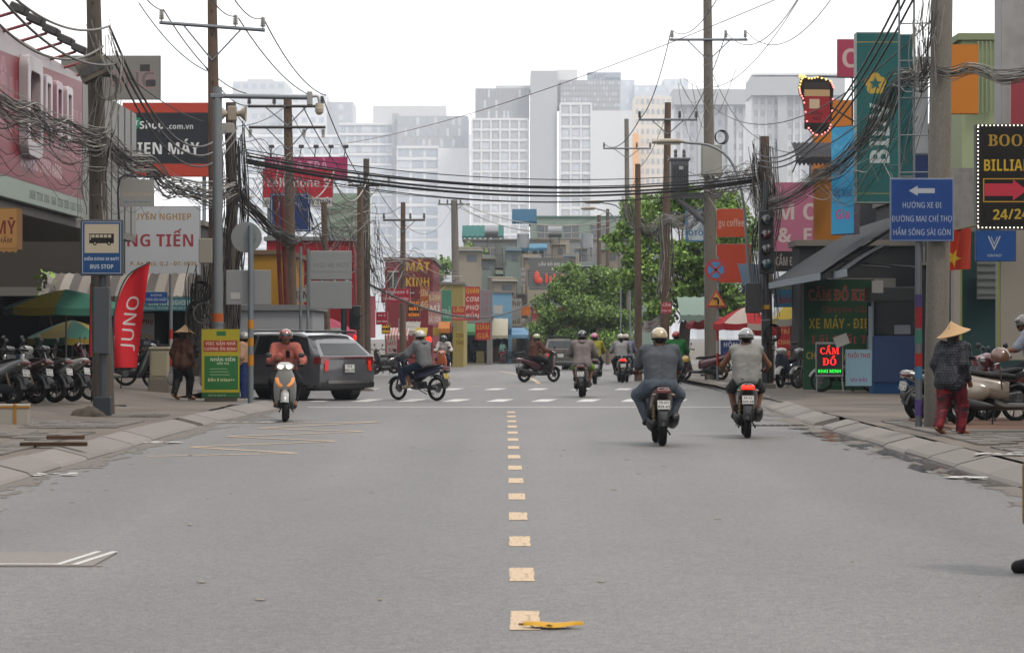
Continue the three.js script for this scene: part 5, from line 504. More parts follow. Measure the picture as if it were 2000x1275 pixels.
function bike(label, o) { // o: x,d,ry,col,trim,seat,kind,plate,lit,front
  const g = thing(o.kind === 'step' ? 'motorbike' : 'scooter', label, o.kind === 'step' ? 'motorbike' : 'scooter', [o.x, (o.y ?? 0) + gy(o.d), -o.d], o.ry ?? 0, o.group);
  if (o.lean) g.rotation.z = o.lean;
  const step = o.kind === 'step', vespa = o.kind === 'vespa', r = step ? .29 : vespa ? .24 : .275, w = step ? .075 : .1, B = mat(o.col, .3, { clearcoat: .8, clearcoatRoughness: .15 }), TR = mat(o.trim ?? '#2a2a2c', .45), ST = mat(o.seat ?? '#1c1b1b', .65);
  const zf = -.66, zr = .62; wheel(g, zf, r, w, step ? 18 : 5); wheel(g, zr, r, w * (step ? 1 : 1.12), step ? 18 : 5);
  if (step) {
    M('rear_body', zl([[-.1, .62, .05, .09], [.1, .63, .1, .1], [.4, .68, .12, .09], [.7, .76, .1, .07], [.92, .83, .04, .03]]), B, g);
    for (const s of [-1, 1]) M('leg_shield', loft([[.30, -.28, .07], [.5, -.38, .1], [.75, -.48, .1], [.92, -.52, .05]].map(([y, z, q]) => ({ c: [s * .13, y, z], u: [.035, 0, -.02], v: [0, .02, q], e: .8 })), 10), B, g);
    M('main_frame', merge([rod(V(0, .85, -.5), V(0, .45, 0), .05), rod(V(0, .45, 0), V(0, .62, .3), .05), zl([[-.2, .36, .06, .09], [0, .36, .13, .1], [.22, .38, .1, .09]])]), DARK, g);
    M('engine', merge([cyl(.08, .08, .26, 14, 0, .36, .03, 0, 0, Math.PI / 2), rod(V(0, .38, -.02), V(0, .44, -.22), .07)]), ALLOY, g);
    M('swingarm', merge([-1, 1].map(s => rod(V(s * .09, .36, .15), V(s * .09, r, zr), .022))), DARK, g);
  } else {
    M('rear_body', zl([[-.12, .52, .1, .14], [.05, .55, .16, .17], [.35, .62, .17, .16], [.62, .72, .15, .11], [.85, .80, .1, .06], [.93, .82, .05, .03]], .8), B, g);
    M('floorboard', zl([[-.52, .36, .13, .05], [-.4, .29, .17, .05], [-.05, .29, .17, .06], [.1, .34, .14, .1]], .6), TR, g);
    M('leg_shield', loft([[.28, -.42, .15, .05], [.45, -.5, .2, .06], [.68, -.56, .21, .08], [.88, -.6, .16, .08], [.97, -.6, .1, .06]].map(([y, z, a, b]) => ({ c: [0, y, z], u: [a, 0, 0], v: [0, b * .35, -b], e: .8 })), 18), B, g);
    M('inner_shield', loft([[.3, -.38, .14, .03], [.6, -.47, .17, .03], [.92, -.53, .12, .03]].map(([y, z, a, b]) => ({ c: [0, y, z], u: [a, 0, 0], v: [0, 0, -b], e: .8 })), 12), TR, g);
    M('engine', merge([zl([[.12, .33, .06, .09], [.3, .32, .09, .1], [.62, .29, .07, .09], [.74, .29, .03, .05]]).translate(-.12, 0, 0), rbox(.13, .12, .2, .03, -.15, .47, .42)]), DARK, g);
    M('shock_absorber', merge([rod(V(-.12, .34, .66), V(-.11, .64, .5), .022), ...[0, 1, 2, 3].map(i => tor(.03, .008, 10, -.12 + .0025 * i, .42 + i * .05, .62 - .03 * i, Math.PI / 2, 0, 0))]), mat('#6f5a30', .5), g);
  }
  M('seat', zl([[-.22, .74, .08, .03], [-.1, .755, .11, .05], [.15, .76, .125, .05], [.35, .79, .135, .05], [.6, .83, .12, .045], [.72, .85, .07, .02]]), ST, g);
  M('exhaust', merge([zl([[.12, .3, .02, .02], [.3, .31, .06, .07], [.62, .37, .07, .085], [.86, .42, .06, .07], [.88, .42, .03, .03]]).translate(.17, 0, 0)]), mat(step ? '#77736e' : '#2c2c2d', .45), g);
  M('front_fork', merge([-1, 1].map(s => rod(V(s * .075, r, zf), V(s * .06, .75, -.54), .024))), step ? ALLOY : DARK, g);
  const fend = (z0, a0, a1, wd, rad) => grid(14, 6, (u, v) => { const a = a0 + (a1 - a0) * u, q = (v - .5) * 2, e = rad - .05 * q * q; return V(q * wd, r + Math.cos(a) * e, z0 + Math.sin(a) * e); });
  M('front_fender', fin(fend(zf, -1.25, .9, .075, r + .05)), vespa ? B : (o.fender ? mat(o.fender, .35) : B), g);
  M('rear_fender', fin(merge([fin(fend(zr, -.5, 1.5, .07, r + .06)), loft([[.62, .86, .07], [.5, .93, .075], [.38, .95, .05]].map(([y, z, a]) => ({ c: [0, y, z], u: [a, 0, 0], v: [0, .004, .012], e: .7 })), 10)])), PLASTIC, g);
  M('head_cowl', loft([[.88, -.6, .09, .06], [.97, -.62, .15, .1], [1.03, -.6, .17, .1], [1.08, -.56, .1, .06]].map(([y, z, a, b]) => ({ c: [0, y, z], u: [a, 0, 0], v: [0, b * .3, -b], e: .85 })), 16), o.cowl ? mat(o.cowl, .35, { clearcoat: .6 }) : B, g);
  const hb = M('handlebar', tube([V(-.33, 1.03, -.40), V(-.2, 1.04, -.5), V(0, 1.02, -.55), V(.2, 1.04, -.5), V(.33, 1.03, -.40)], .014, 16), DARK, g);
  for (const s of [-1, 1]) {
    M('grip', rod(V(s * .24, 1.035, -.465), V(s * .345, 1.03, -.39), .02), RUB, hb);
    M('mirror', merge([rod(V(s * .2, 1.05, -.5), V(s * .27, 1.2, -.5), .007), ball(.06, 1, .75, .3, s * .3, 1.22, -.49)]), PLASTIC, g);
    M('indicator', ball(.03, 1.3, .7, .8, s * .13, .74, .87), mat('#8f7a68', .3), g);
    if (vespa) M('side_panel', ball(.2, .5, .8, 1.5, s * .14, .52, .45), B, g);
  }
  const lit = o.lit;
  M('headlight', lit ? merge([-1, 1].map(s => ball(.055, 1.1, .6, .5, s * .07, 1.01, -.695))) : ball(.07, 1.2, .7, .4, 0, 1.0, -.69), lit ? mat('#ffffff', .2, { emissive: '#fff6e0', ei: 3 }) : mat('#d8dde0', .1, { clearcoat: 1 }), g);
  if (lit) for (const s of [-1, 1]) M('front_indicator', loft([[.80, .15], [.72, .13], [.66, .07]].map(([y, x]) => ({ c: [s * x, y, -.645], u: [.035, 0, .01], v: [0, .02, -.012], e: .8 })), 8), mat('#e8b080', .25, { emissive: '#ff9a40', ei: .25 }), g);
  M('tail_light', rbox(.2, .06, .05, .02, 0, .79, .915), o.brake ? mat('#ff3020', .3, { emissive: '#ff1405', ei: 3 }) : mat('#7a1512', .25, { clearcoat: 1 }), g);
  const pl = M('licence_plate', box(.19, .14, .006, 0, .60, .935, -.25, 0, 0), mat('#999', .5), g);
  const pm = new THREE.PlaneGeometry(.186, .136); M('plate_print', put(pm, 0, .601, .941, -.25, 0, 0), plateMat(o.plate ?? '59-X2|417.36'), pl);
  M('stand', merge([-1, 1].map(s => rod(V(s * .08, .26, .12), V(s * .13, o.parked ? .0 : .16, o.parked ? .14 : .42), .012))), DARK, g);
  if (o.crash) M('side_guard', tube([V(-.2, .3, -.3), V(-.24, .55, -.4), V(-.18, .8, -.45)], .012, 10), CHROME, g);
  return g;
}
// ---------- people ----------
function sdfMesh(f, mn, mx, c) { // surface nets
  const nx = Math.ceil((mx[0] - mn[0]) / c) + 1, ny = Math.ceil((mx[1] - mn[1]) / c) + 1, nz = Math.ceil((mx[2] - mn[2]) / c) + 1, D = new Float32Array(nx * ny * nz), id = new Int32Array(nx * ny * nz).fill(-1), pos = [], idx = [];
  for (let k = 0, q = 0; k < nz; k++) for (let j = 0; j < ny; j++) for (let i = 0; i < nx; i++, q++) D[q] = f(mn[0] + i * c, mn[1] + j * c, mn[2] + k * c);
  const sx = 1, sy = nx, sz = nx * ny, cn = [0, sx, sy, sx + sy, sz, sz + sx, sz + sy, sz + sx + sy], ed = [[0, 1], [2, 3], [4, 5], [6, 7], [0, 2], [1, 3], [4, 6], [5, 7], [0, 4], [1, 5], [2, 6], [3, 7]];
  for (let k = 0; k < nz - 1; k++) for (let j = 0; j < ny - 1; j++) for (let i = 0; i < nx - 1; i++) { const q = i + j * sy + k * sz; let s = 0; for (const o of cn) if (D[q + o] < 0) s++; if (s === 0 || s === 8) continue;
    let x = 0, y = 0, z = 0, n = 0; for (const [a, b] of ed) { const da = D[q + cn[a]], db = D[q + cn[b]]; if ((da < 0) === (db < 0)) continue; const t = da / (da - db), P0 = [a & 1, a >> 1 & 1, a >> 2], P1 = [b & 1, b >> 1 & 1, b >> 2]; x += P0[0] + t * (P1[0] - P0[0]); y += P0[1] + t * (P1[1] - P0[1]); z += P0[2] + t * (P1[2] - P0[2]); n++; }
    id[q] = pos.length / 3; pos.push(mn[0] + (i + x / n) * c, mn[1] + (j + y / n) * c, mn[2] + (k + z / n) * c); }
  const quad = (a, b, c2, d, fl) => { if (a < 0 || b < 0 || c2 < 0 || d < 0) return; fl ? idx.push(a, b, c2, a, c2, d) : idx.push(a, c2, b, a, d, c2); };
  for (let k = 1; k < nz - 1; k++) for (let j = 1; j < ny - 1; j++) for (let i = 1; i < nx - 1; i++) { const q = i + j * sy + k * sz, a = D[q] < 0;
    if (a !== D[q + sx] < 0) quad(id[q - sy - sz], id[q - sz], id[q], id[q - sy], a); if (a !== D[q + sy] < 0) quad(id[q - sx - sz], id[q - sx], id[q], id[q - sz], a); if (a !== D[q + sz] < 0) quad(id[q - sx - sy], id[q - sy], id[q], id[q - sx], a); }
  const g = new THREE.BufferGeometry(); g.setAttribute('position', new THREE.Float32BufferAttribute(pos, 3)); g.setIndex(idx); g.computeVertexNormals(); return fin(g);
}
function capd(x, y, z, b) { const ax = b[0][0], ay = b[0][1], az = b[0][2], dx = b[1][0] - ax, dy = b[1][1] - ay, dz = b[1][2] - az, px = x - ax, py = y - ay, pz = z - az; let t = (px * dx + py * dy + pz * dz) / (dx * dx + dy * dy + dz * dz + 1e-9); t = t < 0 ? 0 : t > 1 ? 1 : t; const qx = px - t * dx, qy = py - t * dy, qz = pz - t * dz; return Math.sqrt(qx * qx + qy * qy + qz * qz) - (b[2] + (b[3] - b[2]) * t); }
function blend(bones, k, inf = 0, fold = 0) { return (x, y, z) => { let d = 1e9; for (const b of bones) { const e = capd(x, y, z, b), h = Math.max(k - Math.abs(d - e), 0) / k; d = Math.min(d, e) - h * h * k * .25; } if (fold) d += fold * nz3(x * 9, y * 5 + z * 4, z * 7) + fold * .5 * nz3(x * 16, y * 22, z * 11 + 3); return d - inf; }; }
function bonesMesh(bones, k, inf, cell, fold) { const mn = [9, 9, 9], mx = [-9, -9, -9]; for (const b of bones) for (const e of [0, 1]) for (let q = 0; q < 3; q++) { const R0 = b[2 + e] + inf + .04; mn[q] = Math.min(mn[q], b[e][q] - R0); mx[q] = Math.max(mx[q], b[e][q] + R0); } return sdfMesh(blend(bones, k, inf, fold), mn, mx, cell); }
const L3 = (a, b, t) => a.map((v, i) => v + (b[i] - v) * t);
const nrm = a => { const l = Math.hypot(...a); return a.map(v => v / l); }, cross = (a, b) => [a[1] * b[2] - a[2] * b[1], a[2] * b[0] - a[0] * b[2], a[0] * b[1] - a[1] * b[0]];
const poses = {
  ride: { pel: [0, .90, .22], ch: [0, 1.25, .15], nk: [0, 1.42, .10], hd: [0, 1.545, .06], sh: [.19, 1.36, .12], el: [.31, 1.12, -.06], wr: [.31, 1.08, -.31], hip: [.10, .87, .2], kn: [.23, .74, -.2], an: [.17, .37, -.1], toe: [.18, .31, -.3], hd2: [.30, 1.04, -.41] },
  walk: { pel: [0, .90, 0], ch: [0, 1.2, -.04], nk: [0, 1.36, -.06], hd: [0, 1.47, -.10], sh: [.17, 1.3, -.04], el: [.24, 1.04, .02], wr: [.25, .82, -.1], hip: [.09, .86, 0], kn: [.1, .48, -.08], an: [.09, .09, .02], toe: [.1, .04, -.16], stride: .16 },
  stand: { pel: [0, .92, 0], ch: [0, 1.22, 0], nk: [0, 1.39, 0], hd: [0, 1.5, -.02], sh: [.17, 1.33, 0], el: [.25, 1.07, 0], wr: [.25, .85, -.1], hip: [.09, .88, 0], kn: [.1, .48, 0], an: [.1, .09, .02], toe: [.11, .04, -.15] },
};
function person(label, o) {
  const p = { ...poses[o.pose ?? 'ride'], ...(o.mod ?? {}) }, g = thing('person', label, 'person', [o.x, (o.y ?? 0) + gy(o.d), -o.d], o.ry ?? 0, o.group), fat = o.fat ?? 1, sc = o.scale ?? 1; g.scale.setScalar(sc);
  const X = (v, s) => [v[0] * s, v[1], v[2]]; const A = { torso: [], ua: [], fa: [], th: [], shn: [], ft: [], nk: [] }, fingers = []; const dbl = [];
  for (const s of [-1, 1]) {
    const st = (p.stride ?? 0) * s, leg = v => { const q = X(v, s); return q; };
    const sh = X(p.sh, s), el = X(s > 0 ? p.elR ?? p.el : p.el, s), wr = X(s > 0 ? p.wrR ?? p.wr : p.wr, s);
    let kn = leg(p.kn), an = leg(p.an), toe = leg(p.toe); if (st) { kn = [kn[0], kn[1], kn[2] - st * .55]; an = [an[0], an[1] + (s < 0 ? .05 : 0), an[2] - st]; toe = [toe[0], toe[1] + (s < 0 ? 0 : 0), toe[2] - st]; }
    const hp = X(p.hip, s), cx = p.ch;
    A.torso.push([[s * .08, p.pel[1], p.pel[2]], [s * .085 * fat, cx[1], cx[2]], .115 * fat, .11 * fat], [[s * .085 * fat, cx[1], cx[2]], [s * .11, p.nk[1] - .08, p.nk[2] + .01], .11 * fat, .075]);
    A.torso.push([[s * .03, p.nk[1] - .05, p.nk[2]], sh, .055, .062]);
    A.ua.push([sh, el, .055 * fat, .043]); A.fa.push([el, wr, .042, .028]);
    A.th.push([hp, kn, .095 * fat, .062]); A.shn.push([kn, an, .06, .037]); A.ft.push([an, toe, .036, .032], [[an[0], an[1] - .02, an[2] + .04], toe, .034, .028]);
    // hand
    const hd = p.hd2 ? nrm([s * p.hd2[0] - wr[0], p.hd2[1] - wr[1], p.hd2[2] - wr[2]]) : nrm(wr.map((v, i) => v - el[i])), side = nrm(cross(hd, [0, 1, 0])), dn = nrm(cross(side, hd)).map(v => -v), at = (a, b, c) => wr.map((v, i) => v + hd[i] * a + side[i] * b + dn[i] * c);
    fingers.push([wr, at(.05, 0, 0), .026, .024], [at(.03, -.022, 0), at(.08, -.026, .0), .016, .014], [at(.03, .022, 0), at(.08, .026, 0), .016, .014]);
    const cu = o.pose ? .35 : 1; [-.03, -.01, .01, .03].forEach((b, i) => { const L = [.028, .034, .032, .024][i]; fingers.push([at(.08, b, 0), at(.08 + L * (1 - cu * .3), b, L * cu * .7), .0095, .009], [at(.08 + L * (1 - cu * .3), b, L * cu * .7), at(.08 + L * (1.6 - cu * 1.2), b, L * (cu * 1.5)), .009, .008]); });
    fingers.push([at(.02, -s * .022, .01), at(.055, -s * .045, .025), .011, .010], [at(.055, -s * .045, .025), at(.085, -s * .045, .035), .010, .009]);
  }
  A.nk.push([[0, p.nk[1] - .04, p.nk[2]], L3(p.nk, p.hd, .7), .055, .052]);
  const hx = p.hd, hb = [[[0, hx[1] + .03, hx[2] + .02], [0, hx[1] + .03, hx[2] - .01], .088, .085], [[0, hx[1] + .0, hx[2] - .03], [0, hx[1] - .085, hx[2] - .055], .066, .04], [[0, hx[1] - .0, hx[2] - .098], [0, hx[1] - .03, hx[2] - .115], .008, .013], [[-.03, hx[1] - .06, hx[2] - .03], [.03, hx[1] - .06, hx[2] - .03], .045, .045], ...[-1, 1].map(s => [[s * .088, hx[1] - .01, hx[2] + .01], [s * .09, hx[1] + .02, hx[2] + .015], .012, .015])];
  const lo = o.detail ? 1 : 1.5, all = [...A.torso, ...A.ua, ...A.fa, ...A.th, ...A.shn, ...A.ft, ...A.nk], skin = mat(o.skin ?? '#9a6a4c', .6);
  M('body', merge([bonesMesh(all, .04, 0, .02), bonesMesh([...hb, ...A.nk], .02, 0, .009 * lo), bonesMesh(fingers.slice(0, fingers.length / 2), .008, 0, .006 * lo), bonesMesh(fingers.slice(fingers.length / 2), .008, 0, .006 * lo)]), skin, g);
  const shirt = o.shirt, sl = shirt.sleeve ?? 1, sb = [...A.torso]; for (const i of [0, 1]) { if (sl > .05) { const u = A.ua[i], t = Math.min(1, sl * 2); sb.push([u[0], L3(u[0], u[1], t), .06 * (shirt.loose ?? 1), .055 * (shirt.loose ?? 1)]); } if (sl > .5) { const u = A.fa[i], t = (sl - .5) * 2; sb.push([u[0], L3(u[0], u[1], t * .95), .05 * (shirt.loose ?? 1), .036 * (shirt.loose ?? 1)]); } }
  if (shirt.hem) for (const s of [-1, 1]) sb.push([[s * .08, p.pel[1], p.pel[2]], [s * .09, p.pel[1] - shirt.hem, p.pel[2] + .02], .125 * fat, .13 * fat]);
  const sm = shirt.m ?? mat(shirt.col, .85), top = M(shirt.name ?? 'shirt', bonesMesh(sb, .045, (shirt.inf ?? .014) + .006, .018, .015), sm, g);
  if (shirt.collar) M('collar', tor(.068, .022, 18, 0, p.nk[1] - .035, p.nk[2] + .01, Math.PI / 2 + .25, 0, 0), sm, top);
  if (shirt.hood) M('hood', ball(.1, 1.1, .55, .7, 0, p.nk[1] - .01, p.nk[2] + .075), sm, top);
  if (shirt.text) { const m = print(256, 64, (x, w, h) => { R(x, shirt.col, 0, 0, w, h); T(x, shirt.text, w / 2, h / 2, 44, '#e8efe6', { max: 240 }); }); M('lettering', put(new THREE.PlaneGeometry(.26, .06), 0, p.ch[1] + .03, p.ch[2] + .17, -.1, 0, 0), m, top); }
  const pt = o.pants, pl = pt.len ?? 1, pb = []; for (const i of [0, 1]) { pb.push([A.torso[i * 3][0], L3(A.torso[i * 3][0], A.torso[i * 3][1], .12), .122 * fat, .118 * fat], [A.th[i][0], A.th[i][1], .1 * fat * (pt.loose ?? 1), .072 * (pt.loose ?? 1)]); if (pl > 0) pb.push([A.shn[i][0], L3(A.shn[i][0], A.shn[i][1], pl * .96), .068 * (pt.loose ?? 1), .052 * (pt.loose ?? 1)]); }
  M(pt.name ?? 'trousers', bonesMesh(pb, .035, .014, .018, .013), pt.m ?? mat(pt.col, .85), g);
  for (const i of [0, 1]) { const f = A.ft[i * 2], fs = [A.ft[i * 2 + 1]].map(b => [[b[0][0], b[0][1] - .0, b[0][2]], b[1], .036, .032]); if (o.shoes === 'sandal') { const a = f[0], b = f[1]; M('sandal', loft([-.07, 0, .5, 1, 1.25].map((t, q) => ({ c: [a[0] + (b[0] - a[0]) * t, b[1] - .032, a[2] + (b[2] - a[2]) * t], u: [[.025, .04, .042, .048, .02][q], 0, 0], v: [0, .012, 0], e: .8 })), 12), mat('#3d2f26', .8), g); } else M('shoe', bonesMesh([...fs, [L3(f[0], f[1], .1), f[1], .04, .035]], .02, .008, .014), mat(o.shoes ?? '#2c2724', .7), g); }
  const hc = [0, hx[1] + .035, hx[2] + .012], hg = thingless('head_gear');
  if (o.helmet) { const hm = mat(o.helmet, .25, { clearcoat: .8 }); const pr = []; const full = o.full ? .62 : .40; for (let i = 0; i <= 14; i++) { const a = i / 14 * Math.PI * (.5 + full * .25); pr.push(new THREE.Vector2(Math.sin(a) * .125 + .0005, Math.cos(a) * .128)); } for (let i = 14; i >= 0; i--) { const a = i / 14 * Math.PI * (.5 + full * .25); pr.push(new THREE.Vector2(Math.sin(a) * .115 + .0004, Math.cos(a) * .118)); }
    const h = M('helmet', put(fin(new THREE.LatheGeometry(pr, 26)).scale(.97, 1, 1.12), hc[0], hc[1] - .005, hc[2], -.12, 0, 0), hm, g);
    M('helmet_rim', put(tor(.121, .008, 30).scale(.97, 1.12, 1), hc[0], hc[1] - (o.full ? .066 : .045), hc[2], Math.PI / 2 - .12, 0, 0), mat(o.rim ?? '#3a3733', .5), h);
    if (o.stripe) M('helmet_stripe', put(tor(.1235, .011, 30).scale(.97, 1.12, 1), hc[0], hc[1] + .012, hc[2], Math.PI / 2 - .12, 0, 0), mat(o.stripe, .4), h);
    M('visor', put(fin(new THREE.SphereGeometry(.135, 14, 5, Math.PI * 1.15, Math.PI * .7, 1.15, .42)), hc[0], hc[1] - .01, hc[2] - .02), mat(o.visor ?? '#2b2b2d', .3, { clearcoat: .6 }), h);
    M('chin_strap', tube([V(-.1, hc[1] - .03, hc[2]), V(-.06, hx[1] - .1, hx[2] - .045), V(.06, hx[1] - .1, hx[2] - .045), V(.1, hc[1] - .03, hc[2])], .006, 12), DARK, h);
  }
  if (o.hat) { const pr = []; for (let i = 0; i <= 22; i++) pr.push(new THREE.Vector2(.001 + i / 22 * .245, .17 - i / 22 * .19 + (i % 2) * .003 - .02 * Math.sin(i / 22 * 3.1))); const h = M('conical_hat', put(fin(new THREE.LatheGeometry(pr, 32)), 0, hx[1] + .04, hx[2], o.hatTilt ?? -.15, 0, o.hatRoll ?? 0), mat('#d6b184', .8), g); M('hat_brim', put(tor(.245, .006, 32), 0, hx[1] + .02, hx[2] + .002, Math.PI / 2 + (o.hatTilt ?? -.15), o.hatRoll ?? 0, 0), mat('#b98f60', .8), h); }
  if (o.hair) { M('hair', bonesMesh([[[0, hx[1] + .045, hx[2] + .03], [0, hx[1] - .02, hx[2] + .05], .09, .08], [[0, hx[1] - .03, hx[2] + .06], [0, hx[1] - .03 - o.hair, hx[2] + .11], .06, .03]], .03, .004, .014, .008), mat('#17120f', .55), g); } else M('hair', bonesMesh([[[0, hx[1] + .05, hx[2] + .025], [0, hx[1] - .0, hx[2] + .045], .088, .08]], .02, .004, .016), mat('#17120f', .6), g);
  if (o.mask) M('face_mask', ball(.062, 1, .8, .8, 0, hx[1] - .045, hx[2] - .062), mat(o.mask, .8), g);
  if (o.face) { for (const s of [-1, 1]) { M('eye', ball(.011, 1.3, .7, .6, s * .032, hx[1] + .006, hx[2] - .092), mat('#150f0c', .3), g); M('eyebrow', ball(.016, 1.3, .3, .4, s * .033, hx[1] + .026, hx[2] - .091), mat('#1a1310', .8), g); } M('mouth', ball(.02, 1.2, .3, .4, 0, hx[1] - .062, hx[2] - .098), mat('#6d3a30', .6), g); }
  return g;
}
function thingless() { return null; }
// ---------- cars ----------
function car(label, o) {
  const g = thing('car', label, 'car', [o.x, (o.y ?? 0) + gy(o.d), -o.d], o.ry), { L, hw, H, belt } = o, lerpL = (l, s) => { for (let i = 0; i < l.length - 1; i++) if (s <= l[i + 1][0]) { const t = (s - l[i][0]) / (l[i + 1][0] - l[i][0]); return l[i][1] + (l[i + 1][1] - l[i][1]) * (t * t * (3 - 2 * t) * .5 + t * .5); } return l[l.length - 1][1]; };
  const side = (s, t) => { const rf = lerpL(o.roof, s), b = Math.min(belt, rf - .04), w = hw * lerpL([[0, .93], [.05, .99], [.5, 1], [.85, .98], [.95, .9], [1, .76]], s), wr = w * (rf > belt + .3 ? .75 : .9), yb = .3;
    const st = [[0, yb, w * .93], [.08, yb + .04, w * .985], [.25, .68, w], [.45, b, w * .965], [.78, rf - .07, wr], [.86, rf - .02, wr * .9], [1, rf, 0]]; let y = 0, x = 0; for (let i = 0; i < 6; i++) if (t <= st[i + 1][0] + 1e-9) { const q = (t - st[i][0]) / (st[i + 1][0] - st[i][0]); y = st[i][1] + (st[i + 1][1] - st[i][1]) * q; x = st[i][2] + (st[i + 1][2] - st[i][2]) * q; break; }
    const k = Math.max(0, 1 - s / .2), lean = (o.lean ?? .3) * Math.max(0, (y - belt) / (H - belt)) * k, bulge = .05 * k * Math.max(0, 1 - Math.abs(y - .75) / .5); return V(x, y, L / 2 - s * L - lean + bulge * .6); };
  const paint = mat(o.col, .3, { clearcoat: 1, clearcoatRoughness: .08, metalness: .35 }), glass = mat('#1c2226', .12), black = mat('#17181a', .55);
  M('body', merge([fin(grid(40, 44, (u, v) => { const q = v < .5 ? v * 2 : 2 - v * 2, p = side(u, q); return v < .5 ? V(-p.x, p.y, p.z) : p; })), fin(grid(14, 22, (u, v) => { const p = side(0, v * .999), a = (u * 2 - 1); return V(p.x * a, p.y, p.z + .05 * (1 - a * a)); })), fin(grid(14, 22, (u, v) => { const p = side(1, v * .999), a = (u * 2 - 1); return V(p.x * a, p.y, p.z - .12 * (1 - a * a)); }))]), paint, g);
  const patchS = (sa, sb, ta, tb, sg, off) => fin(grid(12, 6, (u, v) => { const p = side(sa + (sb - sa) * u, ta + (tb - ta) * v); return V(sg * (p.x + off), p.y + off * .3, p.z); })), patchR = (ua, ub, ta, tb, off) => fin(grid(12, 6, (u, v) => { const p = side(0, ta + (tb - ta) * v), a = ua + (ub - ua) * u; return V(p.x * a, p.y, p.z + .05 * (1 - a * a) + off); }));
  for (const sg of [-1, 1]) { o.wins.forEach(([a, b]) => M('side_window', patchS(a, b, .48, .765, sg, .008), glass, g)); M('window_trim', patchS(o.wins[0][0], o.wins[o.wins.length - 1][1], .445, .465, sg, .012), CHROME, g); M('sill', patchS(.02, .97, .01, .1, sg, .01), black, g); M('roof_rail', rod(V(sg * hw * .66, H + .02, L * .32), V(sg * hw * .66, H + .02, -L * .12), .018), CHROME, g);
    M('mirror', rbox(.22, .16, .12, .04, sg * (hw + .08), belt + .06, -L * .22), paint, g); for (const s of o.doors ?? []) M('door_seam', patchS(s, s + .0035, .1, .46, sg, .004), black, g); for (const s of o.doors ?? []) M('door_handle', rbox(.02, .03, .18, .008, sg * (hw + .005), belt - .12, L / 2 - (s + .05) * L), CHROME, g);
    for (const s of o.axles) { const z = L / 2 - s * L, r = o.wr; M('wheel_arch', cyl(r + .06, r + .06, .3, 28, sg * (hw - .13), r, z, 0, 0, Math.PI / 2), black, g); const wg = M('wheel', merge([tor(r * .62, .03, 28, sg * (hw + .01), r, z, 0, Math.PI / 2, 0), cyl(.07, .07, .05, 14, sg * (hw + .01), r, z, 0, 0, Math.PI / 2), ...[0, 1, 2, 3, 4].map(i => { const a = i * 1.2566; return rod(V(sg * (hw + .012), r, z), V(sg * (hw + .012), r + Math.cos(a) * r * .62, z + Math.sin(a) * r * .62), .045, .035, 5); })]), ALLOY, g); M('tyre', fin(put(new THREE.TorusGeometry(r * .83, r * .17, 12, 36).scale(1, 1, 1.5), sg * (hw - .1), r, z, 0, Math.PI / 2, 0)), RUB, wg); M('rim_back', cyl(r * .68, r * .68, .1, 24, sg * (hw - .06), r, z, 0, 0, Math.PI / 2), DARK, wg); }
    M('tail_lamp', merge([patchR(sg * .7, sg * .99, .36, .445, .02), patchS(0, .035, .36, .445, sg, .012)]), mat('#8a1a1a', .2, { clearcoat: 1 }), g); M('tail_lamp_glow', patchR(sg * .74, sg * .86, .27, .40, .028), mat('#a02018', .3, { emissive: '#ff3510', ei: .2 }), g); M('headlamp', patchS(.965, .995, .3, .42, sg, .01), mat('#c8d0d4', .1, { clearcoat: 1 }), g); }
  M('rear_window', patchR(-.86, .86, .49, .74, .012), glass, g); M('tail_bar', patchR(-.98, .98, .43, .452, .022), mat('#6e1518', .25, { clearcoat: 1 }), g); M('rear_bumper', patchR(-.98, .98, .02, .13, .05), black, g); M('bumper_trim', patchR(-.75, .75, .12, .16, .055), CHROME, g); M('spoiler', rbox(hw * 1.5, .05, .24, .02, 0, H - .01, L / 2 - (o.lean ?? .3) + .03), black, g);
  M('licence_plate', put(new THREE.PlaneGeometry(.33, .2), 0, .78, L / 2 + .12), plateMat('51K|682.03'), g); M('windscreen', fin(grid(12, 6, (u, v) => { const s = o.ws[0] + (o.ws[1] - o.ws[0]) * v, y = lerpL(o.roof, s); return V((u * 2 - 1) * hw * (.86 - .08 * (1 - v)), y + .012 - .05 * Math.pow(u * 2 - 1, 2), L / 2 - s * L); })), glass, g); M('underbody', box(hw * 1.7, .12, L * .9, 0, .3, 0), black, g); return g; }
car('grey people carrier with roof rails turning into the side street', { x: -5.7, d: 68.6, ry: .8, L: 4.7, hw: .96, H: 1.67, belt: 1.06, col: '#6e6e73', roof: [[0, 1.50], [.06, 1.60], [.25, 1.67], [.55, 1.66], [.68, 1.56], [.82, 1.1], [.98, .93], [1, .78]], wins: [[.06, .27], [.30, .50], [.52, .70]], doors: [.29, .51], axles: [.2, .81], wr: .36, lean: .62, ws: [.70, .82] });
car('olive grey sport utility car driving away towards the bend', { x: 2.3, d: 150, ry: .12, L: 4.7, hw: .93, H: 1.82, belt: 1.1, col: '#5d5b4e', roof: [[0, 1.7], [.06, 1.78], [.3, 1.82], [.58, 1.8], [.72, 1.2], [.97, 1.02], [1, .85]], wins: [[.06, .25], [.28, .44], [.46, .62]], doors: [.27, .45], axles: [.2, .8], wr: .38, lean: .3, ws: [.59, .72] });
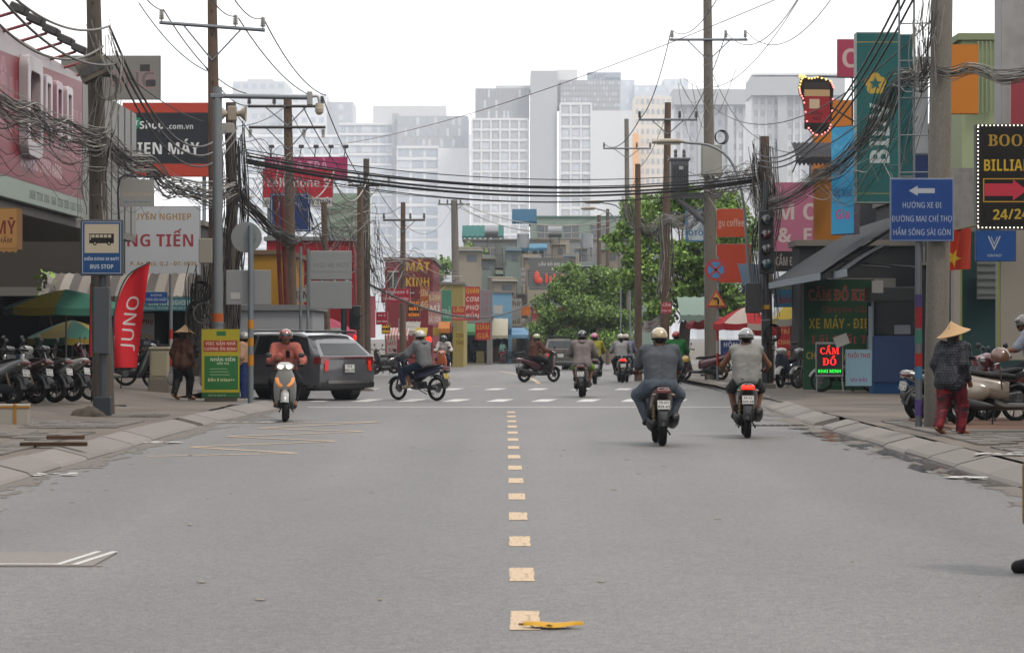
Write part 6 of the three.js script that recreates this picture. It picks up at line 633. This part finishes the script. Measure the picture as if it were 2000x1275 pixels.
// ---------- riders and their scooters ----------
const gnd = (px, py) => { const d = CAMH * F / (py - HY); return { x: (px - 1000) / F * d, d }; };
function ride(bl, pl, o, b, p) { bike(bl, { ...o, ...b }); return person(pl, { ...o, skin: '#8f6247', ...p }); }
ride('dark scooter with maroon tail carrying the rider in the grey polo shirt', 'person in grey polo shirt, jeans and cream helmet riding a maroon tailed scooter', { x: 2.14, d: 40.2, ry: .02 }, { col: '#4a1f22', plate: '79-H1|859.43' }, { detail: 1, fat: 1.18, shirt: { col: '#5c6168', sleeve: .42, collar: 1, loose: 1.12 }, pants: { col: '#66727f', name: 'jeans', loose: 1.12 }, helmet: '#cdb992', mod: { kn: [.30, .72, -.12], sh: [.2, 1.37, .12] } });
ride('black scooter with glowing red brake light', 'person in sleeveless grey top and silver helmet riding a black scooter', { x: 3.66, d: 43.2, ry: -.05 }, { col: '#2b2728', plate: '59-S2|609.88', brake: 1 }, { detail: 1, fat: 1.06, shirt: { col: '#9a9a96', sleeve: .05, name: 'tank_top', inf: .016 }, pants: { col: '#3a3a3c', len: 0, name: 'shorts' }, helmet: '#9a9c9c', stripe: '#bfc1c1', mod: { el: [.36, 1.12, -.03], wr: [.35, 1.07, -.28] } });
ride('silver white scooter with lit headlights coming forward', 'person in coral jacket and red helmet holding a phone on the silver scooter', { x: -4.18, d: 51, ry: Math.PI + .06 }, { col: '#a9aba8', lit: 1, cowl: '#c3c3c0' }, { detail: 1, face: 1, shirt: { col: '#b8685c', hood: 1, loose: 1.08, name: 'jacket', inf: .016 }, pants: { col: '#232427' }, helmet: '#a3483a', stripe: '#c9c2bc', shoes: 'sandal', mod: { elR: [.27, 1.12, -.02], wrR: [.1, 1.2, -.16] } });
{ const g = thing('smartphone', 'dark phone held in the raised hand of the coral jacketed rider', 'phone', [-4.12, 1.24, -50.74], Math.PI); M('case', rbox(.075, .15, .01, .004, 0, 0, 0, -.5, 0, 0), mat('#161618', .3), g); M('screen', put(new THREE.PlaneGeometry(.066, .138), 0, .003, .006, -.5, Math.PI, 0), mat('#2a3038', .1), g); }
ride('blue step through motorbike with orange tail turning left', 'person in grey hoodie and white helmet on a blue motorbike turning left', { ...gnd(816, 782), ry: .85 }, { col: '#1d2a4c', kind: 'step', plate: 'Y59|X3 214', cowl: '#1d2a4c' }, { shirt: { col: '#77777a', hood: 1, loose: 1.2, name: 'hoodie', inf: .02 }, pants: { col: '#1f3245', len: .35 }, helmet: '#c9c5c0', mask: '#a89c94', shoes: '#b5a58c' });
ride('bright orange retro scooter coming forward', 'person in white shirt and blue mask riding the orange retro scooter', { x: -2.75, d: 111, ry: Math.PI - .1 }, { col: '#d8691c', kind: 'vespa', trim: '#3a2a20', lit: 0, cowl: '#d8691c' }, { shirt: { col: '#c9c2be', loose: 1.1 }, pants: { col: '#26304a' }, helmet: '#3f4a55', mask: '#4f9aac' });
ride('dark scooter with two people riding away by the far shops', 'person in black top riding pillion on the far dark scooter', { x: -2.55, d: 200, ry: .05 }, { col: '#2c2e34' }, { shirt: { col: '#26262a' }, pants: { col: '#8a9aa8' }, helmet: '#34343a' }); person('person in grey shirt steering the far dark scooter with a passenger', { x: -2.75, d: 200.6, ry: .05, shirt: { col: '#8f8a88' }, pants: { col: '#8a9aa8' }, helmet: '#5a5a52' });
ride('small dark scooter ridden away beside the beige awnings', 'person in bright blue shirt on a scooter by the beige awnings', { x: -1.9, d: 206, ry: .1 }, { col: '#333840' }, { shirt: { col: '#2f72b5' }, pants: { col: '#2a3040' }, helmet: '#33404f' });
person('person in pale teal top and red trousers standing by the beige awnings', { pose: 'stand', x: -.7, d: 205, ry: .8, shirt: { col: '#7fb0a5' }, pants: { col: '#a82a38' } });
ride('maroon scooter crossing the junction to the right', 'person in brown jacket and green cap helmet on the maroon scooter', { x: .93, d: 97, ry: -.95 }, { col: '#4c2028', plate: '59-T1|330.18' }, { shirt: { col: '#6a4236', loose: 1.15, name: 'jacket' }, pants: { col: '#26262a' }, helmet: '#bcc29a', stripe: '#a8c04a', mask: '#4f9ab8', hair: .16 });
ride('dark scooter with green trim ridden away up the centre of the road', 'person in grey hooded jacket and black helmet riding away up the middle', { ...gnd(1138, 775), ry: -.08 }, { col: '#38332f', plate: '59-Z1|428.78' }, { shirt: { col: '#8c8280', hood: 1, loose: 1.25, name: 'hoodie', inf: .022, hem: .06 }, pants: { col: '#8fb83a', len: 0, name: 'shorts' }, helmet: '#1d1d1f', rim: '#777' });
ride('small dark scooter partly hidden in the middle of the street', 'person in pink helmet with a yellow bag ahead of the hooded rider', { x: 2.75, d: 92, ry: 0 }, { col: '#3a3d42' }, { shirt: { col: '#a09a3a' }, pants: { col: '#2f3a46' }, helmet: '#d0688a' });
ride('black scooter with orange tail light ridden away on the right', 'person with long hair, white helmet and grey shirt riding a black scooter', { x: 3.78, d: 96, ry: .05 }, { col: '#2a2a2e', brake: 1, plate: '59-C3|512.20' }, { shirt: { col: '#a8a6a8' }, pants: { col: '#1f2024' }, helmet: '#c9bfae', hair: .3 }); person('person in pale blue shirt riding beside the long haired rider', { x: 4.05, d: 98, ry: 0, shirt: { col: '#8d92b0' }, pants: { col: '#2a2c33' }, helmet: '#bfae98' }); bike('grey scooter just ahead of the long haired rider', { x: 4.05, d: 98, ry: 0, col: '#46484c' });
ride('dark ride hailing scooter behind the grey polo rider', 'person in green jacket and red helmet behind the grey polo rider', { x: 4.75, d: 80, ry: -.02 }, { col: '#26282b', plate: '54-P3|731.06' }, { shirt: { col: '#2a7a3c', loose: 1.2, name: 'jacket', text: 'CONS', inf: .02 }, pants: { col: '#22262a' }, helmet: '#b52a2c' });
{ const g = thing('spare_helmet', 'yellow spare helmet hanging from the green jacketed rider scooter', 'helmet', [4.98, .86, -79.3]); M('shell', put(fin(new THREE.SphereGeometry(.13, 20, 12, 0, 6.3, 0, 1.75)), 0, 0, 0, .3, 0, 0), mat('#cfa61c', .3, { clearcoat: .7 }), g); M('rim', tor(.128, .01, 24, 0, -.02, 0, Math.PI / 2 + .3, 0, 0), mat('#3a3420', .5), g); }
bike('dark red scooter parked beside the striped sign post', { x: 6.35, d: 92, ry: 1.2, col: '#5a1f2a', parked: 1, y: .12 }); 
// parked bikes on the left pavement: rear ends towards the road
[[-9.75, 51.4, '#8a8b8d', 'silver scooter with red tail parked at the end of the pavement row', .95], [-9.5, 52.3, '#3a1c22', 'dark maroon scooter parked second in the pavement row', 1.0], [-9.3, 53.2, '#2a2b2e', 'black scooter parked third in the pavement row', 1.05], [-9.12, 54.2, '#b0b0ae', 'white sided scooter parked fourth in the pavement row', 1.05], [-8.95, 55.3, '#2c2a2c', 'dark step through motorbike parked last in the pavement row', 1.1]].forEach(([x, d, c, l, a], i) => bike(l, { x, d, ry: a + Math.PI * 0, col: c, parked: 1, y: .29, lean: -.1, kind: i === 4 ? 'step' : undefined, plate: ['59-L2|188.42', '60-B7|309.15', '59-F1|774.60', '51-H3|126.08', '59-K1|905.33'][i] }));
bike('maroon motorbike parked side on behind the bus stop post', { x: -10.4, d: 70, ry: 1.5, col: '#4c1a20', kind: 'step', parked: 1, y: .3 }); bike('dark motorbike parked behind the red feather flag', { x: -9.35, d: 67, ry: -1.4, col: '#222326', parked: 1, y: .29, kind: 'step' });
bike('navy and white scooter parked nose out by the traffic light post', { x: 7.65, d: 76, ry: Math.PI - .5, col: '#2a3550', cowl: '#c9c9c6', fender: '#c3c3c0', parked: 1, y: .14 }); bike('grey motorbike parked beside the navy and white scooter', { x: 8.25, d: 75, ry: Math.PI - .9, col: '#5a5a5c', kind: 'step', parked: 1, y: .14 }); bike('black motorbike parked behind the glowing pawn lightbox', { x: 8.5, d: 70, ry: 1.6, col: '#232325', kind: 'step', parked: 1, y: .14 });
bike('dark silver scooter parked behind the stickered sign post', { x: 7.35, d: 46, ry: -1.2, col: '#6f7072', parked: 1, y: .14 }); bike('red and white scooter parked behind the dark silver scooter', { x: 7.5, d: 47.4, ry: -1.15, col: '#a8a5a2', parked: 1, y: .14, cowl: '#8f2a2c' });
const bg = bike('large beige scooter parked beside the woman in red trousers', { x: 7.55, d: 42.6, ry: -1.75, col: '#a89a8a', kind: 'vespa', parked: 1, y: .2, trim: '#4a4038' }); bike('black motorbike parked behind the large beige scooter', { x: 7.55, d: 44.2, ry: 2.0, col: '#27272a', kind: 'step', parked: 1, y: .2 }); bike('dark red motorbike parked behind the beige scooter', { x: 8.2, d: 45.2, ry: 2.2, col: '#6f2028', kind: 'step', parked: 1, y: .2 });
{ const g = thing('hanging_helmet', 'brown helmet hanging on the beige scooter mirror', 'helmet', P(1955, 697, 42)); M('shell', put(fin(new THREE.SphereGeometry(.15, 22, 14, 0, 6.3, 0, 1.9)), 0, 0, 0, .2, 0, .1), mat('#7d5440', .35, { clearcoat: .6 }), g); M('strap', tube([V(-.02, -.1, .05), V(0, -.35, .06), V(.02, -.5, .04)], .012, 10), mat('#5a4a3a', .8), g); }
{ const g = structure('tiled_step', rbox(6, .09, 5, .02, 9.6, .17, -43.5), mat('#8a6a58', .8)); structure('step_kerb', rbox(6, .16, .3, .03, 9.5, .12, -40.8), kM[2]); }
person('person in white uniform shirt and grey helmet sitting on a parked bike', { x: 8.55, d: 46.5, ry: 1.35, y: .2, shirt: { col: '#a8aebd', sleeve: .42 }, pants: { col: '#2c3038' }, helmet: '#8f8b84', mask: '#1c1b1d', scale: 1.02 });
bike('shop row scooter parked beside the white leaning board', { x: -5.6, d: 117, ry: 1.9, col: '#2f3236', parked: 1, y: .1 }); bike('second dark scooter parked by the shop row pole', { x: -5.1, d: 114, ry: 2.2, col: '#25272b', parked: 1, y: .1 }); bike('small motorbike parked before the cream shop house', { x: .1, d: 204, ry: 1.5, col: '#2a2a2d', kind: 'step', parked: 1, y: .1 });
// ---------- walkers ----------
const polka = print(256, 256, (x, w, h) => { R(x, '#2c2d34', 0, 0, w, h); for (let i = 0; i < 32; i++) for (let j = 0; j < 32; j++) { x.fillStyle = '#777a82'; x.beginPath(); x.arc(i * 8 + (j % 2) * 4, j * 8 + 2, 1.4, 0, 7); x.fill(); } }), floral = print(256, 256, (x, w, h) => { R(x, '#6a1420', 0, 0, w, h); for (let i = 0; i < 260; i++) { x.fillStyle = ['#8f1f2c', '#3f1018', '#a03038', '#24242c'][i % 4]; x.beginPath(); x.arc(rr(0, w), rr(0, h), rr(2, 9), 0, 7); x.fill(); } });
function planar(g) { g.traverse(o => { if (o.isMesh && o.material.map && (o.name === 'shirt' || o.name === 'trousers')) { const p = o.geometry.attributes.position, u = o.geometry.attributes.uv; for (let i = 0; i < p.count; i++) u.setXY(i, (p.getX(i) + p.getZ(i) * .6) * .8 + .5, p.getY(i) * .8); o.material.map.wrapS = o.material.map.wrapT = THREE.RepeatWrapping; } }); }
planar(person('woman in conical hat, dotted dark jacket and red patterned trousers on the pavement', { pose: 'walk', x: 6.33, d: 39.9, ry: -.7, y: .13, detail: 1, shirt: { m: polka, col: '#2c2d34', loose: 1.05, hem: .12, inf: .008 }, pants: { m: floral, loose: 1.2 }, hat: 1, hatTilt: .25, hatRoll: .15, shoes: 'sandal', hair: .1, mod: { hd: [0, 1.46, -.1] } }));
person('woman in conical hat, brown sweater and black trousers carrying a white bag', { pose: 'walk', x: -7.35, d: 61.5, ry: -.5, y: .14, detail: 1, shirt: { col: '#5a3a2c', loose: 1.05, hem: .1, inf: .008 }, pants: { col: '#1c1b1d', loose: 1.15 }, hat: 1, hatTilt: -.1, shoes: 'sandal', hair: .08 });
{ const b = thing('plastic_bag', 'white plastic bag in the hand of the woman in brown sweater', 'bag', [-7.6, .72, -61.6]); M('sack', ball(.12, .8, 1.2, .6, 0, -.12, 0), mat('#b5b2ac', .6), b); M('handle', tube([V(-.06, 0, 0), V(0, .12, 0), V(.06, 0, 0)], .012, 8), mat('#b5b2ac', .6), b); }
person('passer by in blue jeans and dark sandals stepping into the road', { pose: 'walk', x: 3.7, d: 18.4, ry: 1.45, detail: 1, shirt: { col: '#4a3a30', sleeve: 1, loose: 1.2 }, pants: { col: '#6d7c8c', name: 'jeans' }, shoes: '#1c1c1e' });
{ const b = thing('paper_bag', 'tan bag carried beside the passer by at the road edge', 'bag', [3.51, .55, -18.2]); M('sack', rbox(.28, .42, .14, .03), mat('#a5763c', .8), b); M('handle', tube([V(-.08, .2, 0), V(0, .36, 0), V(.08, .2, 0)], .01, 8), mat('#8a6232', .8), b); }
person('person in beige jacket and grey cap behind the banded sign post', { pose: 'stand', x: -6.4, d: 66, ry: 1.3, shirt: { col: '#b58f72', loose: 1.2, name: 'jacket' }, pants: { col: '#22366a' }, helmet: '#8a8782' });
// ---------- street things ----------
{ const d = 55, g = thing('feather_flag', 'tall red feather flag with white letters on a base stand', 'flag', [P(292, 0, d).x, .14, -d]); M('pole', tube([V(-.73, 0, 0), V(-.73, .8, 0), V(-.7, 1.9, 0), V(-.45, 2.62, 0), V(0, 2.9, 0)], .018, 24), mat('#55585c', .5), g); M('base', rbox(.5, .06, .25, .02, -.73, .03, 0), mat('#2a2a2c', .6), g);
  const fm = print(256, 768, (x, w, h) => { R(x, '#e0222e', 0, 0, w, h); T(x, 'JUNO', w * .52, h * .56, 160, '#ece6e6', { rot: -Math.PI / 2 + .06, w: 'normal' }); }); M('flag', fin(grid(18, 40, (u, v) => { const xr = -.27 + .27 * v, q = Math.max(0, v - .5) / .5, w = (.44 + .12 * Math.min(1, v / .5)) * Math.sqrt(Math.max(0, 1 - q * q)) ; return V(xr - w * (1 - u), .8 + 2.08 * v, .05 * Math.sin(u * 5 + v * 4)); })), fm, g); }
{ const d = 56, g = thing('feather_flag', 'folded narrow red flag behind the bus stop post', 'flag', [P(178, 0, d).x, .14, -d]); M('flag', fin(grid(6, 20, (u, v) => V((u - .5) * (.14 - .08 * v), .6 + v * 1.9, .04 * Math.sin(u * 6)))), mat('#a01e26', .7), g); M('stand', merge([rod(V(0, 0, 0), V(0, .7, 0), .02), box(.5, .05, .2, -.05, .03, 0)]), DARK, g); }
{ const d = 60.2, g = thing('vertical_poster', 'green and yellow job poster board standing on the corner pavement', 'poster', P(430, 710, d), .05); const w = .82, h = 1.5; M('board', box(w, h, .08, 0, 0, -.045), mat('#6a7a40', .7), g); M('face', new THREE.PlaneGeometry(w, h), print(280, 512, (x, W, H) => { R(x, '#c2b42c', 0, 0, W, H); R(x, '#2f7a3c', 110, 16, 70, 34); R(x, '#b53a2c', 14, 84, W - 28, 84); T(x, 'VIỆC GẦN NHÀ', W / 2, 106, 32, '#e6d6c0', { max: 240 }); T(x, 'LƯƠNG ỔN ĐỊNH', W / 2, 146, 32, '#e6d6c0', { max: 240 }); R(x, '#2f7a3c', 20, 200, W - 30, 250); T(x, 'NHÂN VIÊN', W * .56, 226, 34, '#dfe6d0', { max: 190 }); T(x, 'SIÊU THỊ', W * .56, 256, 22, '#dfe6d0'); for (let i = 0; i < 3; i++) R(x, '#a8c09a', 60, 292 + i * 22, 130 + i * 10, 5); T(x, 'Đến 9 triệu++', W * .52, 376, 32, '#e8e2b0', { max: 200 }); R(x, '#2f6a34', 0, 470, W, 42); T(x, 'Liên hệ quản lý', W * .4, 490, 18, '#b0c0a0'); }), g); M('base_block', rbox(.7, .16, .4, .03, 0, -.78, -.2), mat('#5d574f', .9), g); }
{ const d = 66, g = thing('utility_cabinet', 'cream utility cabinet on a concrete base beside the woman in brown', 'cabinet', [P(311, 0, d).x, .14, -d]); M('base', rbox(.52, .42, .4, .03, 0, .21, 0), mat('#7d766b', .9), g); M('box', rbox(.44, .68, .34, .02, 0, .76, 0), mat('#b3a98f', .6), g); M('lid', rbox(.5, .06, .4, .02, 0, 1.13, 0), mat('#b8ae95', .6), g); M('door', rbox(.36, .58, .02, .008, 0, .76, .175), mat('#ada389', .6), g); }
function parasol(label, px, py, d, r, cols, h, txt) { const c = P(px, py, d), y0 = gy(d) + .12, g = thing('parasol', label, 'umbrella', [c.x, y0, c.z]), H = c.y - y0; M('pole', rod(V(0, 0, 0), V(0, H, 0), .025), mat('#8a8a88', .5), g); for (let i = 0; i < 8; i++) { const a0 = i / 8 * 6.283, a1 = (i + 1) / 8 * 6.283, e = (a, t, dip = 0) => V(Math.cos(a) * r * t, H - .5 * Math.pow(t, 1.3) - dip, Math.sin(a) * r * t); M('canopy_panel', fin(grid(6, 5, (u, v) => { const A = e(a0, v), B = e(a1, v), p = A.lerp(B, u); p.y -= .05 * v * Math.sin(u * 3.14); return p; })), mat(cols[i % cols.length], .75), g); M('valance', fin(grid(4, 1, (u, v) => { const p = e(a0, 1).lerp(e(a1, 1), u); p.y -= v * .2 + .04 * Math.sin(u * 3.14); return p.multiply(V(1.003, 1, 1.003)); })), mat(cols[(i + (txt ? 0 : 1)) % cols.length], .75), g); } M('base', cyl(.25, .28, .1, 18, 0, .05, 0), DARK, g); return g; }
parasol('large green and yellow market umbrella under the dark soffit', 128, 565, 76, 1.75, ['#3c7a66', '#3c7a66', '#b5a23c', '#3c7a66'], 2.6, 1); parasol('smaller yellow and green umbrella tilted under the large one', 140, 625, 80, 1.3, ['#b5a040', '#4a8a76'], 2); parasol('pink umbrella behind the blank road signs', 640, 620, 96, 1.0, ['#b04a64'], 2.3); parasol('red drinks umbrella with pale edge by the traffic light', 1455, 600, 88, 1.0, ['#b5282e', '#b5282e', '#c8b8b0', '#b5282e'], 2.3); parasol('second red umbrella partly behind the traffic light post', 1512, 612, 90, .95, ['#a8262c'], 2.2); parasol('yellow and white umbrella beside the green pawn board', 1545, 588, 80, .72, ['#b9a23c', '#b9b5a8'], 2.2); parasol('red umbrella in the shade behind the triangle sign', 1382, 605, 104, .8, ['#b53a40'], 2);
brd('white telecom shop sign with red lettering under the pink umbrella', [624, 640, 666, 660], 94, '#c0bfbd', [['Cửa Hàng', '#444', .4], ['viettel', '#a8322e', .8]], { res: 192 });
brd('pink hanging feather banner beside the close pair of poles', [722, 578, 733, 660], 100, '#c8727c', [['', '#fff']], { th: .03, name: 'banner', cat: 'banner' });
brd('bright blue printed banner hung by the navy awning', [1512, 545, 1560, 600], 78, '#4f9ac0', [['XÔI', '#d0b03c', .6], ['BẮP', '#c0503c', .6]], { name: 'banner', cat: 'banner', th: .03 });
brd('small grey card sign on a stick beside the glowing lightbox', [1704, 548, 1726, 572], 66, '#a8a8a6', [['', '#fff']], { th: .02 });
{ const d = 45, g = thing('national_flag', 'red flag with yellow star hanging by the blue direction sign', 'flag', P(1875, 490, d)); M('cloth', fin(grid(14, 16, (u, v) => V((u - .5) * .38 * (1 - .0 * v), .34 - v * .66 + .03 * u, .05 * Math.sin(u * 9 + v * 2)))), print(128, 192, (x, w, h) => { R(x, '#c23a20', 0, 0, w, h); x.fillStyle = '#d9b82a'; x.beginPath(); for (let i = 0; i < 10; i++) { const a = i * .6283 - 1.4, q = i % 2 ? 18 : 44; x.lineTo(w * .25 + Math.cos(a) * q, h * .3 + Math.sin(a) * q); } x.fill(); }), g); M('staff', rod(V(-.25, .3, -.02), V(.3, .42, -.05), .015), mat('#7a6a50', .7), g); }
{ const g = thing('foam_box', 'white foam box with orange tape on the left pavement', 'box', [P(20, 0, 44).x, .15, -44], .1); M('box', rbox(.58, .28, .4, .015, 0, .15, 0), mat('#b3aea4', .8), g); M('lid', rbox(.6, .06, .42, .012, 0, .31, 0), mat('#b8b2a6', .8), g); M('tape', merge([box(.05, .36, .425, .08, .165, 0), box(.605, .03, .425, 0, .30, 0)]), mat('#b8822a', .6), g); }
for (const [a, b, c, l] of [[104, 868, .86, 'long dark wooden plank lying by the kerb'], [128, 862, .5, 'short wooden plank lying on the long plank']]) { const d = 1.46 * F / (b + 6 - HY), o = M('wooden_plank', rbox(c, .05, .16, .008, 0, 0, 0, 0, .12, 0), mat(c > .6 ? '#4f3a2a' : '#5d4632', .9)); o.position.set((a - 1000) / F * d, c > .6 ? .185 : .237, -d + (c > .6 ? 0 : .03)); tag(o, l, 'plank'); }
{ const g = thing('stone_lump', 'rough stone lump at the foot of the bus stop pole', 'stone', [P(172, 0, 48.8).x, .14, -48.8]); const s = new THREE.IcosahedronGeometry(.22, 3), p = s.attributes.position; for (let i = 0; i < p.count; i++) { const k = 1 + .35 * nz3(p.getX(i) * 6, p.getY(i) * 6, p.getZ(i) * 6); p.setXYZ(i, p.getX(i) * k * 1.3, Math.max(-.05, p.getY(i) * k * .8), p.getZ(i) * k); } s.computeVertexNormals(); M('stone', fin(s), mat('#5c554c', .95), g); }
{ // banana skin on the centre line
  const d = 15.05, g = thing('banana_peel', 'flattened yellow banana peel on the centre line dash', 'banana peel', [P(1072, 0, d).x, gy(d) + .012, -d], -.03); const m = mat('#e0aa2c', .6); M('peel', fin(grid(26, 8, (u, v) => { const a = (v - .5) * 2, w = .028 * Math.sin(Math.PI * Math.min(1, u * 1.15)) + .006; return V((u - .42) * .33, .02 * (1 - a * a) + .004 * Math.sin(u * 9) + .004, a * w * 2.2); })), m, g); for (const [x, l, r] of [[-.10, .14, .5], [-.02, .12, -.4], [.06, .1, .3]]) M('peel_strip', fin(grid(10, 4, (u, v) => V(x + u * l * Math.cos(r), .006 + .012 * Math.sin(u * 5 + x * 30), u * l * Math.sin(r) + (v - .5) * .055 * (1 - u * .6)))), mat('#d09a30', .7), g); M('stem', rod(V(-.125, .01, 0), V(-.165, .012, .008), .009, .006), mat('#7a5a24', .8), g); }
renderer.render(scene, camera);
